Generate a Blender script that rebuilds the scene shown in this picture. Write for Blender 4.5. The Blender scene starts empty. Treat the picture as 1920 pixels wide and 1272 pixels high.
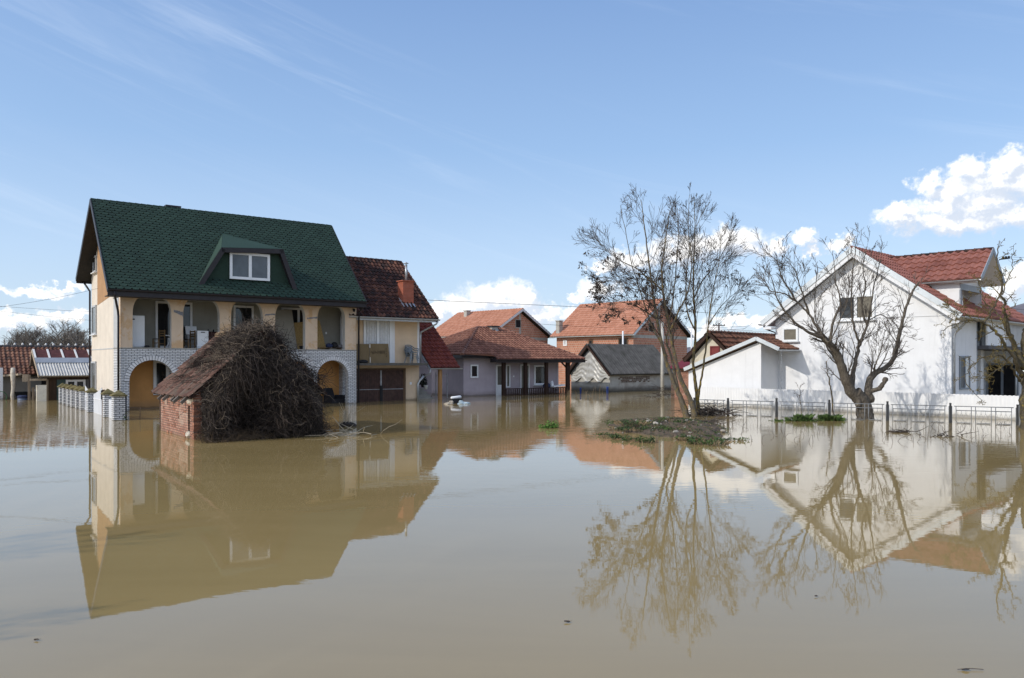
import bpy, math, random
from mathutils import Vector, Matrix
R = math.radians
S = bpy.context.scene
COL = S.collection
# ---------------------------------------------------------------- camera, world, sun, exposure
CAMZ, FPX, CX, HY = 2.4, 1464.0, 960.0, 678.0
cam_d = bpy.data.cameras.new("camera"); cam = bpy.data.objects.new("camera", cam_d); COL.objects.link(cam)
cam.location = (0, 0, CAMZ); cam.rotation_euler = (R(90), 0, 0)
cam_d.sensor_width = 36; cam_d.lens = 36*FPX/1920; cam_d.shift_y = (HY-636)/1920
cam_d.clip_end = 12000; cam_d.clip_start = 0.1
S.camera = cam
S.view_settings.view_transform = 'Standard'; S.view_settings.look = 'None'
S.view_settings.gamma = 1; S.view_settings.use_curve_mapping = False
S.view_settings.exposure = 0.35
SUN_AZ, SUN_EL = R(-119), R(31)         # azimuth measured from +Y towards +X: behind the camera, to the left
sd = Vector((math.sin(SUN_AZ)*math.cos(SUN_EL), math.cos(SUN_AZ)*math.cos(SUN_EL), math.sin(SUN_EL)))
sun_d = bpy.data.lights.new("sun", 'SUN'); sun = bpy.data.objects.new("sun", sun_d); COL.objects.link(sun)
sun_d.energy = 2.2; sun_d.angle = R(0.53); sun_d.color = (1, .93, .82)
sun.rotation_euler = sd.to_track_quat('Z', 'Y').to_euler()

W = bpy.data.worlds.new("World"); S.world = W; W.use_nodes = True

class NT:
    """small node-tree helper"""
    def __init__(s, nt): s.t = nt; s.n = nt.nodes; s.l = nt.links
    def add(s, typ, **kw):
        nd = s.n.new(typ)
        for k, v in kw.items(): setattr(nd, k, v)
        return nd
    def set(s, sock, v):
        if isinstance(v, bpy.types.NodeSocket): s.l.new(v, sock)
        elif isinstance(v, (int, float)) or sock.type == 'VALUE': sock.default_value = v
        elif sock.type == 'RGBA': sock.default_value = tuple(v)+((1,) if len(v) == 3 else ())
        else: sock.default_value = v
    def math(s, op, a, b=0.0, c=0.0, clamp=False):
        nd = s.add('ShaderNodeMath', operation=op, use_clamp=clamp)
        for i, v in enumerate((a, b, c)): s.set(nd.inputs[i], v)
        return nd.outputs[0]
    def vmath(s, op, a, b=(0,0,0), c=(0,0,0), out=0):
        nd = s.add('ShaderNodeVectorMath', operation=op)
        for i, v in enumerate((a, b, c)): s.set(nd.inputs[i], v)
        return nd.outputs[out]
    def mix(s, f, a, b, blend='MIX'):
        nd = s.add('ShaderNodeMix', data_type='RGBA', blend_type=blend)
        s.set(nd.inputs[0], f); s.set(nd.inputs[6], a); s.set(nd.inputs[7], b)
        return nd.outputs[2]
    def ramp(s, f, stops, interp='LINEAR'):
        nd = s.add('ShaderNodeValToRGB'); cr = nd.color_ramp; cr.interpolation = interp
        while len(cr.elements) < len(stops): cr.elements.new(0.5)
        for e, (p, c) in zip(cr.elements, stops):
            e.position = p; e.color = tuple(c)+(1,) if not isinstance(c, (int, float)) else (c, c, c, 1)
        s.set(nd.inputs[0], f); return nd.outputs[0]
    def noise(s, vec, scale, detail=4, rough=.55, dist=0, out=0):
        nd = s.add('ShaderNodeTexNoise'); s.set(nd.inputs['Vector'], vec)
        nd.inputs['Scale'].default_value = scale; nd.inputs['Detail'].default_value = detail
        nd.inputs['Roughness'].default_value = rough; nd.inputs['Distortion'].default_value = dist
        return nd.outputs[out]
    def range(s, v, a, b, c=0, d=1, smooth=True):
        nd = s.add('ShaderNodeMapRange', interpolation_type='SMOOTHSTEP' if smooth else 'LINEAR')
        for i, x in enumerate((v, a, b, c, d)): s.set(nd.inputs[i], x)
        return nd.outputs[0]
    def comb(s, x, y, z):
        nd = s.add('ShaderNodeCombineXYZ')
        for i, v in enumerate((x, y, z)): s.set(nd.inputs[i], v)
        return nd.outputs[0]
    def sep(s, v):
        nd = s.add('ShaderNodeSeparateXYZ'); s.set(nd.inputs[0], v); return nd.outputs

SKY_STRENGTH = 0.15
def build_world():
    t = NT(W.node_tree); t.n.clear()
    sky = t.add('ShaderNodeTexSky', sky_type='NISHITA', sun_disc=False)
    sky.sun_elevation = SUN_EL; sky.sun_rotation = SUN_AZ % (2*math.pi)
    sky.altitude = 100; sky.air_density = 1.0; sky.dust_density = 0.6; sky.ozone_density = 2.5
    tc = t.add('ShaderNodeTexCoord').outputs['Generated']
    x, y, z = t.sep(tc)
    az = t.math('ARCTAN2', x, y); el = t.math('ARCSINE', z)
    co = t.comb(az, el, 0.0)
    # cloud positions as compass direction and elevation (degrees), with half-widths
    # (direction of the centre and half-widths, as seen on a 1464 px focal length)
    px = [(1860,340,92,40),(1740,347,34,22),(1822,320,44,26),(1885,306,44,24),(1770,386,64,24),(1845,380,84,26),(1690,400,40,16),(1780,362,55,26),(1930,330,70,42),(1800,413,150,27),(1700,416,48,20),(1905,400,80,28),(2050,380,160,70),(2300,430,260,90),
          (1365,455,75,30),(1280,470,80,26),(1190,490,60,24),(1130,500,26,14),(1405,472,60,18),(1120,545,40,20),(1078,556,24,11),
          (1452,465,26,13),(1510,450,30,17),(1525,472,28,9),(1575,456,25,16),(930,560,80,34),(870,572,46,24),(985,562,40,26),(1010,587,46,22),
          (815,585,30,22),(1080,592,42,18),(1100,616,64,15),(1885,538,40,38),(1922,522,34,32),(1400,602,95,13),(1320,622,60,11),
          (60,548,80,13),(130,538,42,9),(25,602,95,18),(125,587,60,13),(-160,560,130,40),(-420,540,220,60),(600,606,130,14)]
    blobs = []
    for u, v, ru, rv in px:
        hyp = math.hypot(FPX, u-CX); a = math.degrees(math.atan2(u-CX, FPX)); el_ = math.degrees(math.atan2(HY-v, hyp))
        blobs.append((a, el_, math.degrees(ru*FPX/hyp**2)*1.04, math.degrees(rv/hyp)*1.04))
    g = bpy.data.node_groups.new("cloud_field", 'ShaderNodeTree')
    g.interface.new_socket("Vector", in_out='INPUT', socket_type='NodeSocketVector')
    g.interface.new_socket("Field", in_out='OUTPUT', socket_type='NodeSocketFloat')
    k = NT(g); gi = k.add('NodeGroupInput').outputs[0]; go = k.add('NodeGroupOutput')
    n1 = k.noise(gi, 38, 5, .6, out=1); n2 = k.noise(gi, 140, 4, .6, out=1)
    w1 = k.vmath('MULTIPLY', k.vmath('SUBTRACT', n1, (.5,.5,.5)), (.052,.044,0))
    w2 = k.vmath('MULTIPLY', k.vmath('SUBTRACT', n2, (.5,.5,.5)), (.019,.017,0))
    p = k.vmath('ADD', k.vmath('ADD', gi, w1), w2)
    acc = None
    for a, e, ra, re in blobs:
        a, e, ra, re = R(a), R(e), R(ra), R(re)
        q = k.vmath('MULTIPLY_ADD', p, (1/ra, 1/re, 0), (-a/ra, -e/re, 0))
        m = k.math('SUBTRACT', 1.0, k.vmath('LENGTH', q, out=1))
        acc = m if acc is None else k.math('SMOOTH_MAX', acc, m, .25)
    k.l.new(acc, go.inputs[0])
    def field(v):
        nd = t.add('ShaderNodeGroup'); nd.node_tree = g; t.set(nd.inputs[0], v); return nd.outputs[0]
    f0 = field(co)
    f1 = field(t.vmath('ADD', co, (-.010, .013, 0)))
    dens = t.range(f0, -.14, .58)
    lit = t.range(t.math('SUBTRACT', f0, f1), -.26, .52)
    ccol = t.mix(lit, (.60,.66,.76), (.97,.96,.95))
    ccol = t.mix(t.range(el, R(2), R(9), 0, .55), ccol, t.mix(lit, (.55,.61,.71), (.98,.97,.96)))
    # thin cirrus streaks, stretched along the horizon and slightly tilted
    cv = t.comb(t.math('MULTIPLY_ADD', el, 1.6, az), t.math('MULTIPLY_ADD', az, .28, t.math('MULTIPLY', el, 1.0)), 0.0)
    c1 = t.noise(t.vmath('MULTIPLY', cv, (2.0, 13, 1)), 1.6, 6, .62, .9)
    c2 = t.noise(t.vmath('MULTIPLY', cv, (.9, 2.4, 1)), 1.7, 3, .5)
    cir = t.math('MULTIPLY', t.range(c1, .46, .82), t.range(c2, .36, .68))
    cir = t.math('MULTIPLY', cir, t.range(el, R(3), R(12), .25, .42))
    base = t.vmath('MULTIPLY', sky.outputs[0], (SKY_STRENGTH,)*3)
    base = t.vmath('MULTIPLY', base, (.98, 1.0, 1.02))
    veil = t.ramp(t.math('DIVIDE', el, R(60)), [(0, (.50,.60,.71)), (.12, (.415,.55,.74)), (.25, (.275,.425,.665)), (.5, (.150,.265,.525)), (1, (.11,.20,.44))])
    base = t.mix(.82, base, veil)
    # unseen sky behind the view: sun glow and bright cloud added to lift shade
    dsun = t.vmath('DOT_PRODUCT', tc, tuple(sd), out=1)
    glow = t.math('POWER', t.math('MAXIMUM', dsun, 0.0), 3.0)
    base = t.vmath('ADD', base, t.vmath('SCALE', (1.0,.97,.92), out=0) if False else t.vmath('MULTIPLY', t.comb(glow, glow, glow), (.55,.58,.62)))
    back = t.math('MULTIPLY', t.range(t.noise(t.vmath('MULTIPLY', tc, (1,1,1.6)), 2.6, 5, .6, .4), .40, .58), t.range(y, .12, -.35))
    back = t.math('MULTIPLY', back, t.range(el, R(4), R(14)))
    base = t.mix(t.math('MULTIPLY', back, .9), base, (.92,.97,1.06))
    c = t.mix(cir, base, (.80,.87,.97))
    c = t.mix(dens, c, ccol)
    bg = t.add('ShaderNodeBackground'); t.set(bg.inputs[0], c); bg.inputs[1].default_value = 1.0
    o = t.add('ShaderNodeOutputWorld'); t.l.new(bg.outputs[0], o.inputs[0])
build_world()

# ---------------------------------------------------------------- object helpers
def tag(o, label=None, cat=None, group=None, kind=None):
    if label: o['label'] = label
    if cat: o['category'] = cat
    if group: o['group'] = group
    if kind: o['kind'] = kind
    return o

class Frame:
    """a building's own axes: x along its front, y into its depth"""
    def __init__(s, ox, oy, deg):
        s.o = Vector((ox, oy)); s.a = R(deg)
        s.dx = Vector((math.cos(s.a), math.sin(s.a))); s.dy = Vector((-s.dx.y, s.dx.x))
    def ray(s, u, v):
        d = Vector(((u-CX)/FPX, 1.0, (HY-v)/FPX)); w = -s.o
        c = Vector((w.dot(s.dx), w.dot(s.dy), CAMZ))
        return c, Vector((d.xy.dot(s.dx), d.xy.dot(s.dy), d.z))
    def hit(s, u, v, p0, n):
        c, d = s.ray(u, v); n = Vector(n)
        return c + d*((Vector(p0)-c).dot(n)/d.dot(n))
    def Y(s, u, v, y=0): return s.hit(u, v, (0, y, 0), (0, 1, 0))
    def X(s, u, v, x=0): return s.hit(u, v, (x, 0, 0), (1, 0, 0))
    def x(s, u, y=0): return s.Y(u, HY, y).x
    def y(s, u, x=0): return s.X(u, HY, x).y
    def root(s, name, label, cat, group=None):
        e = bpy.data.objects.new(name, None); COL.objects.link(e); e.empty_display_size = .3
        e.location = (s.o.x, s.o.y, 0); e.rotation_euler = (0, 0, s.a)
        return tag(e, label, cat, group)
    def w(s, x, y, z=0):
        p = s.o + s.dx*x + s.dy*y; return Vector((p.x, p.y, z))

def G(u, v, z=0.0):
    """point at height z seen in that direction"""
    D = FPX*(CAMZ-z)/(v-HY); return Vector(((u-CX)/FPX*D, D, z))
def at(u, v, D): return Vector(((u-CX)/FPX*D, D, CAMZ+(HY-v)/FPX*D))
def empty(name, loc, rz=0, label=None, cat=None, group=None):
    e = bpy.data.objects.new(name, None); COL.objects.link(e); e.location = loc; e.rotation_euler = (0, 0, rz)
    e.empty_display_size = .2
    return tag(e, label, cat, group)

class MB:
    def __init__(s): s.v = []; s.f = []; s.m = []; s.r = []; s.mi = 0; s.rv = None; s.smooth = False; s.sm = []
    def face(s, idx):
        s.f.append(tuple(idx)); s.m.append(s.mi); s.r.append(random.random() if s.rv is None else s.rv); s.sm.append(s.smooth)
    def poly(s, *pts):
        b = len(s.v); s.v.extend(tuple(p) for p in pts); s.face(range(b, b+len(pts)))
    def box(s, x0, x1, y0, y1, z0, z1):
        if x0 > x1: x0, x1 = x1, x0
        if y0 > y1: y0, y1 = y1, y0
        if z0 > z1: z0, z1 = z1, z0
        b = len(s.v)
        s.v.extend([(x0,y0,z0),(x1,y0,z0),(x1,y1,z0),(x0,y1,z0),(x0,y0,z1),(x1,y0,z1),(x1,y1,z1),(x0,y1,z1)])
        for q in ((0,3,2,1),(4,5,6,7),(0,1,5,4),(1,2,6,5),(2,3,7,6),(3,0,4,7)): s.face([b+i for i in q])
        return s
    def obox(s, c, ax, ay, az):
        """box from centre and three half-axes"""
        c, ax, ay, az = map(Vector, (c, ax, ay, az)); b = len(s.v)
        for k in (-1, 1):
            for i, j in ((-1,-1),(1,-1),(1,1),(-1,1)): s.v.append(tuple(c+ax*i+ay*j+az*k))
        for q in ((0,3,2,1),(4,5,6,7),(0,1,5,4),(1,2,6,5),(2,3,7,6),(3,0,4,7)): s.face([b+i for i in q])
        return s
    def bar(s, a, b, w, h, up=(0,0,1)):
        """square bar between two points: w sideways, h along up"""
        a, b = Vector(a), Vector(b); d = (b-a); n = d.normalized(); u = Vector(up)
        if abs(n.dot(u)) > .99: u = Vector((1,0,0))
        sx = n.cross(u).normalized(); su = sx.cross(n)
        return s.obox((a+b)/2, d/2, sx*w/2, su*h/2)
    def prism(s, pts, ext):
        """extrude a planar polygon by a vector"""
        e = Vector(ext); n = len(pts); b = len(s.v)
        s.v.extend(tuple(p) for p in pts); s.v.extend(tuple(Vector(p)+e) for p in pts)
        s.face(range(b, b+n)[::-1]); s.face(range(b+n, b+2*n))
        for i in range(n):
            j = (i+1) % n; s.face((b+i, b+j, b+n+j, b+n+i))
        return s
    def tube(s, pts, rad, n=6, caps=True):
        pts = [Vector(p) for p in pts]
        if not isinstance(rad, (list, tuple)): rad = [rad]*len(pts)
        b = len(s.v); prev = None
        for i, p in enumerate(pts):
            d = (pts[min(i+1, len(pts)-1)]-pts[max(i-1, 0)])
            d = d.normalized() if d.length > 1e-9 else Vector((0,0,1))
            if prev is None:
                a = Vector((0,0,1)) if abs(d.z) < .9 else Vector((1,0,0))
                e1 = d.cross(a).normalized()
            else:
                e1 = prev - d*prev.dot(d); e1 = e1.normalized() if e1.length > 1e-6 else d.orthogonal().normalized()
            prev = e1; e2 = d.cross(e1)
            for k in range(n):
                t = 2*math.pi*k/n; s.v.append(tuple(p+(e1*math.cos(t)+e2*math.sin(t))*rad[i]))
        sm = s.smooth; s.smooth = n > 4 or sm
        for i in range(len(pts)-1):
            for k in range(n):
                k2 = (k+1) % n
                s.face((b+i*n+k, b+i*n+k2, b+(i+1)*n+k2, b+(i+1)*n+k))
        s.smooth = sm
        if caps:
            s.face([b+k for k in range(n)][::-1]); s.face([b+(len(pts)-1)*n+k for k in range(n)])
        return s
    def lathe(s, prof, c=(0,0,0), n=12):
        b = len(s.v); c = Vector(c)
        for r, z in prof:
            for k in range(n):
                t = 2*math.pi*k/n; s.v.append((c.x+r*math.cos(t), c.y+r*math.sin(t), c.z+z))
        sm = s.smooth; s.smooth = True
        for i in range(len(prof)-1):
            for k in range(n):
                k2 = (k+1) % n; s.face((b+i*n+k, b+i*n+k2, b+(i+1)*n+k2, b+(i+1)*n+k))
        s.smooth = sm
        s.face([b+k for k in range(n)][::-1]); s.face([b+(len(prof)-1)*n+k for k in range(n)])
        return s
    def build(s, name, mats, parent=None, loc=(0,0,0), rot=(0,0,0)):
        me = bpy.data.meshes.new(name); me.from_pydata(s.v, [], s.f)
        if not isinstance(mats, (list, tuple)): mats = [mats]
        for m in mats: me.materials.append(m)
        me.polygons.foreach_set('material_index', s.m)
        me.polygons.foreach_set('use_smooth', s.sm)
        at_ = me.attributes.new('rnd', 'FLOAT', 'FACE'); at_.data.foreach_set('value', s.r)
        me.update()
        o = bpy.data.objects.new(name, me); COL.objects.link(o)
        o.location = loc; o.rotation_euler = rot
        if parent: o.parent = parent
        return o

def copy_tree(o, parent=None):
    c = o.copy(); COL.objects.link(c)
    if parent: c.parent = parent
    for ch in list(o.children): copy_tree(ch, c)
    return c

# ---------------------------------------------------------------- materials
def new_mat(name):
    m = bpy.data.materials.new(name); m.use_nodes = True
    t = NT(m.node_tree); p = t.n['Principled BSDF']
    return m, t, p
def bump(t, p, h, strength, dist=.02):
    b = t.add('ShaderNodeBump'); b.inputs['Strength'].default_value = strength; b.inputs['Distance'].default_value = dist
    t.set(b.inputs['Height'], h); t.l.new(b.outputs[0], p.inputs['Normal'])
def plain(name, c, rough=.7, var=.15, scale=3, metal=0, b=0, bscale=40, spec=.3, rnd=0, dirt=None, dscale=.8):
    """painted / plain surface: soft uneven tone, optional dirt patches, optional per-piece tone, fine bump"""
    m, t, p = new_mat(name)
    o = t.add('ShaderNodeTexCoord').outputs['Object']
    n = t.noise(o, scale, 6, .6)
    c0 = tuple(x*(1-var) for x in c); c1 = tuple(min(1, x*(1+var)) for x in c)
    col = t.ramp(n, [(.3, c0), (.7, c1)])
    if dirt:
        d = t.noise(o, dscale, 7, .65, .4)
        col = t.mix(t.range(d, .52, .72, 0, .8), col, dirt)
    if rnd:
        a = t.add('ShaderNodeAttribute', attribute_name='rnd').outputs['Fac']
        col = t.mix(1.0, col, t.ramp(a, [(0, (1-rnd,)*3), (1, (1,)*3)]), 'MULTIPLY')
    t.set(p.inputs['Base Color'], col); p.inputs['Roughness'].default_value = rough
    p.inputs['Metallic'].default_value = metal; p.inputs['Specular IOR Level'].default_value = spec
    if b: bump(t, p, t.noise(o, bscale, 4, .6), b)
    return m
def wall_uv(t):
    """wall coordinates: distance along the wall and height, whichever way the wall faces"""
    tc = t.add('ShaderNodeTexCoord'); x, y, z = t.sep(tc.outputs['Object'])
    nx, ny, nz = t.sep(tc.outputs['Normal'])
    side = t.math('GREATER_THAN', t.math('ABSOLUTE', nx), t.math('ABSOLUTE', ny))
    h = t.add('ShaderNodeMix', data_type='FLOAT'); t.set(h.inputs[0], side); t.set(h.inputs[2], x); t.set(h.inputs[3], y)
    return t.comb(h.outputs[0], z, 0.0), tc.outputs['Object']
def brick(name, c1, c2, mortar, w, h, ms, rough=.8, bstr=.5, smooth=.1, dirt=None, var=.25, band=None):
    m, t, p = new_mat(name); uv, ob = wall_uv(t)
    br = t.add('ShaderNodeTexBrick'); t.set(br.inputs['Vector'], uv)
    br.inputs['Scale'].default_value = 1; br.inputs['Brick Width'].default_value = w; br.inputs['Row Height'].default_value = h
    br.inputs['Mortar Size'].default_value = ms; br.inputs['Mortar Smooth'].default_value = smooth
    br.inputs['Color1'].default_value = (*c1, 1); br.inputs['Color2'].default_value = (*c2, 1); br.inputs['Mortar'].default_value = (*mortar, 1)
    col = br.outputs[0]
    n = t.noise(ob, 2.3, 6, .65)
    col = t.mix(var, col, t.ramp(n, [(.3, (.35,)*3), (.7, (1.3,)*3)]), 'MULTIPLY')
    if dirt: col = t.mix(t.range(t.noise(ob, 1.1, 7, .7, .6), .5, .7, 0, .75), col, dirt)
    if band:
        z = t.sep(ob)[2]; zz = t.math('ADD', z, t.math('MULTIPLY', t.noise(ob, 3, 4), .14))
        col = t.mix(t.range(zz, band[0], band[1], .85, 0), col, band[2])
    t.set(p.inputs['Base Color'], col); p.inputs['Roughness'].default_value = rough
    p.inputs['Specular IOR Level'].default_value = .3
    hh = t.math('SUBTRACT', t.math('MULTIPLY', t.noise(ob, 25, 3), .25), br.outputs['Fac'])
    bump(t, p, hh, bstr, .012)
    return m
def render(name, c, stain=(.30,.25,.18), zt=.35, rough=.85, var=.10, patch=None, amt=.75, top=None):
    """rendered wall: a flood tide mark near the water, faint streaks and blotches"""
    m, t, p = new_mat(name); uv, ob = wall_uv(t)
    n = t.noise(ob, 1.4, 7, .65)
    c0 = tuple(x*(1-var) for x in c); c1 = tuple(min(.9, x*(1+var*.6)) for x in c)
    col = t.ramp(n, [(.32, c0), (.66, c1)])
    st = t.noise(t.vmath('MULTIPLY', uv, (5, .35, 1)), 1.3, 5, .6)
    col = t.mix(t.range(st, .53, .78, 0, .24), col, tuple(x*.55 for x in c))
    if patch: col = t.mix(t.range(t.noise(ob, .9, 7, .7, .8), .50, .60, 0, .9), col, patch)
    z = t.sep(ob)[2]; zz = t.math('ADD', z, t.math('MULTIPLY', t.math('SUBTRACT', t.noise(ob, 2.2, 5), .5), .22))
    col = t.mix(t.range(zz, zt*.25, zt, amt, 0), col, stain)
    col = t.mix(t.range(zz, .05, .13, .6, 0), col, t.mix(.75, stain, (.05,.042,.03)))     # still wet just above the water
    t.set(p.inputs['Base Color'], col); p.inputs['Roughness'].default_value = rough; p.inputs['Specular IOR Level'].default_value = .2
    bump(t, p, t.math('ADD', t.noise(ob, 60, 4, .7), t.math('MULTIPLY', t.noise(ob, 4, 3), .8)), .25, .012)
    return m
def tile_mat(name, dark, mid, light, rough=.75, moss=None, mosscut=.56, big=.6):
    m, t, p = new_mat(name); o = t.add('ShaderNodeTexCoord').outputs['Object']
    a = t.add('ShaderNodeAttribute', attribute_name='rnd').outputs['Fac']
    n = t.noise(o, big, 5, .6)
    f = t.math('ADD', t.math('MULTIPLY', a, .40), t.math('MULTIPLY', n, .70))
    col = t.ramp(f, [(.22, dark), (.5, mid), (.85, light)])
    col = t.mix(.45, col, t.ramp(t.noise(o, 14, 5, .7), [(.3, (.45,)*3), (.7, (1.25,)*3)]), 'MULTIPLY')
    if moss: col = t.mix(t.range(t.noise(o, 2.1, 8, .7, .5), mosscut, mosscut+.12, 0, .85), col, moss)
    t.set(p.inputs['Base Color'], col); p.inputs['Roughness'].default_value = rough; p.inputs['Specular IOR Level'].default_value = .3
    bump(t, p, t.noise(o, 70, 4, .6), .25, .006)
    return m
def wood(name, c, var=.35, axis=2, rough=.75, scale=1.0):
    m, t, p = new_mat(name); o = t.add('ShaderNodeTexCoord').outputs['Object']
    sc = [9*scale, 9*scale, 9*scale]; sc[axis] = .8*scale
    n = t.noise(t.vmath('MULTIPLY', o, tuple(sc)), 1.5, 6, .65, .6)
    col = t.ramp(n, [(.28, tuple(x*(1-var) for x in c)), (.72, tuple(min(1, x*(1+var)) for x in c))])
    a = t.add('ShaderNodeAttribute', attribute_name='rnd').outputs['Fac']
    col = t.mix(1.0, col, t.ramp(a, [(0, (.72,)*3), (1, (1,)*3)]), 'MULTIPLY')
    t.set(p.inputs['Base Color'], col); p.inputs['Roughness'].default_value = rough; p.inputs['Specular IOR Level'].default_value = .25
    bump(t, p, n, .3, .008); return m
def glass_mat(name, c=(.02,.022,.025), rough=.04):
    m, t, p = new_mat(name); o = t.add('ShaderNodeTexCoord').outputs['Object']
    t.set(p.inputs['Base Color'], t.ramp(t.noise(o, 1.2, 4), [(.3, tuple(x*.6 for x in c)), (.7, tuple(x*1.5 for x in c))]))
    p.inputs['Roughness'].default_value = rough; p.inputs['IOR'].default_value = 1.52
    p.inputs['Specular IOR Level'].default_value = .6
    bump(t, p, t.noise(o, 1.5, 2), .03, .05); return m

M = {}
M['white_brick'] = brick('white_brick', (.72,.72,.72), (.62,.63,.65), (.05,.055,.065), .25, .079, .011, .6, .6, .05, var=.2, band=(.0,.22,(.17,.15,.12)))
M['white_tile'] = plain('white_brick_blocks', (.70,.70,.71), .55, .08, 4, rnd=.18)
M['mortar'] = plain('dark_mortar', (.06,.065,.075), .9, .2, 10)
M['old_brick'] = brick('old_red_brick', (.33,.145,.10), (.45,.25,.185), (.15,.105,.08), .25, .078, .012, .9, 1.0, .3, dirt=(.42,.33,.26), var=.5, band=(.0,.25,(.20,.13,.09)))
M['hollow_brick'] = brick('hollow_clay_block', (.40,.15,.085), (.48,.21,.13), (.44,.36,.30), .28, .24, .022, .85, .6, .1, var=.35)
M['cream'] = render('cream_render', (.655,.585,.50), (.42,.33,.22), .22, amt=.5)
M['orange'] = render('orange_render', (.60,.31,.115), (.30,.21,.13), .5, amt=.45)
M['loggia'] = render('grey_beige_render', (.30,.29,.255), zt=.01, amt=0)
M['lilac'] = render('lilac_grey_render', (.42,.37,.41), (.26,.22,.21), .42, amt=.55)
M['white_wall'] = render('white_render', (.74,.75,.77), (.55,.53,.48), .35, amt=.4, var=.05)
M['white_trim'] = plain('white_trim_paint', (.72,.73,.75), .5, .06, 3)
M['grey_trim'] = plain('grey_trim_paint', (.42,.43,.44), .6, .1, 3)
M['old_plaster'] = render('old_grey_plaster', (.40,.39,.36), (.10,.09,.075), .55, patch=(.30,.28,.25), amt=.9, var=.2)
M['concrete'] = plain('concrete', (.36,.35,.32), .9, .2, 3, b=.4)
M['white_plastic'] = plain('white_plastic', (.76,.78,.80), .35, .04, 2)
M['dark_trim'] = plain('dark_brown_metal', (.025,.022,.026), .45, .2, 4)
M['zinc'] = plain('zinc_sheet', (.42,.44,.46), .42, .15, 3, metal=.6)
M['barge'] = plain('galvanised_barge_sheet', (.55,.59,.62), .5, .1, 2, metal=.3)
M['glass'] = glass_mat('window_glass')
M['glass_grey'] = glass_mat('grey_blind_glass', (.10,.10,.09), .2)
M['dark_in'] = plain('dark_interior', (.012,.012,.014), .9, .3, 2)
M['pine'] = wood('raw_pine', (.36,.20,.085))
M['dark_wood'] = wood('dark_brown_wood', (.040,.020,.014))
M['brown_wood'] = wood('brown_wood', (.14,.085,.05))
M['grey_wood'] = wood('weathered_wood', (.24,.19,.14))
M['osb'] = plain('strand_board', (.36,.245,.10), .8, .35, 22, b=.2)
M['cardboard'] = plain('cardboard', (.18,.132,.072), .9, .08, 3)
M['rust_door'] = plain('rusty_brown_sheet', (.055,.028,.022), .6, .4, 5, dirt=(.10,.06,.045))
M['black'] = plain('black_paint', (.012,.012,.014), .6, .3, 4)
M['navy'] = plain('dark_blue_cloth', (.03,.04,.09), .9, .4, 9)
M['blue'] = plain('blue_plastic', (.03,.07,.30), .45, .15, 4)
M['moss'] = plain('mossy_concrete', (.15,.125,.055), .95, .5, 9, b=.8, bscale=30)
M['galv'] = plain('painted_gate_sheet', (.58,.60,.64), .5, .08, 2)
M['green_shingle'] = tile_mat('green_shingle', (.017,.035,.027), (.022,.046,.034), (.030,.060,.044), .85)
M['dark_tile'] = tile_mat('old_dark_tile', (.022,.010,.009), (.060,.022,.016), (.19,.085,.055), .8, (.015,.012,.012), .47)
M['red_tile'] = tile_mat('red_tile', (.10,.022,.016), (.16,.034,.024), (.22,.055,.036), .7)
M['brown_tile'] = tile_mat('brown_clay_tile', (.11,.045,.032), (.21,.093,.064), (.31,.155,.105), .8, (.075,.04,.035), .56)
M['orange_tile'] = tile_mat('orange_clay_tile', (.38,.165,.10), (.47,.22,.14), (.56,.28,.19), .8)
M['white_house_tile'] = tile_mat('maroon_clay_tile', (.19,.070,.052), (.28,.112,.085), (.34,.145,.112), .65)
M['old_tile'] = tile_mat('weathered_clay_tile', (.045,.022,.016), (.15,.065,.042), (.27,.14,.09), .85, (.06,.05,.04), .52)
M['hut_tile'] = tile_mat('crumbling_clay_tile', (.055,.028,.022), (.115,.058,.043), (.20,.115,.085), .9, (.10,.08,.062), .48)
M['asbestos'] = plain('grey_corrugated_sheet', (.10,.10,.10), .9, .3, 2, rnd=.2, dirt=(.055,.055,.052), dscale=1.3)
M['pale_sheet'] = plain('pale_corrugated_sheet', (.52,.51,.48), .85, .18, 2, rnd=.15, dirt=(.36,.34,.30))
M['batten_white'] = plain('white_batten', (.7,.69,.66), .7, .1, 4)
M['terracotta'] = brick('chimney_brick', (.33,.085,.045), (.38,.11,.065), (.28,.16,.12), .25, .078, .006, .8, .4, .1)
M['soil'] = plain('wet_soil', (.105,.078,.054), .95, .35, 5, b=1.0, bscale=14, dirt=(.08,.055,.04), dscale=2)
M['stone'] = plain('stones', (.42,.38,.33), .9, .25, 6, rnd=.3)
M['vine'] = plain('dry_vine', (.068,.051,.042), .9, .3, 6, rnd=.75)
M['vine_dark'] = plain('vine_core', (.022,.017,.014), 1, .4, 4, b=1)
M['straw'] = plain('dead_grass', (.30,.22,.13), .95, .3, 6, rnd=.6)
M['leaf'] = plain('green_weed', (.075,.125,.032), .7, .35, 3, rnd=.6)
M['leaf2'] = plain('dark_green_weed', (.05,.085,.035), .7, .35, 3, rnd=.6)
M['grass'] = plain('water_grass', (.085,.145,.035), .8, .3, 3, rnd=.6)
M['dry_leaf'] = plain('dry_brown_leaf', (.082,.058,.043), .9, .3, 5, rnd=.6)
def bark(name, c, lichen, cut):
    m, t, p = new_mat(name); o = t.add('ShaderNodeTexCoord').outputs['Object']
    n = t.noise(t.vmath('MULTIPLY', o, (1,1,.3)), 22, 6, .7)
    col = t.ramp(n, [(.3, tuple(x*.45 for x in c)), (.72, tuple(x*1.5 for x in c))])
    col = t.mix(t.range(t.noise(o, 7, 6, .7), cut, cut+.14, 0, .9), col, lichen)
    t.set(p.inputs['Base Color'], col); p.inputs['Roughness'].default_value = .95; p.inputs['Specular IOR Level'].default_value = .1
    bump(t, p, n, .9, .03); return m
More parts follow.
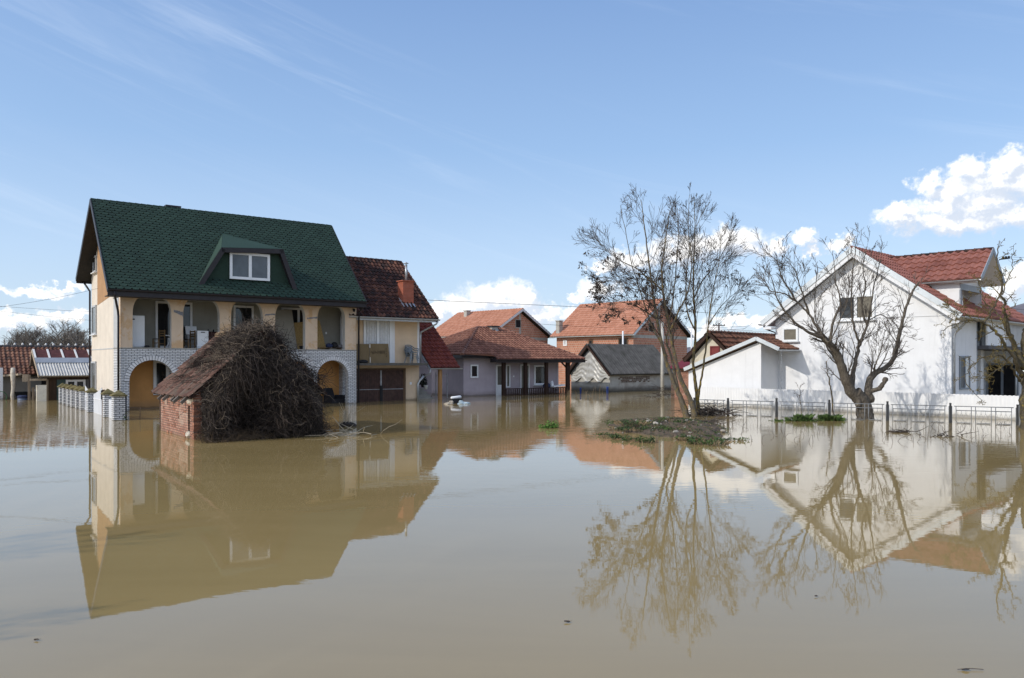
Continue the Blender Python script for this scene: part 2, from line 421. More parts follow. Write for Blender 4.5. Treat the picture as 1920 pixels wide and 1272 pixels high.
M['bark'] = bark('grey_bark', (.125,.107,.083), (.23,.165,.05), .50)
M['bark_ochre'] = bark('ochre_lichen_bark', (.11,.092,.06), (.24,.165,.03), .47)
M['bark_old'] = bark('old_fruit_bark', (.115,.098,.08), (.24,.23,.17), .58)
M['bark_lichen'] = bark('yellow_lichen_bark', (.10,.085,.06), (.26,.20,.04), .54)
M['twig'] = plain('twig', (.078,.062,.052), .9, .25, 6, rnd=.4)
M['twig_grey'] = plain('grey_twig', (.12,.10,.085), .9, .25, 6, rnd=.4)
M['twig_lichen'] = plain('lichen_twig', (.17,.13,.045), .9, .35, 9, rnd=.5)
# ---------------------------------------------------------------- building helpers
def tiles(mb, p0, ex, es, bounds, smax, course, pitch, amp=.03, thick=.025, nseg=6, s0=0.0):
    """overlapping courses of waved tiles on a slope; bounds(s) gives the ends of the course"""
    p0, ex, es = Vector(p0), Vector(ex).normalized(), Vector(es).normalized()
    n = ex.cross(es).normalized()
    if n.z < 0: n = -n
    k = 0; s = s0
    while s < smax-1e-4:
        s1 = min(s+course, smax); a0, b0 = bounds(s); a1, b1 = bounds(s1)
        st = pitch/nseg; off = (k % 2)*pitch*.0
        i0 = math.floor(min(a0, a1)/st)-1; i1 = math.ceil(max(b0, b1)/st)+1
        lo = []; up = []; lip = []
        cl = lambda x, a, b: min(max(x, a), b)
        xs = [i*st for i in range(i0, i1+1)]
        base = len(mb.v); cnt = 0
        keep = []
        jit = [random.uniform(-.006, .006) for _ in range(int((i1-i0)/nseg)+3)]
        for i in range(i0, i1+1):
            x = i*st; w = amp*.5*(1+math.cos(2*math.pi*(i % nseg)/nseg)); j = jit[(i-i0)//nseg]
            xa, xb = cl(x, a0, b0), cl(x, a1, b1)
            mb.v.append(tuple(p0+ex*xa+es*s+n*0.0)); mb.v.append(tuple(p0+ex*xa+es*(s+j)+n*(w+thick))); mb.v.append(tuple(p0+ex*xb+es*(s1+.02)+n*w))
            keep.append((xa, xb))
        for q in range(len(keep)-1):
            if abs(keep[q][0]-keep[q+1][0]) < 1e-5 and abs(keep[q][1]-keep[q+1][1]) < 1e-5: continue
            random_tile = hash((round(p0.x, 2), k, (q+i0) // nseg)) % 1000/1000.0
            mb.rv = random_tile; b = base+q*3
            mb.face((b, b+3, b+4, b+1)); mb.face((b+1, b+4, b+5, b+2))
        mb.rv = None
        s += course; k += 1
def corrugated(mb, p0, ex, es, L, smax, sheet, pitch=.17, amp=.05, nseg=6):
    tiles(mb, p0, ex, es, lambda s: (0, L), smax, sheet, pitch, amp, .02, nseg)
def shingles(mb, p0, ex, es, L, smax, course=.20, tab=.34):
    """asphalt strip shingles with hexagonal tabs"""
    p0, ex, es = Vector(p0), Vector(ex).normalized(), Vector(es).normalized(); n = ex.cross(es).normalized()
    if n.z < 0: n = -n
    k = 0; s = 0
    while s < smax-.02:
        x = -(k % 2)*tab/2 - tab
        top = min(s+course*1.15, smax)
        while x < L:
            mb.rv = random.random()
            q = [(x+.07, s+course*.0), (x+tab-.07, s+course*.0), (x+tab, s+course*.62), (x+tab, top), (x, top), (x, s+course*.62)]
            pts = []
            for xx, ss in q:
                xx = min(max(xx, 0), L); ss = min(ss, smax)
                pts.append((xx, ss))
            if max(a for a, _ in pts)-min(a for a, _ in pts) > .03:
                b = len(mb.v); m_ = len(pts)
                for xx, ss in pts: mb.v.append(tuple(p0+ex*xx+es*ss+n*(.034 if ss < s+course*.7 else .006)))
                mb.face(range(b, b+m_))
                for i in (5, 0, 1):
                    j = (i+1) % 6; c = len(mb.v)
                    a_, b_ = Vector(mb.v[b+i]), Vector(mb.v[b+j])
                    mb.v.extend([tuple(a_), tuple(b_), tuple(b_-n*.034), tuple(a_-n*.034)]); mb.face((c, c+1, c+2, c+3))
            x += tab
        mb.rv = None; s += course; k += 1
def ridge_caps(mb, a, b, r=.10, step=.38, drop=.02):
    a, b = Vector(a), Vector(b); L = (b-a).length; n = max(1, round(L/step)); d = (b-a)/n
    for i in range(n):
        mb.rv = random.random()
        p, q = a+d*i, a+d*(i+1.06)
        mb.tube([p, p+(q-p)*.12, q], [r*1.18, r*1.05, r*.86], 8)
    mb.rv = None
def slab(mb, pts, th):
    """a roof deck: polygon pushed down by th along its normal"""
    v = [Vector(p) for p in pts]; n = (v[1]-v[0]).cross(v[2]-v[1]).normalized()
    if n.z < 0: n = -n
    mb.prism(v, -n*th)
def gutter(mb, a, b, r=.075):
    """half-round gutter"""
    a, b = Vector(a), Vector(b); d = (b-a).normalized(); sx = d.cross(Vector((0,0,1))).normalized()
    prof = [(r*math.cos(t), r*math.sin(t)) for t in [math.pi+math.pi*i/6 for i in range(7)]]
    prof += [(.86*x, .86*y) for x, y in prof[::-1]]
    m_ = len(prof); base = len(mb.v)
    for p in (a, b):
        for x, z in prof: mb.v.append(tuple(p+sx*x+Vector((0,0,z))))
    for i in range(m_):
        j = (i+1) % m_; mb.face((base+i, base+j, base+m_+j, base+m_+i))
    mb.face([base+i for i in range(m_)][::-1]); mb.face([base+m_+i for i in range(m_)])
def abox(mb, axis, sgn, c, a0, a1, d0, d1, z0, z1):
    """box on a wall: axis 'x' = wall y=c, axis 'y' = wall x=c; d measured outwards along sgn"""
    if axis == 'x': mb.box(a0, a1, c+sgn*d0, c+sgn*d1, z0, z1)
    else: mb.box(c+sgn*d0, c+sgn*d1, a0, a1, z0, z1)
def window(parent, axis, sgn, c, a0, a1, z0, z1, panes=1, fw=.07, frame='white_plastic', glass='glass', name='window', sill=None, trim=None, split=None, label=None, bars=0, d=.05):
    if a0 > a1: a0, a1 = a1, a0
    mb = MB(); B = lambda p0, p1, e0, e1, q0, q1: abox(mb, axis, sgn, c, p0, p1, e0, e1, q0, q1)
    B(a0, a1, .004, d, z0, z0+fw); B(a0, a1, .004, d, z1-fw, z1)
    B(a0, a0+fw, .004, d, z0+fw, z1-fw); B(a1-fw, a1, .004, d, z0+fw, z1-fw)
    cuts = [a0+fw]
    for i in range(1, panes):
        m_ = a0+(a1-a0)*i/panes
        if split: m_ = a0+(a1-a0)*split
        B(m_-fw*.6, m_+fw*.6, .004, d*1.1, z0+fw, z1-fw); cuts += [m_-fw*.6, m_+fw*.6]
    cuts.append(a1-fw)
    w = mb.build(name, M[frame], parent)
    if label: w['label'] = label
    for i in range(0, len(cuts), 2):
        g = MB(); abox(g, axis, sgn, c, cuts[i], cuts[i+1], .004, d*.45, z0+fw, z1-fw)
        g.build('pane', M[glass if isinstance(glass, str) else glass[i//2]], w)
    if bars:
        g = MB()
        for i in range(1, bars+1): zz = z0+(z1-z0)*i/(bars+1); abox(g, axis, sgn, c, a0+fw, a1-fw, d*.5, d*.9, zz-.02, zz+.02)
        g.build('glazing_bar', M[frame], w)
    if sill:
        g = MB(); abox(g, axis, sgn, c, a0-.08, a1+.08, .003, .16, z0-.05, z0-.004); g.build('sill', M[sill], w)
    if trim:
        g = MB(); tw = .12
        abox(g, axis, sgn, c, a0-tw, a0-.003, .003, .03, z0-tw, z1+tw); abox(g, axis, sgn, c, a1+.003, a1+tw, .003, .03, z0-tw, z1+tw)
        abox(g, axis, sgn, c, a0-.003, a1+.003, .003, .03, z1+.003, z1+tw); abox(g, axis, sgn, c, a0-.003, a1+.003, .003, .03, z0-tw, z0-.003)
        g.build('surround', M[trim], w)
    return w
def arcade(mb, mr, x0, x1, y0, y1, z0, z1, ops):
    """wall with openings; ops = list of (xa, xb, [(fx, z)...] head curve over the opening). mr gets the reveals"""
    xs = x0
    def solid(a, b, q0, q1):
        mb.poly((a,y0,q0), (b,y0,q0), (b,y0,q1), (a,y0,q1)); mb.poly((b,y1,q0), (a,y1,q0), (a,y1,q1), (b,y1,q1))
    for xa, xb, head in ops:
        solid(xs, xa, z0, z1)
        pts = [(xa+(xb-xa)*f, z) for f, z in head]
        for (a, za), (b, zb) in zip(pts, pts[1:]):
            if b-a > 1e-6:
                mb.poly((a,y0,za), (b,y0,zb), (b,y0,z1), (a,y0,z1)); mb.poly((b,y1,zb), (a,y1,za), (a,y1,z1), (b,y1,z1))
            mr.poly((a,y0,za), (a,y1,za), (b,y1,zb), (b,y0,zb))
        mr.poly((xa,y0,z0), (xa,y1,z0), (xa,y1,pts[0][1]), (xa,y0,pts[0][1]))
        mr.poly((xb,y1,z0), (xb,y0,z0), (xb,y0,pts[-1][1]), (xb,y1,pts[-1][1]))
        xs = xb
    solid(xs, x1, z0, z1)
    mb.poly((x0,y0,z1), (x1,y0,z1), (x1,y1,z1), (x0,y1,z1))
    mb.poly((x0,y1,z0), (x0,y0,z0), (x0,y0,z1), (x0,y1,z1)); mb.poly((x1,y0,z0), (x1,y1,z0), (x1,y1,z1), (x1,y0,z1))
def semi(zs, r, n=18):
    return [(.5-.5*math.cos(math.pi*i/n), zs+r*math.sin(math.pi*i/n)) for i in range(n+1)]
def pipe(parent, pts, r=.05, mat='dark_trim', name='downpipe'):
    mb = MB(); mb.tube(pts, r, 8); return mb.build(name, M[mat], parent)
def lumpy(mb, c, r, seed=0, n=10, m=6, rough=.3, flat=1):
    rr = random.Random(seed); c = Vector(c); rx, ry, rz = r if isinstance(r, tuple) else (r, r, r)
    b = len(mb.v)
    for i in range(m+1):
        ph = -math.pi/2+math.pi*i/m
        for k in range(n):
            th = 2*math.pi*k/n; q = 1+rr.uniform(-rough, rough)
            mb.v.append((c.x+rx*q*math.cos(ph)*math.cos(th), c.y+ry*q*math.cos(ph)*math.sin(th), c.z+rz*q*math.sin(ph)))
    for i in range(m):
        for k in range(n):
            k2 = (k+1) % n; mb.face((b+i*n+k, b+i*n+k2, b+(i+1)*n+k2, b+(i+1)*n+k))

# ---------------------------------------------------------------- the setting
def water_mat():
    m, t, p = new_mat('flood_water'); o = t.add('ShaderNodeTexCoord').outputs['Object']
    x, y, z = t.sep(o)
    n = t.noise(o, .05, 4, .6)
    n = t.math('ADD', t.math('MULTIPLY', n, .6), t.math('MULTIPLY', t.noise(t.vmath('MULTIPLY', o, (.10, .42, 1)), 1.0, 5, .6, .7), .4))     # silt drifting in long streaks
    t.set(p.inputs['Base Color'], t.ramp(n, [(.36, (.300,.214,.086)), (.64, (.375,.272,.116))]))
    p.inputs['Roughness'].default_value = .015; p.inputs['IOR'].default_value = 1.62
    r1 = t.noise(t.vmath('MULTIPLY', o, (.9, 2.1, 1)), 1.5, 3, .5)
    r2 = t.noise(t.vmath('MULTIPLY', o, (1.0, 2.6, 1)), 3.2, 2, .5)
    patch = t.noise(t.vmath('MULTIPLY', o, (.6, 1.6, 1)), .07, 3, .5)
    far = t.range(y, 13, 33, .12, 1.0)
    patch = t.math('MAXIMUM', patch, t.range(x, 3, 8, 0, .57))
    patch = t.math('MAXIMUM', patch, t.range(x, -11, -16, 0, .66))
    near = t.range(y, 34, 60, 1.0, .75)
    amt = t.math('MULTIPLY', t.math('MULTIPLY', t.range(patch, .42, .64, .35, 1.8), far), near)
    h = t.math('ADD', t.math('MULTIPLY', r1, .55), t.math('MULTIPLY', r2, .12))
    h = t.math('MULTIPLY', h, amt)
    h = t.math('ADD', h, t.math('MULTIPLY', t.noise(o, .35, 2), .25))
    bump(t, p, h, .10, .10)
    return m
mb = MB(); n = 24
for i in range(n):
    for j in range(n):
        x0, x1 = -260+520*i/n, -260+520*(i+1)/n; y0, y1 = -20+280*j/n, -20+280*(j+1)/n
        mb.poly((x0,y0,0), (x1,y0,0), (x1,y1,0), (x0,y1,0))
tag(mb.build('water', water_mat()), kind='structure')
mb = MB(); mb.poly((-6000,-400,-.45), (6000,-400,-.45), (6000,9000,-.45), (-6000,9000,-.45))
tag(mb.build('ground', plain('field_ground', (.10,.085,.055), .95, .3, .02)), kind='structure')
def hills():
    mb = MB(); nx, ny = 120, 14; idx = {}
    for j in range(ny+1):
        for i in range(nx+1):
            x = -1500+4500*i/nx; f = j/ny; y = 1500+900*f
            az = math.degrees(math.atan2(x, y))
            hgt = 150*math.exp(-((az-36)/7.0)**2)+60*math.exp(-((az-20)/8)**2)+26*math.exp(-((az+30)/14)**2)
            hgt += 10*math.sin(x*.006)+6*math.sin(x*.017+1)
            z = max(0, hgt)*math.sin(math.pi*min(1, f*1.0)**.8*.98)-2
            idx[i,j] = len(mb.v); mb.v.append((x, y, z))
    mb.smooth = True
    for j in range(ny):
        for i in range(nx): mb.face((idx[i,j], idx[i+1,j], idx[i+1,j+1], idx[i,j+1]))
    tag(mb.build('hills', plain('wooded_hills', (.15,.14,.155), .95, .25, .015)), kind='structure')
hills()

# ---------------------------------------------------------------- the green-roofed house
A = Frame(-18.84, 37.55, 37.03); LA = 12.37
def green_house():
    H = A.root('arcaded_house', 'large two-storey house with dark green shingle roof, dormer and white brick arcade', 'house')
    zf = 3.04; yb = 1.75
    ez, rz, bz = 5.78, 10.72, 7.04; ye, yr, yk = -1.0, 3.7, 8.4
    under = lambda y: (ez+(y-ye)*(rz-ez)/(yr-ye) if y < yr else rz-(y-yr)*(rz-bz)/(yk-yr))-.26
    # ground floor arcade
    mb, mr = MB(), MB()
    edges = [(242.5,326.5), (340,421.5), (432,508), (517,585.5), (594.6,653)]
    ops = []
    for ua, ub in edges:
        xa, xb = A.x(ua), A.x(ub); r = (xb-xa)/2
        zt = 2.46; zs = zt-r; ops.append((xa, xb, semi(zs, r)))
    arcade(mb, mb, 0, LA, 0, .38, -.6, zf-.02, ops)
    mb.box(0, .30, .385, 1.63, -.6, zf-.02)
    mb.build('arcade_wall', M['white_brick'], H)
    for xa, xb, head in ops:
        rg = MB(); cx = (xa+xb)/2; r = (xb-xa)/2; zs = head[0][1]; nv = 26
        for i in range(nv):
            t0, t1 = math.pi*(i+.09)/nv, math.pi*(i+.91)/nv; rg.rv = random.random()
            q = [(cx-rr*math.cos(t), -.03, zs+rr*math.sin(t)) for rr, t in ((r+.005,t0), (r+.23,t0), (r+.23,t1), (r+.005,t1))]
            rg.prism(q, (0, .026, 0))
        ring = rg.build('arch_ring', M['white_tile'], H)
        mo = MB()
        for i in range(nv):
            t0, t1 = math.pi*i/nv, math.pi*(i+1)/nv
            mo.prism([(cx-rr*math.cos(t), -.014, zs+rr*math.sin(t)) for rr, t in ((r+.004,t0), (r+.24,t0), (r+.24,t1), (r+.004,t1))], (0, .012, 0))
        mo.build('mortar_bed', M['mortar'], ring)
    # inner walls and floors
    mb = MB(); mb.box(.305, LA-.01, yb, 7.95, -.6, zf-.2); mb.build('ground_floor_wall', M['orange'], H)
    mb = MB(); mb.box(.0, LA, .0, 7.9, zf-.012, zf+.03); mb.build('balcony_floor', M['concrete'], H)
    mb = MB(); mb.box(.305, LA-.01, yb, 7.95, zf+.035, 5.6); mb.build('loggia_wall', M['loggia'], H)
    mb = MB(); mb.prism([(0,yb-.12,-.6), (0,8.0,-.6), (0,8.0,under(8.0)), (0,yr,under(yr)), (0,yb-.12,under(yb-.12))], (.30,0,0))
    mb.prism([(LA-.3,yb-.12,5.6), (LA-.3,yb-.12,under(yb-.12)), (LA-.3,yr,under(yr)), (LA-.3,8,under(8)), (LA-.3,8,-.6), (LA-.3,yb+.02,-.6), (LA-.3,yb+.02,5.6)], (.30,0,0))
    mb.box(.305, LA-.305, 7.96, 8.0, -.6, under(8))
    mb.build('gable_wall', M['cream'], H)
    # orange upper part of the left gable
    y1 = A.y(183); pts = [(-.012, y1, under(y1)), (-.012, yr, under(yr)), (-.012, yb-.1, under(yb-.1)), (-.012, yb-.1, 5.75), (-.012, y1, 5.45)]
    mb = MB(); mb.prism(pts, (.010,0,0)); mb.build('gable_panel', M['ochre'], H)
    mb = MB(); mb.box(-.008, .30, .355, 1.625, zf+.035, 5.5); mb.box(-.012, -.001, 1.64, 8.0, 3.02, 3.07); mb.build('side_pier', M['grey_trim'], H)
    # upper arcade
    fl = lambda w: [(0, 4.75)]+[(min(.5, (1-math.cos(t))*.34/w), 4.75+.75*math.sin(t)) for t in [math.pi/2*i/7 for i in range(1, 8)]]
    mb, mr = MB(), MB(); ops = []
    for ua, ub in ((248.7,321.5), (343.4,412), (433.2,493), (516,572.5), (595.2,647)):
        xa, xb = A.x(ua), A.x(ub); h = fl(xb-xa); ops.append((xa, xb, h+[(1-f, z) for f, z in h[::-1]]))
    arcade(mb, mr, 0, LA, .004, .35, zf+.031, 5.52, ops)
    up = mb.build('pillar_wall', M['peach'], H); mr.build('pillar_reveal', M['grey_trim2'], H)
    for k, (u0, u1, v0, v1) in enumerate(((326,343,582,592), (497,516,588,592.5), (576,595,594.5,599))):
        a, b = A.Y(u0, v0), A.Y(u1, v1); rr = random.Random(k); q = MB(); top = []; bot = []
        for i in range(9):
            f = i/8; x = a.x+(b.x-a.x)*f; zc = (a.z+b.z)/2+(.10*(.5-f) if k == 0 else .06*(f-.5)); hh = abs(a.z-b.z)/2
            top.append((x, -.0, zc+hh*rr.uniform(.5, 1.0))); bot.append((x, -.0, zc-hh*rr.uniform(.3, 1.0)*(f+.25 if k == 0 else 1)))
        q.prism(bot+top[::-1], (0,.003,0)); q.build('plaster_patch', M['bare_patch'], H)
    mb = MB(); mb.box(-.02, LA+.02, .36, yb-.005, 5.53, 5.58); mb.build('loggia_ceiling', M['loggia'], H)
    # end arch of the loggia: white reveal on the far side
    mb = MB(); x = LA-.25
    for i in range(12):
        t0, t1 = math.pi*i/12, math.pi*(i+1)/12; c, r = 1.05, .42
        mb.prism([(x, c-rr*math.cos(t), 4.75+rr*math.sin(t)) for rr, t in ((r,t0), (r+.2,t0), (r+.2,t1), (r,t1))], (.24,0,0))
    mb.box(x, x+.24, .43, .63, zf+.035, 4.75); mb.box(x, x+.24, 1.47, 1.67, zf+.035, 4.75)
    mb.build('end_arch', M['white_trim'], H)
    mb = MB(); mb.box(LA-.28, LA-.02, 1.25, yb-.005, -.6, zf-.2); mb.box(LA-.28, LA-.02, .385, .6, -.6, zf-.2); mb.build('end_pier', M['white_brick'], H)
    # doors and windows in the loggia and below
    def lo(u0, u1, v0, v1, z0=None, y=yb): return A.x(u0, y), A.x(u1, y), (A.Y(u0, v1, y).z if z0 is None else z0), A.Y(u0, v0, y).z
    a = lo(291, 360, 560, 0, zf+.05); window(H, 'x', -1, yb, *a[:2], a[2], min(a[3], 5.5), panes=2, name='balcony_door', frame='white_trim', glass='glass', fw=.11, d=.09)
    a = lo(437, 475, 567, 0, zf+.05); window(H, 'x', -1, yb, *a[:2], a[2], min(a[3], 5.45), name='balcony_door', frame='white_trim', glass='glass', fw=.11, d=.09)
    a = lo(527, 590, 566, 613); window(H, 'x', -1, yb, *a[:2], a[2], min(a[3], 5.45), panes=2, name='balcony_door', frame='white_trim', glass='dark_in', fw=.11, d=.09)
    a = lo(287, 340, 676, 741); window(H, 'x', -1, yb, *a, panes=2, name='window', frame='white_trim', glass='glass', fw=.14, d=.1)
    for u0, u1, v0, v1, g in ((173.8,181.6,572,627,'glass_grey'), (172.8,181.2,678,735,'glass_grey'), (176.6,182.0,479,510,'glass')):
        y0, y1 = A.y(u0, 0), A.y(u1, 0); z1 = A.X(u1, v0, 0).z; z0 = A.X(u1, v1, 0).z
        window(H, 'y', -1, -.014 if v0 < 500 else 0, y1, y0, z0, z1, name='window', frame='grey_trim', glass=g, fw=.1, sill='white_trim', d=.07)
    mb = MB(); mb.box(A.x(610, yb), A.x(612.5, yb), yb-.03, yb-.003, 4.0, 4.12); mb.build('socket', M['white_plastic'], H)
    mb = MB(); p = A.Y(663, 581.5, -.12); mb.bar((p.x, 0, p.z), (p.x, -.16, p.z+.03), .03, .03); mb.lathe([(.03,-.11), (.07,-.09), (.075,.05), (.02,.08)], (p.x, -.18, p.z), 8); mb.build('wall_lamp', M['black'], H)
    # roof
    def rp(y, d=0): return ez+(y-ye)*(rz-ez)/(yr-ye) if y <= yr else rz-(y-yr)*(rz-bz)/(yk-yr)
    xl, xr = -.70, LA+.08
    mb = MB(); slab(mb, [(xl,ye,ez), (xr,ye,ez), (xr,yr,rz), (xl,yr,rz)], .17); slab(mb, [(xl,yr+.004,rz), (xr,yr+.004,rz), (xr,yk,bz), (xl,yk,bz)], .17)
    roof = mb.build('roof', M['roof_deck'], H)
    mb = MB(); es = Vector((0, yr-ye, rz-ez)); shingles(mb, (xl, ye-.03, ez+.012), (1,0,0), es, xr-xl, es.length+.03)
    es2 = Vector((0, yr-yk, rz-bz)); b2 = MB(); shingles(mb, (xl, yk+.03, bz+.012), (1,0,0), es2, xr-xl, es2.length+.03, .3, .7)
    mb.build('shingles', M['green_shingle'], roof)
    mb = MB()
    for x in (xl-.035, xr+.001):
        for p, q in (((x+.017,ye-.02,ez-.06), (x+.017,yr,rz-.06)), ((x+.017,yr,rz-.06), (x+.017,yk+.02,bz-.06))): mb.bar(p, q, .034, .24)
    mb.box(xl-.03, xr+.03, ye-.06, ye-.025, ez-.32, ez+.0); mb.box(xl, xr, yk+.01, yk+.04, bz-.25, bz+.01)
    mb.build('fascia', M['dark_trim'], roof)
    mb = MB(); ridge_caps(mb, (xl, yr, rz+.0), (xr, yr, rz+.0), .075, .3); mb.build('ridge_cap', M['green_shingle'], roof)
    mb = MB(); mb.box(xl+.02, xr-.02, ye-.02, .0, ez-.30, ez-.27); mb.box(-.02, LA+.02, -.002, .355, 5.525, 5.6)
    mb.build('soffit', M['soffit'], roof)
    mb = MB(); gutter(mb, (xl-.02, ye-.13, ez-.02), (xr+.02, ye-.13, ez-.02), .07); gutter(mb, (xl, yk+.11, bz-.02), (xr, yk+.11, bz-.02), .07); mb.build('gutter', M['dark_trim'], roof)
    pipe(H, [(-.45,ye-.12,ez-.1), (-.42,ye-.06,ez-.32), (-.12,-.10,ez-.95), (-.09,-.06,ez-1.2), (-.09,-.06,-.3)], .055)
    pipe(H, [(LA+.09,ye-.1,ez-.1), (LA+.09,-.12,ez-.55), (LA+.09,-.08,-.3)], .055)
    pipe(H, [(xl+.3,yk+.1,bz-.05), (-.2,8.05,bz-.5), (-.08,8.04,bz-.7), (-.08,8.04,-.3)], .05)
    p = A.Y(322.5, 389, 4.3); mb = MB(); mb.box(p.x-.28, p.x+.28, 4.05, 4.5, 9.6, p.z-.03); mb.box(p.x-.40, p.x+.40, 3.95, 4.6, p.z-.03, p.z+.05); mb.build('chimney', M['dark_trim'], roof)
    # dormer
    pn = Vector((0, -(rz-ez), yr-ye)).normalized(); p0 = (0, ye, ez)
    Lp = A.hit(370.5, 536, p0, pn); yd = Lp.y+.02
    Bp, Cp, Rp = A.Y(415.5, 464.5, yd), A.Y(531, 467.5, yd), A.Y(558.5, 543.5, yd); Ap = A.hit(417.5, 439.5, p0, pn)
    zL = rp(yd); Lp = Vector((Lp.x, yd, zL)); Rp = Vector((Rp.x, yd, zL))
    up_ = pn*.02
    dm = MB(); Lb = Lp+Vector((0,.0,.0))
    # body below the roof sheets, back to the main roof
    dm.poly(Lp-pn*.1, Rp-pn*.1, Cp, Bp); dm.poly(Bp, Cp, Ap); dm.poly(Lp-pn*.1, Bp, Ap); dm.poly(Cp, Rp-pn*.1, Ap)
    dm.v = [(x, y+.30, z-.05) for x, y, z in dm.v]
    dorm = dm.build('dormer', M['green_shingle'], H)
    sh = MB()
    for tri in ((Bp, Cp, Ap+up_), (Lp, Bp, Ap+up_), (Cp, Rp, Ap+up_)):
        a_, b_, c_ = map(Vector, tri); nn = (b_-a_).cross(c_-a_).normalized()
        sh.prism([a_+nn*.015, b_+nn*.015, c_+nn*.015], -nn*.05)
    sh.build('dormer_roof', M['green_shingle_lit'], dorm)
    tr = MB()
    for a_, b_ in ((Lp, Bp), (Bp, Cp), (Cp, Rp)):
        dn = Vector((0,0,-.10)); tr.bar(a_+dn+Vector((0,-.012,0)), b_+dn+Vector((0,-.012,0)), .04, .24, up=(0,1,0)) if False else None
        d = (b_-a_).normalized(); inn = Vector((d.z, 0, -d.x)); 
        if inn.z > 0: inn = -inn
        if abs(d.z) > .3: inn = Vector((abs(d.z)*(1 if a_ is Lp else -1), 0, -abs(d.x)*1)).normalized(); inn = Vector((d.z,0,-d.x)).normalized(); inn = inn if (inn.x > 0) == (a_ is Lp) else -inn
        y0_ = Vector((0,-.02,0))
        tr.prism([a_+y0_, b_+y0_, b_+y0_+inn*.24, a_+y0_+inn*.24], (0,.30,0))
    tr.build('dormer_fascia', M['dark_trim'], dorm)
    yw = yd+.30-.0
    a0, a1 = A.Y(430, 472, yw), A.Y(505, 526, yw)
    window(dorm, 'x', -1, yw, a0.x, a1.x, A.Y(430, 523, yw).z, A.Y(430, 472, yw).z, panes=2, fw=.13, frame='white_plastic', glass='glass_sky', d=.1)
    return H
M['peach'] = render('peach_render', (.64,.50,.37), zt=.01, amt=0, patch=(.56,.37,.21), var=.08)
M['ochre'] = render('ochre_render', (.40,.235,.125), zt=.01, amt=0)
M['grey_trim2'] = plain('pale_reveal_paint', (.55,.54,.52), .7, .08, 3)
M['bare_patch'] = plain('bare_grey_patch', (.20,.21,.24), .9, .3, 9)
M['roof_deck'] = plain('roof_deck', (.03,.028,.026), .9, .2, 3)
M['soffit'] = wood('dark_soffit', (.05,.045,.045), axis=0)
M['green_shingle_lit'] = tile_mat('dormer_shingle_lit', (.020,.046,.034), (.026,.058,.043), (.036,.075,.056), .85)  # green shingle made lighter: the dormer slopes' stronger sunlight put into the colour
M['glass_sky'] = glass_mat('dormer_glass', (.06,.07,.08), .03)
green_house()
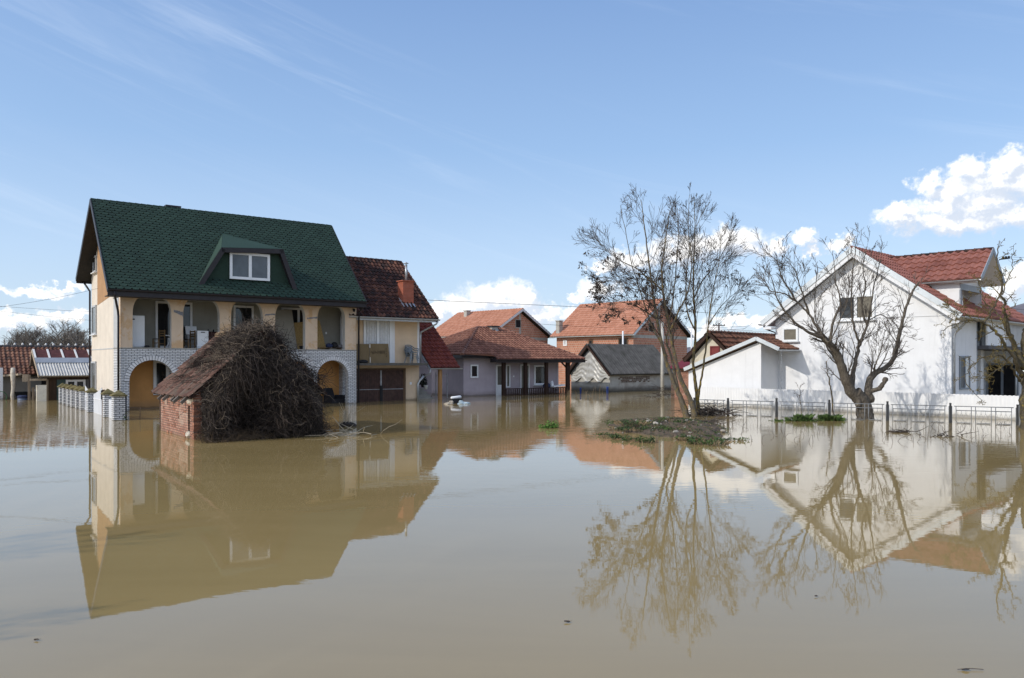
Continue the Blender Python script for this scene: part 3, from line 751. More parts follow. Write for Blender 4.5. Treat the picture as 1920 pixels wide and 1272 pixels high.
# ---------------------------------------------------------------- orange house joined to the green one
def orange_house():
    ow = A.w(LA+.14, 1.15); B = Frame(ow.x, ow.y, 37.03)
    H = B.root('balcony_house', 'orange rendered house with dark old tile roof, garage doors and narrow balcony without railing', 'house')
    xw = B.x(786); ye = -1.1
    e = B.Y(821, 600, ye); xr = e.x; ez = (e.z+B.Y(662, 592, ye).z)/2
    r = B.X(752, 493, xr); yr, rz = r.y, r.z
    if yr < 3.2: yr = 3.2
    yk = 2*yr-ye
    zs = B.Y(740, 683, -.95).z
    mb = MB(); mb.box(.0, xw, 0, yk-.9, -.6, ez-.1)
    mb.prism([(xw-.3,0,ez-.1), (xw-.3,yk-.9,ez-.1), (xw-.3,yr,rz-.35)], (.3,0,0)); mb.prism([(0,0,ez-.1), (0,yk-.9,ez-.1), (0,yr,rz-.35)], (.3,0,0))
    mb.build('wall', M['cream_orange'], H)
    mb = MB(); mb.box(xw-.14, xw+.012, -.012, .3, zs+.02, ez-.1); mb.build('corner_trim', M['white_trim'], H)
    mb = MB(); mb.box(.02, xw+.08, -.95, -.004, zs-.08, zs+.06); mb.build('balcony_slab', M['dark_slab'], H)
    # balcony door with curtains
    x0, x1 = B.x(681), B.x(738); z1 = B.Y(700, 596.5).z
    w = window(H, 'x', -1, 0, x0, x1-.18, zs+.07, z1, panes=2, fw=.13, frame='white_plastic', glass='curtain_glass', name='balcony_door', d=.09)
    mb = MB()
    for a, b in ((B.x(686), B.x(704)), (B.x(712), B.x(729))):
        pts = []
        for i in range(25):
            f = i/24; x = a+(b-a)*f; pts.append((x, -.052-.016*math.sin(f*38)-.01*math.sin(f*15)))
        for (p, q), (p2, q2) in zip(pts, pts[1:]): mb.poly((p,q,zs+.25), (p2,q2,zs+.25), (p2,q2,z1-.18), (p,q,z1-.18))
    mb.build('curtain', M['curtain'], w)
    mb = MB(); mb.box(x1-.17, x1+.05, -.06, -.004, zs+.07, z1+.0); mb.build('door_jamb', M['white_trim'], H)
    # garage doors
    g0, g1 = B.x(668), B.x(755.5); zg = B.Y(715, 694).z
    mb = MB()
    nb = 22
    for i in range(nb):
        a = g0+(g1-g0)*i/nb; mb.rv = None; mb.box(a+.006, a+(g1-g0)/nb-.006, -.05, -.004, -.5, zg)
    gd = mb.build('garage_door', M['rust_door'], H)
    mb = MB(); xm = B.x(713.5); mb.box(xm-.045, xm+.045, -.075, -.052, .62, zg-.02); mb.box(g0, g1-.02, -.07, -.053, .70, .735); mb.build('door_rail', M['galv_dull'], gd)
    mb = MB(); mb.box(xm-.09, xm+.09, -.12, -.078, -.4, .95); mb.build('door_bolt', M['black'], gd)
    mb = MB(); mb.box(g1+.004, g1+.16, -.07, -.004, -.5, zg+.1); mb.box(g0, g1+.0, -.07, -.004, zg+.004, zg+.1); mb.build('door_frame', M['brown_wood'], gd)
    mb = MB(); mb.box(B.x(768), B.x(771.5), -.04, -.004, .96, 1.12); mb.build('socket', M['white_plastic'], H)
    # roof
    xl = -.6; L = xr-xl
    mb = MB(); slab(mb, [(xl,ye,ez), (xr,ye,ez), (xr,yr,rz), (xl,yr,rz)], .14); slab(mb, [(xl,yr+.004,rz), (xr,yr+.004,rz), (xr,yk,ez), (xl,yk,ez)], .14)
    roof = mb.build('roof', M['roof_deck'], H)
    es = Vector((0, yr-ye, rz-ez)); mb = MB(); tiles(mb, (xl,ye-.03,ez+.01), (1,0,0), es, lambda s: (0, L), es.length, .36, .26, .085, .05)
    es = Vector((0, yr-yk, rz-ez)); tiles(mb, (xl,yk+.03,ez+.01), (1,0,0), es, lambda s: (0, L), es.length, .36, .26, .085, .05)
    mb.build('roof_tiles', M['dark_tile'], roof)
    mb = MB(); ridge_caps(mb, (xl,yr,rz+.03), (xr,yr,rz+.03), .11); mb.build('ridge_cap', M['dark_tile'], roof)
    mb = MB(); mb.bar((xr+.02,ye,ez-.06), (xr+.02,yr,rz-.06), .03, .2); mb.bar((xr+.02,yr,rz-.06), (xr+.02,yk,ez-.06), .03, .2); mb.build('barge_board', M['dark_trim'], roof)
    mb = MB(); gutter(mb, (xl,ye-.12,ez-.02), (xr+.06,ye-.12,ez-.02), .085); mb.box(xl, xr, ye-.03, ye-.005, ez-.2, ez+.0); mb.build('gutter', M['zinc'], roof)
    mb = MB(); mb.box(.0, xr-.02, ye, -.002, ez-.16, ez-.12); mb.build('soffit', M['white_trim'], roof)
    pipe(H, [(xr-.05,ye-.12,ez-.12), (xr-.15,ye-.06,ez-.3), (xw+.10,-.05,ez-.78), (xw+.07,-.05,ez-1.0), (xw+.07,-.05,zs+.1)], .05, 'zinc')
    xd = B.x(783.5, -.1); pipe(H, [(xw+.2,-.2,zs-.75), (xd+.1,-.14,zs-1.05), (xd,-.12,zs-1.25), (xd,-.12,-.4)], .075, 'zinc')
    # chimney
    pn = (0, -(rz-ez), yr-ye); c = B.hit(763, 568, (0, ye, ez), pn)
    hw = (B.x(774, c.y)-B.x(751, c.y))/2*.86; zt = B.Y(763, 527, c.y).z
    mb = MB(); mb.box(c.x-hw, c.x+hw, c.y-hw*.5, c.y+hw*1.3, c.z-.5, zt-.05); ch = mb.build('chimney', M['terracotta'], roof)
    mb = MB(); mb.box(c.x-hw-.07, c.x+hw+.07, c.y-hw*.5-.07, c.y+hw*1.3+.07, zt-.048, zt+.02); mb.build('chimney_cap', M['terracotta'], ch)
    mb = MB(); zp = B.Y(762, 496, c.y).z; mb.tube([(c.x,c.y+.1,zt+.02), (c.x,c.y+.1,zp)], .075, 8); mb.lathe([(.02,.05),(.17,.06),(.03,.15),(.012,.16)], (c.x,c.y+.1,zp), 8); mb.tube([(c.x,c.y+.1,zp), (c.x,c.y+.1,zp+.08)], .015, 5); mb.build('flue_pipe', M['zinc'], ch)
    mb = MB(); e_ = Vector((0, yr-ye, rz-ez)).normalized(); nn = Vector(pn).normalized()
    q = [Vector((c.x+s*(hw+.14), c.y-hw*.5, 0)) for s in (-1, 1)]
    b0 = c-e_*.1; mb.prism([Vector((c.x-hw-.16,c.y,c.z))-e_*(hw*.5+.35)+nn*.075, Vector((c.x+hw+.16,c.y,c.z))-e_*(hw*.5+.35)+nn*.075, Vector((c.x+hw+.14,c.y,c.z))+e_*.35+nn*.075, Vector((c.x-hw-.14,c.y,c.z))+e_*.35+nn*.075], nn*.012)
    mb.build('flashing', M['zinc'], ch)
    # porch roof on the right
    yp = -.35; k = B.Y(862, 690, yp); px1, pz = k.x, k.z; px0 = B.x(806, yp); t = (rz-ez)/(yr-ye)
    yt = yp+3.9; zt_ = pz+t*3.9
    mb = MB(); slab(mb, [(px0,yp,pz), (px1,yp,pz), (px1,yt,zt_), (px0,yt,zt_)], .1); pr = mb.build('porch_roof', M['roof_deck'], H)
    es = Vector((0, 3.9, t*3.9)); mb = MB(); tiles(mb, (px0,yp-.02,pz+.01), (1,0,0), es, lambda s: (0, px1-px0), es.length, .38, .26, .08, .055); mb.build('porch_tiles', M['red_tile'], pr)
    mb = MB(); gutter(mb, (px0-.05,yp-.1,pz-.02), (px1+.12,yp-.1,pz-.02), .08); mb.bar((px0-.03,yp-.05,pz-.05), (px0-.03,yt,zt_-.05), .12, .10); mb.build('porch_gutter', M['zinc'], pr)
    pipe(pr, [(px0-.02,yp-.1,pz-.08), (px0-.03,yp-.06,pz-.35), (px0-.35,-.05,pz-.6)], .05, 'zinc')
    xp = B.x(825, yp+.2); mb = MB(); mb.rv = .9; mb.box(xp-.10, xp+.10, yp+.1, yp+.30, -.5, pz-.0); mb.build('porch_post', M['pine'], H)
    mb = MB(); mb.rv = .5; mb.box(px0, px1, yp+.12, yp+.28, pz+.04, pz+.14); mb.build('porch_beam', M['dark_wood'], H)
    mb = MB(); mb.box(xw+.1, px1+.3, 3.6, 3.8, -.6, 5.0); mb.build('porch_back_wall', M['lilac'], H)
    mb = MB()
    for i in range(6): mb.box(xw+.06, B.x(804, 1.2)+.5-.08*i, .55+.28*i, 2.6, -.5+.0, -.32+.19*i+.0)
    mb.build('steps', M['concrete'], H)
    mb = MB()
    for u in (817.5, 838.5):
        x = B.x(u, 1.0); mb.box(x-.025, x+.025, .98, 1.03, -.4, B.Y(u, 699, 1.0).z)
    za = B.Y(830, 704, 1.0).z; mb.box(B.x(817.5,1.0)+.03, B.x(838.5,1.0)-.03, .985, 1.025, za-.04, za)
    mb.build('porch_frame', M['galv_dull'], H)
    return B, zs+.06, xw
M['cream_orange'] = render('cream_orange_render', (.66,.51,.36), (.36,.28,.19), .25, amt=.5)
M['dark_slab'] = plain('damp_slab_edge', (.10,.095,.085), .9, .3, 4)
M['galv_dull'] = plain('dull_galvanised', (.30,.30,.31), .6, .2, 5)
M['curtain'] = plain('white_lace_curtain', (.62,.63,.64), .9, .15, 9)
M['curtain_glass'] = plain('grey_pane_with_curtain', (.50,.51,.53), .15, .12, 2, spec=.6)
OB, OBZ, OBX = orange_house()

# ---------------------------------------------------------------- low lilac house with hipped roof and veranda
def lilac_house():
    C = Frame(-3.33, 53.6, 37.03)
    H = C.root('veranda_house', 'low lilac house with brown hipped tile roof and dark wooden veranda', 'house')
    xb = C.x(1047); ez, ye, yv = 2.83, -.6, -1.25; yr = 4.0; rz = 4.92; sl = (rz-ez)/(yr-ye); vz = ez+sl*(yv-ye)
    xs = C.x(930, yv); xc = C.x(1096, yv); xl = -.5
    rx0, rx1 = C.x(894.5, yr), C.x(939, yr); yk = 2*yr-ye
    mb = MB(); mb.box(0, xb, 0, yk-.6, -.6, ez-.06); mb.build('wall', M['lilac'], H)
    mb = MB(); mb.box(xb-.10, xb+.006, -.006, .3, .0, ez-.12); mb.build('corner_trim', M['pale_lilac'], H)
    # roof: front with a step, two hips, back
    mb = MB()
    P = lambda x, y, z: Vector((x, y, z))
    c0, c1, r0, r1, k0, k1 = P(xl,ye,ez), P(xc,yv,vz), P(rx0,yr,rz), P(rx1,yr,rz), P(xl,yk,ez), P(xc,yk,vz)
    slab(mb, [c0, P(xs,ye,ez), r1, r0], .10); slab(mb, [P(xs+.002,yv,vz), c1, r1, P(xs+.002,ye,ez)], .10)
    slab(mb, [k0, c0, r0], .10); slab(mb, [c1, k1, r1], .10); slab(mb, [k1, k0, r0, r1], .10)
    roof = mb.build('roof', M['roof_deck'], H)
    es = Vector((0, 1, sl)).normalized(); S_ = (yr-yv)*math.sqrt(1+sl*sl); sst = (ye-yv)*math.sqrt(1+sl*sl)
    def fb(s):
        f = s/S_; b = xc+(rx1-xc)*f
        if s < sst-1e-3: a = xs
        else: f2 = (s-sst)/(S_-sst); a = xl+(rx0-xl)*f2
        return a-0, b-0
    mb = MB(); tiles(mb, (0,yv-.02,vz+.01), (1,0,0), es, fb, S_, .40, .27, .08, .06)
    run = r0.x-xl; e2 = Vector((rx0-xl, 0, rz-ez)); Ln = yk-ye
    tiles(mb, (xl-.02,yk,ez+.01), (0,-1,0), e2, lambda s: ((yk-yr)*s/e2.length, Ln-(yr-ye)*s/e2.length), e2.length, .40, .27, .08, .06)
    e3 = Vector((rx1-xc, 0, rz-vz)); tiles(mb, (xc+.02,yv,vz+.01), (0,1,0), e3, lambda s: ((yr-yv)*s/e3.length, (yk-yv)-(yk-yr)*s/e3.length), e3.length, .40, .27, .08, .06)
    e4 = Vector((0, yr-yk, rz-ez)); tiles(mb, (xc,yk+.02,ez+.01), (-1,0,0), e4, lambda s: ((xc-rx1)*s/e4.length, (xc-xl)-(rx0-xl)*s/e4.length), e4.length, .40, .27, .08, .06)
    mb.build('roof_tiles', M['brown_tile'], roof)
    mb = MB(); up = Vector((0,0,.04))
    for a, b in ((c0, r0), (c1, r1), (k0, r0), (k1, r1), (r0, r1)): ridge_caps(mb, a+up, b+up, .12, .42)
    mb.build('ridge_cap', M['brown_tile2'], roof)
    mb = MB(); mb.box(xl, xs-.03, ye-.05, ye-.02, ez-.22, ez+.0); mb.box(xs, xc, yv-.05, yv-.02, vz-.22, vz+.0); mb.box(xs-.025, xs+.0, yv-.02, ye-.0, vz-.2, vz+.06); mb.box(xl-.05, xl-.02, ye-.05, yk, ez-.22, ez); mb.box(xc+.022, xc+.05, yv-.05, yk, vz-.22, vz)
    gutter(mb, (xs,yv-.13,vz-.03), (xc+.1,yv-.13,vz-.03), .06); gutter(mb, (xl,ye-.13,ez-.03), (xs-.1,ye-.13,ez-.03), .06)
    mb.build('fascia', M['dark_trim'], roof)
    mb = MB(); mb.box(xl, xc, ye+.02, -.002, ez-.2, ez-.16); mb.box(xs, xc, yv, ye-.0, vz-.18, vz-.14); mb.box(xb+.01, xc, 0, 4, ez-.2, ez-.16); mb.build('soffit', M['dark_wood'], roof)
    c = C.Y(924.5, 624, yr-.3); mb = MB(); zt = C.Y(924, 612, yr-.3).z; mb.box(c.x-.28, c.x+.28, yr-.55, yr-.05, 4.3, zt-.06); ch = mb.build('chimney', M['old_plaster'], roof)
    mb = MB(); mb.box(c.x-.38, c.x+.38, yr-.65, yr+.05, zt-.058, zt+.03); mb.build('chimney_cap', M['dark_trim'], ch)
    mb = MB(); mb.box(c.x+.0, c.x+.3, yr-.64, yr-.56, 4.4, 4.82); mb.build('flashing', M['zinc'], ch)
    # door and windows
    def pos(u0, u1, v0, v1, y=0): return C.x(u0,y), C.x(u1,y), C.Y(u0,v1,y).z, C.Y(u0,v0,y).z
    a = pos(929.5, 943, 684, 725); 
    window(H, 'x', -1, 0, a[0], a[1], a[2], a[3], fw=.11, name='door', glass='glass_grey', d=.07)
    mb = MB(); mb.box(a[0], a[1], -.07, -.004, -.5, a[2]-.004); mb.build('door_panel', M['white_plastic'], H)
    a = pos(881.5, 896, 684, 709); window(H, 'x', -1, 0, *a, fw=.10, glass='glass', d=.07)
    a = pos(948, 956, 684, 727); window(H, 'x', -1, 0, *a, fw=.09, glass='glass_grey', name='door', d=.07)
    a = pos(975, 992, 683.5, 742); window(H, 'x', -1, 0, *a, panes=2, split=.62, fw=.09, glass='glass_grey', name='door', d=.07)
    a = pos(1001, 1022, 685, 722); window(H, 'x', -1, 0, *a, fw=.12, glass='glass', d=.07, sill='white_plastic')
    mb = MB(); x = C.x(963); mb.box(x-.05, x+.05, -.03, -.004, 1.28, 1.38); mb.build('socket', M['white_plastic'], H)
    # veranda
    yp = yv+.28
    for u0, u1 in ((943, 948.5), (984, 989), (1023.5, 1028), (1063, 1069)):
        mb = MB(); x0, x1 = C.x(u0, yp), C.x(u1, yp); mb.box(x0, x1, yp, yp+.18, -.5, vz-.18); mb.build('veranda_post', M['dark_wood'], H)
    xa, xz = C.x(943, yp), C.x(1069, yp)
    mb = MB(); mb.box(xa, xz, yp+.02, yp+.16, vz-.15, vz+.0); mb.build('veranda_beam', M['dark_wood'], H)
    zr = C.Y(1000, 727.5, yp).z; us = [948.5, 984, 989, 1023.5, 1028, 1063]
    for i in (0, 2, 4):
        mb = MB(); x0, x1 = C.x(us[i], yp)+.005, C.x(us[i+1], yp)-.005; mb.box(x0, x1, yp+.04, yp+.12, zr-.06, zr); mb.box(x0, x1, yp+.05, yp+.11, .02, .07)
        n = int((x1-x0)/.16)
        for k in range(n): q = x0+(x1-x0)*(k+.5)/n; mb.box(q-.045, q+.045, yp+.06, yp+.09, -.4, zr-.065)
        mb.build('railing', M['dark_wood'], H)
    x = xz-.09
    mb = MB(); mb.bar((x,yp+.09,vz-.75), (x,yp+.95,vz-.15), .09, .09); mb.build('brace', M['dark_wood'], H)
    mb = MB(); mb.box(xc-1.1, xc-.95, 3.6, 3.75, -.5, vz-.2); mb.build('veranda_post', M['dark_wood'], H)
    return C, yp, zr
M['pale_lilac'] = plain('pale_lilac_trim', (.52,.48,.52), .8, .08, 3)
M['brown_tile2'] = tile_mat('brown_ridge_tile', (.13,.06,.045), (.22,.105,.075), (.30,.16,.115), .85, (.10,.07,.055), .55)
LC, LCY, LCZ = lilac_house()

# ---------------------------------------------------------------- two unfinished clay-block houses
def block_house(o, deg, xa, xb, Lr, ez, rz, label, chim, win, front_win):
    F = Frame(*o, deg); H = F.root('clay_block_house', label, 'house', 'unfinished clay block houses behind')
    ov = .45; sl_a = (rz-ez)/abs(xa); sl_b = (rz-ez)/xb
    mb = MB(); zu = lambda x: rz-.28-abs(x)*(sl_a if x < 0 else sl_b)
    wa, wb = xa+.5, xb-.5
    mb.prism([(wa,0,-.6), (wb,0,-.6), (wb,0,zu(wb)), (0,0,zu(0)), (wa,0,zu(wa))], (0,.3,0))
    mb.prism([(wa,Lr-ov*2-.3,-.6), (wb,Lr-ov*2-.3,-.6), (wb,Lr-ov*2-.3,zu(wb)), (0,Lr-ov*2-.3,zu(0)), (wa,Lr-ov*2-.3,zu(wa))], (0,.3,0))
    mb.box(wa, wa+.3, .3, Lr-ov*2-.3, -.6, zu(wa)); mb.box(wb-.3, wb, .3, Lr-ov*2-.3, -.6, zu(wb))
    mb.build('wall', M['hollow_brick'], H)
    mb = MB(); mb.box(wa-.012, wb+.012, -.012, .25, zu(wa)-.42, zu(wa)-.12); mb.box(-.16, .16, -.012, .2, zu(wa)-.1, zu(.3)); mb.box(wa-.012, wa+.2, -.014, Lr-ov*2, 2.4, 2.65)
    mb.build('concrete_beam', M['concrete'], H)
    xl = -ov; mb = MB()
    slab(mb, [(xa,Lr-ov,ez), (xa,-ov,ez), (0,-ov,rz), (0,Lr-ov,rz)], .14); slab(mb, [(.003,Lr-ov,rz), (.003,-ov,rz), (xb,-ov,ez), (xb,Lr-ov,ez)], .14)
    roof = mb.build('roof', M['roof_deck'], H)
    mb = MB(); e = Vector((-xa, 0, rz-ez)); tiles(mb, (xa-.02,Lr-ov,ez+.01), (0,-1,0), e, lambda s: (0, Lr), e.length, .42, .34, .07, .05, 4)
    e = Vector((-xb, 0, rz-ez)); tiles(mb, (xb+.02,-ov,ez+.01), (0,1,0), e, lambda s: (0, Lr), e.length, .42, .34, .07, .05, 4)
    mb.build('roof_tiles', M['orange_tile'], roof)
    mb = MB(); ridge_caps(mb, (0,-ov,rz+.03), (0,Lr-ov,rz+.03), .12, .45); mb.build('ridge_cap', M['orange_tile'], roof)
    mb = MB(); mb.bar((xa,-ov-.02,ez-.05), (0,-ov-.02,rz-.05), .03, .22); mb.bar((0,-ov-.02,rz-.05), (xb,-ov-.02,ez-.05), .03, .22)
    gutter(mb, (xa-.1,-ov,ez-.03), (xa-.1,Lr-ov,ez-.03), .08); gutter(mb, (xb+.1,-ov,ez-.03), (xb+.1,Lr-ov,ez-.03), .08); mb.build('barge_board', M['barge'], roof)
    if chim:
        u, vt, vb = chim; yy = None
        pn = (-(rz-ez), 0, -xa); c = F.hit(u, vb, (xa,0,ez), pn); c.z = c.z; zt = CAMZ+(HY-vt)/FPX*F.w(c.x, c.y).y
        mb = MB(); mb.box(c.x-.3, c.x+.25, c.y-.25, c.y+.25, c.z-.5, zt); mb.box(c.x-.36, c.x+.31, c.y-.31, c.y+.31, zt+.004, zt+.10); mb.build('chimney', M['old_plaster'], roof)
    for u0, u1, v0, v1 in win:
        a, b = F.Y(u0, v1), F.Y(u1, v0); window(H, 'x', -1, 0, a.x, b.x, a.z, b.z, frame='concrete', glass='dark_in', fw=.06, d=.05)
    for u0, u1, v0, v1, gl in front_win:
        a, b = F.X(u0, v1, wa), F.X(u1, v0, wa); window(H, 'y', -1, wa, b.y, a.y, a.z, b.z, frame='white_plastic' if gl != 'dark_in' else 'brown_wood', glass=gl, fw=.12, d=.07)
    return H
block_house((.87, 85), 44.2, -4.9, 4.9, 10.9, 5.15, 8.05, 'unfinished brick house with bright orange roof, behind the low lilac house', (876, 584, 593), [(966, 976.5, 599.5, 615)], [])
h = [o for o in COL.objects if o.name == 'clay_block_house'][0]
h2 = block_house((15.1, 80), 43.9, -4.85, 5.5, 11.2, 5.05, 8.68, 'unfinished brick house with orange roof and tall chimney, behind the grey sheet-roofed shed', (1049, 603, 624), [(1216, 1226, 605, 622)], [(1056.5, 1063.5, 638, 649, 'curtain_glass'), (1104, 1112, 637, 650, 'dark_in'), (1160, 1178, 634, 650, 'dark_in')])

# ---------------------------------------------------------------- grey shed with corrugated roof
def sheet_shed():
    E = Frame(7.68, 61.1, 37.03)
    H = E.root('plastered_shed', 'grey plastered shed with dark corrugated roof and plastic sheeting on its gable', 'shed')
    L, Dp = 7.05, 4.6; ye = -.3; ez = E.Y(1143, 703.5, ye).z; r = E.X(1101, 647.5, -.35); yr, rz = r.y, r.z
    yr = 2.3 if not 1.6 < yr < 3.2 else yr
    wz = ez+.15; yk = 2*yr-ye
    mb = MB(); mb.box(0, L, 0, Dp, -.6, wz); mb.prism([(0,0,wz), (0,Dp,wz), (0,yr,rz-.18)], (.25,0,0)); mb.prism([(L-.25,0,wz), (L-.25,Dp,wz), (L-.25,yr,rz-.18)], (.25,0,0))
    mb.build('wall', M['old_plaster'], H)
    a, b = E.Y(1158, 718, 0), E.Y(1217, 705.5, 0); mb = MB()
    for row in range(4):
        z0 = a.z+(b.z-a.z)*row/4; x = a.x+random.uniform(0, .25)
        while x < b.x:
            q = random.uniform(.2, .3); 
            if random.random() < .8: mb.box(x, x+q-.03, -.012, -.001, z0+.01, z0+(b.z-a.z)/4-.015)
            x += q
    mb.build('bare_brick', M['bare_brick'], H)
    mb = MB(); xl = -.35; slab(mb, [(xl,ye,ez), (L+.3,ye,ez), (L+.3,yr,rz), (xl,yr,rz)], .05); slab(mb, [(xl,yr+.003,rz), (L+.3,yr+.003,rz), (L+.3,yk,ez), (xl,yk,ez)], .05); roof = mb.build('roof', M['roof_deck'], H)
    mb = MB(); e = Vector((0,yr-ye,rz-ez)); corrugated(mb, (xl,ye-.05,ez+.01), (1,0,0), e, L+.65, e.length+.03, 1.15, .27, .13, 6)
    e = Vector((0,yr-yk,rz-ez)); corrugated(mb, (xl,yk+.05,ez+.01), (1,0,0), e, L+.65, e.length+.03, 1.15, .27, .13, 6); mb.build('corrugated_sheet', M['asbestos'], roof)
    mb = MB(); mb.tube([(xl,yr,rz+.02), (L+.3,yr,rz+.02)], .1, 8); mb.build('ridge_cap', M['asbestos'], roof)
    mb = MB(); mb.bar((xl-.02,ye,ez-.06), (xl-.02,yr,rz-.06), .03, .16); mb.bar((xl-.02,yr,rz-.06), (xl-.02,yk,ez-.06), .03, .16); mb.build('barge_board', M['dark_wood'], roof)
    # wrinkled plastic sheet over the gable
    mb = MB(); ny, nz = 40, 26; rr = random.Random(4); idx = {}
    for j in range(nz+1):
        for i in range(ny+1):
            y = .02+(Dp-.04)*i/ny; zt = rz-.22-abs(y-yr)*(rz-ez)/(yr-ye); zb = 1.0+.18*math.sin(i*.5)-.12*math.sin(math.pi*i/ny)
            zb = min(zb, zt-.02); f = j/nz; z = zb+(zt-zb)*f
            d = .03+.03*math.sin(i*1.9+j*.7+2*math.sin(j*.5))+.03*math.sin(i*.6-j*1.1)+(.07*(1-f)**3)
            idx[i,j] = len(mb.v); mb.v.append((-d-.02, y, z))
    mb.smooth = True
    for j in range(nz):
        for i in range(ny): mb.face((idx[i,j], idx[i,j+1], idx[i+1,j+1], idx[i+1,j]))
    mb.build('plastic_sheet', plain('dirty_plastic_sheet', (.40,.395,.375), .35, .2, 3, spec=.5, dirt=(.30,.29,.26), dscale=1.5), H)
M['bare_brick'] = plain('exposed_brick', (.14,.10,.08), .9, .3, 6, rnd=.4)
sheet_shed()

# ---------------------------------------------------------------- white house, its annex and the old houses behind
WHF = Frame(17.35, 39.34, -47.0)
def white_house():
    F = WHF; H = F.root('white_house', 'white two-storey house with maroon tile roof, side dormer and balcony', 'house')
    hw = 4.38; ov = .52; xe = 4.95; rz, ez = 8.02, 4.46; dep = 11.5; sl = (rz-ez)/xe
    zu = lambda x: rz-.30-abs(x)*sl
    y1 = F.y(1832.5, hw)
    # walls: gable, left, right with the porch recess, back
    mb = MB(); mb.prism([(-hw,0,-.6), (hw,0,-.6), (hw,0,zu(hw)), (0,0,zu(0)), (-hw,0,zu(hw))], (0,.3,0))
    mb.prism([(-hw,dep-.3,-.6), (hw,dep-.3,-.6), (hw,dep-.3,zu(hw)), (0,dep-.3,zu(0)), (-hw,dep-.3,zu(hw))], (0,.3,0))
    mb.box(-hw, -hw+.3, .3, dep-.3, -.6, zu(hw)); mb.box(hw-.3, hw, .3, y1, -.6, zu(hw))
    yb = F.y(1907, hw)
    mb.box(hw-2.0, hw-1.8, y1-.0, yb+1, -.6, zu(hw)-.02); mb.box(hw-1.8, hw-.3, y1-.25, y1, -.6, zu(hw)-.02); mb.box(hw-1.8, hw, yb+.7, yb+1, -.6, zu(hw))
    mb.build('wall', M['white_wall'], H)
    zb = F.X(1850, 649, hw).z; zbt = F.X(1850, 600, hw+.35).z
    mb = MB(); mb.box(hw-1.8, hw+.5, y1+.01, yb+.69, zb-.18, zb); mb.build('balcony_slab', M['grey_slab'], H)
    mb = MB(); mb.box(hw+.36, hw+.44, y1+.02, y1+(yb-y1)*.45, zb+.003, zbt); 
    for i in range(16):
        yy = y1+(yb-y1)*(.46+.54*i/15); mb.box(hw+.37, hw+.43, yy-.035, yy+.035, zb+.003, zbt-.06)
    mb.box(hw+.34, hw+.46, y1+(yb-y1)*.45+.003, yb+.6, zbt-.058, zbt+.0)
    mb.build('balcony_railing', M['white_trim'], H)
    mb = MB(); mb.box(hw-.005, hw+.012, y1-.10, y1+.002, 0, zu(hw)-.2); mb.build('corner_trim', M['grey_blue'], H)
    # porch door, column and broken white furniture inside
    yd = F.y(1862, hw-1.7)
    window(H, 'y', 1, hw-1.8, y1+.5, y1+1.5, .05, 2.2, frame='grey_blue', glass='dark_in', fw=.1, name='door', d=.06)
    mb = MB(); yc = F.y(1872, hw); mb.box(hw-1.2, hw-.8, yc-.1, yc+.35, -.5, zb-.19); mb.build('porch_column', M['white_wall'], H)
    window(H, 'y', 1, hw-1.8, yb-1.0, yb-.1, .3, 2.2, frame='grey_blue', glass='dark_in', fw=.1, name='door', d=.06)
    mb = MB(); mb.tube([(hw+.2,F.y(1905,hw+.2),-.4), (hw+.2,F.y(1905,hw+.2),zb-.19)], .05, 8); mb.build('porch_post', M['zinc'], H)
    window(H, 'x', -1, yb+.7, hw-1.7, hw-.1, -.3, 2.3, panes=2, frame='grey_blue', glass='dark_in', fw=.1, name='porch_shade_panes', d=.06)  # dark framed panes added on the end wall to paint the porch shade
    # side window: tall, left half shuttered
    a, b = F.X(1798, 731, hw), F.X(1817, 668, hw); window(H, 'y', 1, hw, a.y, b.y, a.z, b.z, panes=2, frame='grey_blue', glass=['shutter_dark', 'curtain_glass'], fw=.08, d=.06)
    # gable windows
    a, b = F.Y(1571, 602, 0), F.Y(1641, 551, 0)
    window(H, 'x', -1, 0, a.x, b.x, a.z, b.z, panes=2, split=.5, frame='white_plastic', glass=['glass', 'shutter_olive'], fw=.12, d=.09, sill='white_trim')
    a, b = F.Y(1468, 641, 0), F.Y(1497, 614, 0); window(H, 'x', -1, 0, a.x, b.x, a.z, b.z, panes=1, frame='white_plastic', glass='shutter_olive', fw=.1, d=.08, sill='grey_trim')
    mb = MB(); mb.box(-hw+.01, hw-.01, -.014, -.001, ez+.06, ez+.085); mb.build('belt_line', M['grey_trim'], H)
    # roof
    y0 = -ov; L = dep+ov+.3
    mb = MB(); slab(mb, [(-xe,y0+L,ez), (-xe,y0,ez), (0,y0,rz), (0,y0+L,rz)], .16); slab(mb, [(.003,y0+L,rz), (.003,y0,rz), (xe,y0,ez), (xe,y0+L,ez)], .16); roof = mb.build('roof', M['white_deck'], H)
    mb = MB(); e = Vector((xe,0,rz-ez)); tiles(mb, (-xe-.02,y0+L,ez+.01), (0,-1,0), e, lambda s: (0, L), e.length, .42, .30, .085, .055)
    e = Vector((-xe,0,rz-ez)); tiles(mb, (xe+.02,y0,ez+.01), (0,1,0), e, lambda s: (0, L), e.length, .42, .30, .085, .055); mb.build('roof_tiles', M['white_house_tile'], roof)
    mb = MB(); ridge_caps(mb, (0,y0,rz+.03), (0,y0+L,rz+.03), .12, .4); mb.build('ridge_cap', M['white_house_tile'], roof)
    mb = MB(); mb.bar((-xe,y0-.02,ez+.0), (0,y0-.02,rz+.0), .03, .26); mb.bar((0,y0-.02,rz), (xe,y0-.02,ez), .03, .26); mb.build('barge_board', M['barge'], roof)
    mb = MB(); d = (rz-ez)*.03
    mb.bar((-xe+.25,y0+.06,ez-.10), (-.0,y0+.06,rz-.30), .10, .16); mb.bar((0,y0+.06,rz-.30), (xe-.25,y0+.06,ez-.10), .10, .16); mb.build('rake_trim', M['white_wall'], roof)
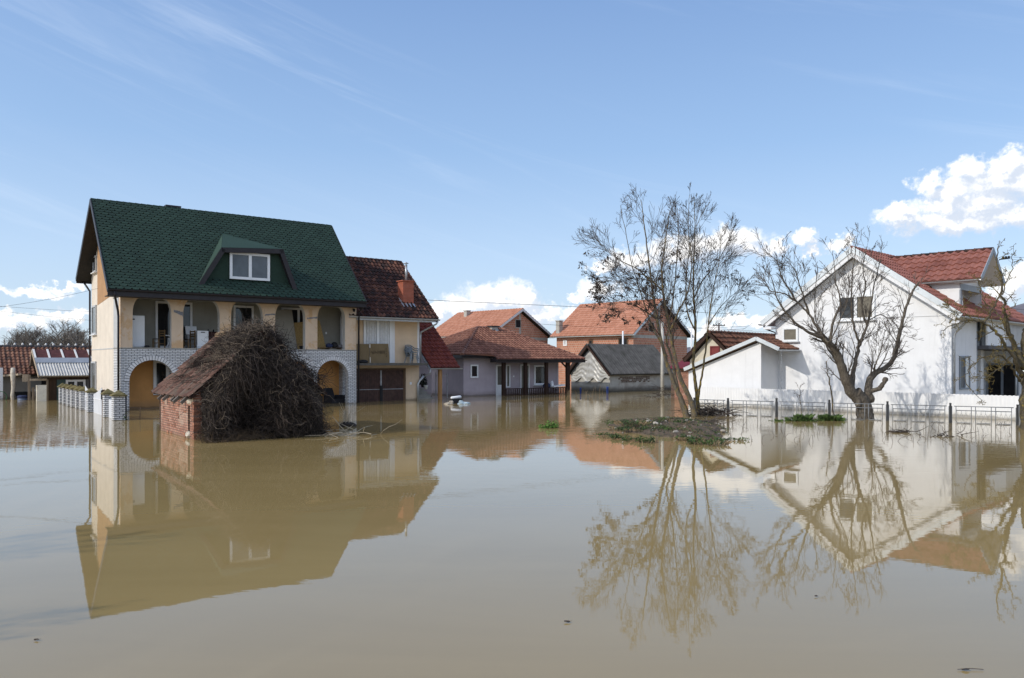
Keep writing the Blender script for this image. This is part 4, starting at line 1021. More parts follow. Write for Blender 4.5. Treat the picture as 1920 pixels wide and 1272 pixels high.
    mb = MB(); mb.bar((-xe+.62,-.05,ez-.10), (-.9,-.05,rz-.98), .10, .08); mb.build('gable_moulding', M['white_wall'], roof)
    mb = MB(); mb.box(-xe+.1, -hw-.004, -ov+.05, 0, ez-.32, ez-.2); mb.build('eave_return', M['white_wall'], roof)
    mb = MB(); mb.box(hw+.004, xe-.1, -ov+.05, .05, ez-.32, ez-.2); mb.build('eave_return', M['white_wall'], roof)
    mb = MB(); gutter(mb, (-xe-.1,y0-.02,ez-.02), (-xe-.1,y0+L,ez-.02), .085); gutter(mb, (xe+.1,y0-.02,ez-.02), (xe+.1,y0+L,ez-.02), .085); mb.build('gutter', M['zinc'], roof)
    pipe(H, [(xe+.08,y0+.4,ez-.12), (xe,y0+.55,ez-.3), (hw+.12,.12,ez-.75), (hw+.08,.12,ez-.95), (hw+.08,.12,-.4)], .055, 'zinc')
    pipe(H, [(-xe,y0+.3,ez-.1), (-xe,y0+.35,ez-.25), (-hw-.1,.2,ez-.5), (-hw-.08,.2,-.3)], .05, 'dark_trim')
    # dormer facing the side
    xo = hw+.82; ap = F.X(1862, 468.5, xo); yc, az = ap.y, ap.z; el = F.X(1839, 523, xo); hwid = max(1.0, abs(el.y-yc)); dz = el.z
    zr_at = lambda z: (rz-z)/sl
    x0a = max(0.2, zr_at(az)); x0e = max(.2, zr_at(dz))
    mb = MB(); 
    slab(mb, [(x0e,yc-hwid,dz), (xo,yc-hwid,dz), (xo,yc,az), (x0a,yc,az)], .12); slab(mb, [(xo,yc+.003,az), (xo,yc+hwid,dz), (x0e,yc+hwid,dz), (x0a,yc+.003,az)], .12)
    dr = mb.build('dormer_roof', M['white_deck'], H)
    mb = MB(); e = Vector((0,hwid,az-dz)); ll = e.length
    tiles(mb, (x0e,yc-hwid-.02,dz+.012), (1,0,0), e, lambda s: ((x0a-x0e)*s/ll, xo-x0e), ll, .42, .36, .09, .06)
    e = Vector((0,-hwid,az-dz)); tiles(mb, (xo,yc+hwid+.02,dz+.012), (-1,0,0), e, lambda s: (0, (xo-x0e)-(x0a-x0e)*s/ll), ll, .42, .36, .09, .06)
    mb.build('dormer_tiles', M['white_house_tile'], dr)
    mb = MB(); ridge_caps(mb, (x0a,yc,az+.04), (xo,yc,az+.04), .10, .42); mb.build('ridge_cap', M['dark_tile'], dr)
    mb = MB(); mb.bar((xo+.02,yc-hwid,dz), (xo+.02,yc,az), .03, .22); mb.bar((xo+.02,yc,az), (xo+.02,yc+hwid,dz), .03, .22); mb.build('barge_board', M['grey_blue2'], dr)
    mb = MB(); gutter(mb, (x0e,yc-hwid-.1,dz-.02), (xo,yc-hwid-.1,dz-.02), .08); mb.build('gutter', M['zinc'], dr)
    ww = hwid-.28; zf = zb
    mb = MB(); mb.prism([(hw-.15,yc-ww,zf), (hw-.15,yc-ww,dz-.0), (zr_at(dz)+.3,yc-ww,dz-.0), (zr_at(zf+1.4)-.4,yc-ww,zf+1.3)], (0,.15,0)); mb.prism([(hw-.15,yc+ww,zf), (hw-.15,yc+ww,dz), (zr_at(dz)+.3,yc+ww,dz), (zr_at(zf+1.4)-.4,yc+ww,zf+1.3)], (0,-.15,0))
    mb.prism([(hw-.45,yc-ww+.16,dz-.12), (hw-.45,yc+ww-.16,dz-.12), (hw-.45,yc,az-.25)], (.25,0,0)); mb.prism([(hw-1.0,yc-ww+.16,zf), (hw-1.0,yc+ww-.16,zf), (hw-1.0,yc+ww-.16,dz-.1), (hw-1.0,yc-ww+.16,dz-.1)], (.15,0,0))
    mb.prism([(hw-.3,yc-hwid+.02,dz-.13), (hw-.3,yc-ww+.13,dz-.13), (hw-.3,yc-ww+.13,dz+.15), (hw-.3,yc-hwid+.02,dz-.03)], (.9,0,0))
    dw = mb.build('dormer_wall', M['white_wall'], H)
    mb = MB(); mb.box(hw-.18, hw-.12, yc-ww, yc+ww, dz-.42, dz-.13); mb.box(hw-.18, hw-.125, yc-ww-.012, yc-ww+.14, zf, dz-.43); mb.box(hw-.18, hw-.125, yc+ww-.14, yc+ww+.012, zf, dz-.43); mb.build('dormer_trim', M['grey_blue2'], dw)
    window(dw, 'y', 1, hw-.845, yc-ww+.4, yc+ww-.4, zf+.2, dz-.5, frame='white_plastic', glass='curtain_glass', fw=.1, name='dormer_door', d=.05)
    # cable bracket on the dormer gable
    mb = MB(); q = F.X(1872, 487, xo); mb.tube([(xo+.03,q.y,q.z), (xo+.45,q.y+.05,q.z+.02)], .03, 6)
    for k in range(3): mb.lathe([(.03,-.02), (.055,0), (.055,.09), (.02,.12)], (xo+.2+.12*k, q.y+.02, q.z+.02), 7)
    mb.build('cable_bracket', M['black'], dr)
    return dict(br=F.w(xo+.4, q.y+.05, q.z+.1))
M['grey_blue'] = plain('blue_grey_paint', (.20,.225,.26), .5, .1, 3)
M['grey_blue2'] = plain('mid_grey_trim', (.30,.33,.37), .5, .1, 3)
M['grey_slab'] = plain('dark_slab', (.10,.10,.11), .9, .2, 3)
M['white_deck'] = plain('white_soffit', (.72,.72,.72), .7, .06, 3)
M['shutter_olive'] = plain('olive_shutter', (.15,.135,.105), .5, .15, 6)
M['shutter_dark'] = plain('dark_shutter', (.10,.10,.105), .5, .15, 6)
WH = white_house()

def annex():
    F = WHF; ya = -1.8; H = F.root('white_annex', 'low white annex with grey metal barge boards, left of the white house', 'outbuilding')
    xa = F.x(1418, ya-.25); az = F.Y(1418, 636, ya-.25).z
    xl, zl = F.x(1284, ya-.25), F.Y(1284, 692, ya-.25).z; xr, zr = F.x(1461, ya-.25), F.Y(1461, 655, ya-.25).z
    wl, wr = F.x(1291, ya), F.x(1427, ya); dep = 5.0
    zt = lambda x: (az-(xa-x)*(az-zl)/(xa-xl) if x < xa else az-(x-xa)*(az-zr)/(xr-xa))-.17
    mb = MB(); mb.prism([(wl,ya,-.6), (wr,ya,-.6), (wr,ya,zt(wr)), (xa,ya,zt(xa)), (wl,ya,zt(wl))], (0,.25,0)); mb.box(wl, wl+.2, ya+.25, ya+dep, -.6, zt(wl)); mb.box(wr-.2, wr, ya+.25, ya+dep, -.6, zt(wr)-.05)
    mb.box(wr+.002, -4.39, ya+dep-3.4, ya+dep-3.2, -.6, zr-.18)
    mb.build('wall', M['white_wall'], H)
    x0 = F.x(1433, ya+1.6); x1 = F.x(1452, ya+1.6); mb = MB(); zd = F.Y(1440, 695, ya+1.6).z
    mb.box(x0, x1, ya+1.55, ya+1.597, -.5, zd); dd = mb.build('door', M['door_white'], H)
    mb = MB(); mb.box(x0+.08, x0+.11, ya+1.52, ya+1.545, .95, 1.15); mb.build('handle', M['black'], dd)
    mb = MB(); y0 = ya-.25
    slab(mb, [(xl,y0+dep,zl), (xl,y0,zl), (xa,y0,az), (xa,y0+dep,az)], .1); slab(mb, [(xa+.002,y0+dep,az), (xa+.002,y0,az), (xr,y0,zr), (xr,y0+dep,zr)], .1); roof = mb.build('roof', M['brown_wood'], H)
    mb = MB(); e = Vector((xa-xr,0,az-zr)); tiles(mb, (xr+.02,y0+.03,zr+.01), (0,1,0), e, lambda s: (0, dep), e.length, .32, .25, .05, .035)
    e = Vector((xa-xl,0,az-zl)); tiles(mb, (xl-.02,y0+dep,zl+.01), (0,-1,0), e, lambda s: (0, dep-.03), e.length, .42, .30, .085, .055); mb.build('roof_tiles', M['old_tile'], roof)
    mb = MB(); mb.bar((xl-.05,y0-.02,zl-.03), (xa,y0-.02,az+.03), .03, .20); mb.bar((xa,y0-.02,az+.03), (xr,y0-.02,zr+.0), .03, .20); mb.build('barge_board', M['barge'], roof)
    mb = MB(); gutter(mb, (xr+.08,y0,zr-.02), (xr+.08,y0+dep*.6,zr-.02), .09); mb.build('gutter', M['zinc'], roof)
    c = (xr+.06, y0+.1, 0); mb = MB()
    n = 26; zt_, zb_ = zr-.12, .2
    for i in range(n):
        z = zt_+(zb_-zt_)*i/n; s = (-1)**i
        mb.tube([(c[0]+.03*s,c[1],z), (c[0]-.03*s,c[1]+.02,z-(zt_-zb_)/n*.9)], [.022,.010], 5)
    mb.build('rain_chain', M['zinc'], H)
M['door_white'] = plain('off_white_door', (.62,.62,.63), .5, .05, 3)
annex()

def old_house():
    p = at(1334, 678, 47); F = Frame(p.x, p.y, -45); H = F.root('cream_cottage', 'old cream cottage with weathered tile roof and small red window, behind the white annex', 'house')
    az = 4.13; ov = .3; xl, zl = -1.75, 2.45; xr, zr = 2.5, 1.78; L = 9.5; s1 = (az-zl)/abs(xl); s2 = (az-zr)/xr
    mb = MB(); mb.prism([(-1.5,0,-.6), (2.2,0,-.6), (2.2,0,az-.22-2.2*s2), (0,0,az-.22), (-1.5,0,az-.22-1.5*s1)], (0,.3,0)); mb.box(-1.5, -1.3, .3, L-1, -.6, 2.4); mb.box(2.0, 2.2, .3, L-1, -.6, 1.75); mb.build('wall', M['cream_old'], H)
    a, b = F.Y(1332, 667, 0), F.Y(1350, 649, 0); window(H, 'x', -1, 0, a.x, b.x, a.z, b.z, frame='red_paint', glass='red_paint', fw=.07, d=.06)
    mb = MB(); slab(mb, [(xl,L-ov,zl), (xl,-ov,zl), (0,-ov,az), (0,L-ov,az)], .1); slab(mb, [(.002,L-ov,az), (.002,-ov,az), (xr,-ov,zr), (xr,L-ov,zr)], .1); roof = mb.build('roof', M['roof_deck'], H)
    mb = MB(); e = Vector((-xr,0,az-zr)); tiles(mb, (xr+.02,-ov,zr+.01), (0,1,0), e, lambda s: (0, L), e.length, .42, .28, .08, .07)
    e = Vector((-xl,0,az-zl)); tiles(mb, (xl-.02,L-ov,zl+.01), (0,-1,0), e, lambda s: (0, L), e.length, .42, .28, .08, .07); mb.build('roof_tiles', M['old_tile'], roof)
    mb = MB(); ridge_caps(mb, (0,-ov,az+.03), (0,L-ov,az+.03), .11, .38); mb.build('ridge_cap', M['old_tile'], roof)
    mb = MB(); mb.bar((xl,-ov-.02,zl-.05), (0,-ov-.02,az-.05), .03, .18); mb.bar((0,-ov-.02,az-.05), (xr,-ov-.02,zr-.05), .03, .18); mb.build('barge_board', M['dark_wood'], roof)
M['cream_old'] = render('old_cream_plaster', (.58,.54,.44), zt=.3, patch=(.48,.44,.36))
M['red_paint'] = plain('dark_red_paint', (.17,.03,.03), .6, .2, 4)
old_house()

def red_shed():
    p = at(1262, 678, 49); F = Frame(p.x, p.y, -45); H = F.root('red_roof_shed', 'small brick shed with dark red sheet roof, behind the leaning tree', 'shed')
    L = 2.7; mb = MB(); mb.box(.1, L, 0, 2.5, -.6, 1.95); mb.build('wall', M['old_brick'], H)
    z0, z1 = 1.95, 2.75; mb = MB(); slab(mb, [(-.2,-.3,z0), (L+.3,-.3,z0), (L+.3,2.6,z1), (-.2,2.6,z1)], .05); roof = mb.build('roof', M['roof_deck'], H)
    mb = MB(); e = Vector((0,2.9,z1-z0)); corrugated(mb, (-.2,-.32,z0+.01), (1,0,0), e, L+.5, e.length, 3.2, .2, .035, 4); mb.build('roof_sheet', plain('red_roof_sheet', (.19,.028,.035), .5, .12, 2), roof)
red_shed()

# far right neighbour: a sliver of red roof between the branches
def far_house(u, D, deg, label, mat, zr=4.6, ez=2.9, w=8, dpt=7):
    p = at(u, 678, D); F = Frame(p.x, p.y, deg); H = F.root('tiled_house', label, 'house')
    mb = MB(); mb.box(0, w, 0, dpt, -.6, ez); mb.prism([(0,0,ez), (0,dpt,ez), (0,dpt/2,zr-.2)], (.25,0,0)); mb.prism([(w-.25,0,ez), (w-.25,dpt,ez), (w-.25,dpt/2,zr-.2)], (.25,0,0)); mb.build('wall', M['white_wall'], H)
    mb = MB(); slab(mb, [(-.4,-.5,ez-.1), (w+.4,-.5,ez-.1), (w+.4,dpt/2,zr), (-.4,dpt/2,zr)], .1); slab(mb, [(-.4,dpt/2+.002,zr), (w+.4,dpt/2+.002,zr), (w+.4,dpt+.5,ez-.1), (-.4,dpt+.5,ez-.1)], .1); roof = mb.build('roof', M['roof_deck'], H)
    mb = MB(); e = Vector((0,dpt/2+.5,zr-ez+.1)); tiles(mb, (-.4,-.52,ez-.09), (1,0,0), e, lambda s: (0, w+.8), e.length, .36, .25, .05, .03, 4); e = Vector((0,-dpt/2-.5,zr-ez+.1)); tiles(mb, (w+.4,dpt+.52,ez-.09), (-1,0,0), e, lambda s: (0, w+.8), e.length, .36, .25, .05, .03, 4); mb.build('roof_tiles', M[mat], roof)
far_house(1868, 62, -50, 'house with red tile roof beyond the balcony at the right edge', 'white_house_tile', 6.1, 4.2)

# ---------------------------------------------------------------- long shed at the far left
def left_shed():
    p = G(85, 751); F = Frame(p.x, p.y, 37.03)
    # the building behind
    H = F.root('tiled_barn', 'long barn with mossy old tile roof and white ridge knobs, behind the porch', 'barn')
    yr, rz, ye, ez = 6.2, 3.62, 3.4, 1.55; xl, xr = -9, 9.5
    rz = F.Y(90, 652, yr).z
    mb = MB(); mb.box(xl+.4, xr-.4, 3.9, 8.6, -.6, 1.75); mb.build('wall', M['barn_wall'], H)
    mb = MB(); slab(mb, [(xl,ye,ez), (xr,ye,ez), (xr,yr,rz), (xl,yr,rz)], .1); slab(mb, [(xl,yr+.003,rz), (xr,yr+.003,rz), (xr,9,ez), (xl,9,ez)], .1); roof = mb.build('roof', M['roof_deck'], H)
    mb = MB(); e = Vector((0,yr-ye,rz-ez)); tiles(mb, (xl,ye-.02,ez+.01), (1,0,0), e, lambda s: (0, xr-xl), e.length, .34, .25, .06, .04); e = Vector((0,yr-9,rz-ez)); tiles(mb, (xr,9.02,ez+.01), (-1,0,0), e, lambda s: (0, xr-xl), e.length, .34, .25, .06, .04, 4); mb.build('roof_tiles', M['old_tile'], roof)
    mb = MB(); ridge_caps(mb, (xl,yr,rz+.03), (xr,yr,rz+.03), .12, .45); mb.build('ridge_cap', M['grey_cap'], roof)
    mb = MB(); n = int((xr-xl)/.45)
    for i in range(n): x = xl+(i+.5)*(xr-xl)/n; mb.lathe([(.06,0), (.075,.06), (.04,.14), (.01,.16)], (x,yr,rz+.14), 6)
    mb.build('ridge_knob', M['batten_white'], roof)
    # the porch in front
    P = F.root('timber_porch', 'open timber lean-to with pale corrugated roof and red upper strip, beside the cream gable', 'lean-to')
    xf = F.x(73, -.5); zf = F.Y(73, 705, -.5).z; xk = 8.5
    ys = [-.5, 1.15, 1.85, 3.2]; ap = F.X(24, 656, xf); 
    zt = F.Y(24, 656.5, 3.2).z; s = (zt-zf)/3.7
    zz = lambda y: zf+s*(y+.5)
    mb = MB(); slab(mb, [(xf,-.5,zz(-.5)-.04), (xk,-.5,zz(-.5)-.04), (xk,3.2,zz(3.2)-.04), (xf,3.2,zz(3.2)-.04)], .06); slab(mb, [(xf,3.203,zz(3.2)-.04), (xk,3.203,zz(3.2)-.04), (xk,4.6,zz(3.2)-1.4), (xf,4.6,zz(3.2)-1.4)], .06); roof = mb.build('roof', M['grey_wood'], P)
    mb = MB(); e = Vector((0,1,s)); corrugated(mb, (xf,-.56,zz(-.56)), (1,0,0), e, xk-xf, 1.75*math.sqrt(1+s*s), 1.9, .155, .05, 6); mb.build('corrugated_sheet', M['pale_sheet'], roof)
    mb = MB(); mb.prism([(xf,1.17,zz(1.17)+.065), (xk,1.17,zz(1.17)+.065), (xk,1.93,zz(1.93)+.05), (xf,1.93,zz(1.93)+.05)], (0,0,.012)); mb.build('metal_strip', M['flat_metal'], roof)
    mb = MB(); mb.prism([(xf,1.85,zz(1.85)+.02), (xk,1.85,zz(1.85)+.02), (xk,3.2,zz(3.2)+.02), (xf,3.2,zz(3.2)+.02)], (0,0,.02)); mb.build('red_strip', plain('dark_red_felt', (.085,.028,.026), .9, .4, 3, dirt=(.035,.018,.018)), roof)
    mb = MB(); x = xf+.02
    while x < xk:
        mb.bar((x+.04,1.9,zz(1.9)+.06), (x+.04,3.2,zz(3.2)+.06), .11, .04); x += .78
    mb.build('roof_batten', M['batten_white'], roof)
    mb = MB(); mb.bar((xf-.03,-.55,zf-.04), (xf-.03,3.2,zt-.04), .035, .17); mb.bar((xf-.03,3.2,zt-.04), (xf-.03,4.7,zt-1.5), .035, .12); mb.build('barge_board', M['pale_wood'], roof)
    for u, v, y, w in ((55, 703, .6, .13), (89, 712, -.1, .11), (62.5, 727, .5, .12)):
        x = F.x(u, y); mb = MB(); mb.rv = .8; mb.box(x-w/2, x+w/2, y, y+w, -.4, F.Y(u, v, y).z); mb.build('post', M['grey_wood'], P)
    x = F.x(24, 1.6); mb = MB(); rr = random.Random(2); q = [(x+rr.uniform(-.04,.04),1.6+rr.uniform(-.04,.04),z) for z in (-.4,.3,.8,1.2,1.6,2.0)]; mb.tube(q, [.11,.10,.11,.13,.15,.12], 7); mb.build('patched_post', M['patchy'], P)
    mb = MB(); xx, x2 = F.x(56, 0), F.x(88, 0); mb.rv = .9; mb.box(xx, x2, -.1, .02, 1.22, 1.34); mb.box(F.x(42,.9), F.x(54,.9), .85, .9, 1.15, 1.6); mb.bar((F.x(8,3),3.0,1.5), (F.x(40,1.5),1.5,1.6), .1, .12); mb.build('cross_beam', M['pale_wood'], P)
    mb = MB()
    for i in range(34):
        x = .12+i*.24; mb.rv = None; mb.box(x, x+.225, 0, .03, -.5, zz(0)-.12)
    mb.build('board_wall', M['board_brown'], P)
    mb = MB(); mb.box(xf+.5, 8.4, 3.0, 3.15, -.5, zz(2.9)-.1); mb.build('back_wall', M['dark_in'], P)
    a, b = F.Y(123, 745, 0), F.Y(160, 712, 0); window(P, 'x', -1, -.0, a.x, b.x, .45, b.z, panes=2, frame='white_trim', glass='glass', fw=.12, d=.09)
    mb = MB(); mb.box(F.x(106.5), a.x-.02, -.035, -.003, -.4, b.z+.02); mb.build('green_panel', plain('teal_panel', (.05,.085,.085), .5, .2, 3), P)
    mb = MB(); mb.box(b.x+.03, b.x+1.6, -.035, -.003, -.4, b.z+.02); mb.build('green_panel', M['shutter_dark'], P)
    # things kept in the porch
    def put(name, label, cat, u, y): p_ = F.w(F.x(u, y), y); return empty(name, (p_.x, p_.y, 0), F.a, label, cat)
    x = F.x(78, -.35); e = put('white_cabinet', 'rust-stained white metal cabinet standing in the porch water', 'cabinet', 78, -.75)
    wd = F.x(87.5,-.75)-F.x(68.5,-.75); mb = MB(); mb.box(-wd/2, wd/2, 0, .25, -.4, F.Y(78, 722.5, -.75).z); mb.build('body', plain('rusty_white_enamel', (.70,.66,.56), .5, .12, 3, dirt=(.40,.26,.12), dscale=1.6), e)
    mb = MB(); mb.box(-wd/2+.02, wd/2-.02, -.02, -.003, -.3, F.Y(78, 722.5, -.75).z-.06); mb.build('door', M['white_cab'], e)
    e = put('blue_drum', 'low dark blue plastic drum in the shade of the porch', 'drum', 42.5, 1.2)
    mb = MB(); mb.lathe([(.26,-.4), (.28,.0), (.28,.12)], n=14); mb.build('body', M['pale_blue'], e); mb = MB(); mb.lathe([(.29,.125), (.30,.16), (.30,.26), (.2,.30)], n=14); mb.build('lid', M['navy'], e)
    e = put('handcart', 'dark handcart tray standing in the porch', 'cart', 44, 1.9); mb = MB(); mb.prism([(-.5,-.3,.5), (.5,-.3,.5), (.4,-.2,.1), (-.4,-.2,.1)], (0,.7,0)); mb.build('tray', M['black'], e); mb = MB(); mb.tube([(.5,-.25,.45), (.85,-.25,.75), (.85,.35,.75), (.5,.35,.45)], .02, 6); mb.build('handle', M['galv_dull'], e)
    # pale wall end at the frame edge and the bicycle wheel beside it
    e = put('garden_wall', 'pale wall end at the left edge of the water', 'wall', 1, 2.6); mb = MB(); mb.box(-1.4, F.x(5.5,2.6)-F.x(1,2.6), 0, .3, -.4, F.Y(1, 690, 2.6).z); mb.build('wall_end', M['white_wall'], e)
    e = put('bicycle_wheel', 'green rimmed bicycle wheel leaning at the left edge', 'wheel', 1.0, 2.2)
    mb = MB(); n = 28; mb.tube([(.33*math.cos(2*math.pi*i/n), 0, .20+.33*math.sin(2*math.pi*i/n)) for i in range(n+1)], .022, 6); mb.build('tyre', plain('green_tyre', (.05,.16,.07), .6, .2, 5), e)
    mb = MB(); [mb.tube([(0,0,.2), (.31*math.cos(2*math.pi*i/12), 0, .2+.31*math.sin(2*math.pi*i/12))], .004, 3) for i in range(12)]; mb.tube([(0,-.04,.2), (0,.04,.2)], .03, 8); mb.build('spokes', M['galv_dull'], e)
M['barn_wall'] = render('barn_wall', (.30,.28,.25), zt=.3)
M['grey_cap'] = tile_mat('grey_ridge_tile', (.05,.045,.045), (.10,.09,.085), (.17,.15,.14), .9)
M['flat_metal'] = plain('flat_grey_metal', (.34,.36,.38), .5, .1, 2, metal=.3)
M['pale_wood'] = wood('pale_board', (.42,.34,.25))
M['board_brown'] = wood('brown_boards', (.075,.045,.03))
M['patchy'] = plain('patchy_plaster', (.55,.50,.42), .9, .25, 6, dirt=(.30,.20,.13), dscale=5)
M['white_cab'] = plain('white_enamel_door', (.72,.69,.60), .45, .12, 3, dirt=(.45,.32,.16), dscale=2)
M['pale_blue'] = plain('pale_blue_plastic', (.10,.13,.20), .5, .1, 4)
left_shed()
# ---------------------------------------------------------------- the brick ruin and its dry creeper
def ruin():
    F = Frame(-9.75, 23.9, 37.03)
    H = F.root('brick_hut', 'ruined red brick hut with crumbling tile roof, half buried in dry creeper', 'hut')
    L, Dp = 4.3, 4.3; ez = 1.42; xr = F.x(490, 0); rz = F.Y(490, 624, 0).z; xl = -.14
    zu = lambda x: ez+(rz-ez)*(x/xr if x < xr else (2*xr-x)/xr)
    # left wall with a narrow window slot, ragged edges
    y0, y1 = .38, .62
    mb = MB(); mb.box(0, .25, y1, Dp, -.6, ez); mb.box(0, .25, .0, y0, -.6, 1.0); mb.box(0, .25, y0+.0, y1-.0, -.6, -.0+.12); mb.box(0,.25,y0,y1,1.02,ez)
    mb.box(0, .25, .0, y0, 1.0, ez-.12)
    mb.mi = 1; rr = random.Random(3)
    for r in range(20):
        z = -.1+r*.078
        if rr.random() < .75: mb.box(rr.uniform(-.025,.0), .2, rr.uniform(-.07,-.02), .13, z+.006, z+.070)
    for _ in range(22):
        y = rr.uniform(.7, Dp-.2); z = rr.randrange(0, 17)*.078; mb.box(-rr.uniform(.006,.016), .05, y, y+rr.uniform(.1,.22), z+.006, z+.070)
    mb.build('wall', [M['old_brick'], M['loose_brick']], H)
    mb = MB(); mb.box(.08, .16, y0-.0, y1, .1, 1.0); mb.build('window_slot', M['dark_in'], H)
    mb = MB(); mb.box(.0, .09, y0+.02, y0+.05, .1, 1.0); mb.box(.0, .09, y0+.03, y1-.02, .58, .61); mb.build('window_slot_frame', M['brown_wood'], H)
    mb = MB(); lumpy(mb, (.1,.42,1.22), (.17,.30,.24), 5, 9, 6, .18); lumpy(mb, (.08,.1,1.30), (.15,.16,.2), 8, 8, 5, .2); lumpy(mb, (.0,.52,.12), (.10,.14,.1), 9, 8, 5, .2); mb.build('plaster_lump', M['patchy'], H)
    mb = MB(); mb.prism([(.25,.02,-.6), (L-.1,.02,-.6), (L-.1,.02,zu(L-.1)-.2), (xr,.02,rz-.2), (.25,.02,zu(.25)-.2)], (0,.2,0)); mb.prism([(0,Dp-.2,-.6), (L,Dp-.2,-.6), (L,Dp-.2,zu(L)-.2), (xr,Dp-.2,rz-.2), (0,Dp-.2,zu(0)-.2)], (0,.2,0)); mb.box(L-.3, L-.1, .22, Dp-.2, -.6, zu(L-.1)-.2)
    mb.build('gable', M['dark_gable'], H)
    # sagging roof deck with uneven tiles
    s = (rz-ez)/xr
    mb = MB(); slab(mb, [(xl,Dp+.35,ez+xl*s), (xl,-.15,ez+xl*s), (xr,-.15,rz), (xr,Dp+.35,rz)], .06); slab(mb, [(xr+.002,Dp+.35,rz), (xr+.002,-.15,rz), (L,-.15,zu(L)), (L,Dp+.35,zu(L))], .06); roof = mb.build('roof', M['dark_wood'], H)
    mb = MB(); rr = random.Random(11); e = Vector((xr-xl,0,rz-ez-xl*s)); n_ = int(e.length/.29); eu = e.normalized(); nn = Vector((-eu.z,0,eu.x))
    ny = 20
    for k in range(n_):
        for j in range(ny):
            y = -.2+(Dp+.6)*j/ny; w = (Dp+.6)/ny*.94
            if rr.random() < .05: continue
            if 4 <= k <= 5 and 11 <= j <= 14: continue
            mb.rv = rr.random(); o = Vector((xl,0,ez+xl*s))+eu*(k*.29+rr.uniform(-.03,.03)-(.04 if k == 0 else 0))+nn*(.03+rr.uniform(0,.02)-.05*math.sin(math.pi*j/ny))
            tl = .40+(.06 if k == 0 else 0); p = [o+Vector((0,y+w*i/4,0)) for i in range(5)]
            tw = rr.uniform(-.05, .05)
            for i in range(4):
                h0, h1 = .055*math.sin(math.pi*i/4), .055*math.sin(math.pi*(i+1)/4)
                a, b = p[i]+nn*(h0+.03), p[i+1]+nn*(h1+.03); c, d = b+eu*tl-nn*.035+Vector((0,tw*.2,0)), a+eu*tl-nn*.035+Vector((0,tw*.2,0))
                mb.poly(a, b, c, d); mb.poly(a-nn*.018, b-nn*.018, b, a)
    mb.build('roof_tiles', M['hut_tile'], roof)
    mb = MB(); rr = random.Random(5)
    for i in range(5):
        y = .2+i*.75; a = Vector((xl-.10-rr.uniform(0,.12), y, ez+(xl-.15)*s-.03)); mb.rv = rr.random(); mb.bar(a, a+eu*1.0+Vector((0,rr.uniform(-.1,.1),0)), .10, .09)
    mb.build('rafter', M['grey_wood2'], roof)
    mb = MB()
    for i in range(9):
        mb.rv = rr.random(); y = Dp-1.7+i*.22; mb.tube([(xr-.1,y,rz+.03),(xr+.06,y+.24,rz+.05)], .11, 7)
    mb.build('ridge_tile', M['old_cap'], roof)
    return F, L, Dp, ez, rz, xr, zu
M['loose_brick'] = plain('loose_brick', (.36,.16,.10), .9, .35, 5, rnd=.5)
M['dark_gable'] = plain('dark_mud_wall', (.05,.04,.03), 1, .4, 3)
M['grey_wood2'] = wood('grey_rafter', (.15,.13,.11), axis=0)
M['old_cap'] = tile_mat('pale_cap_tile', (.20,.14,.09), (.30,.21,.13), (.38,.28,.18), .9)
HF, HL, HD, HEZ, HRZ, HXR, HZU = ruin()

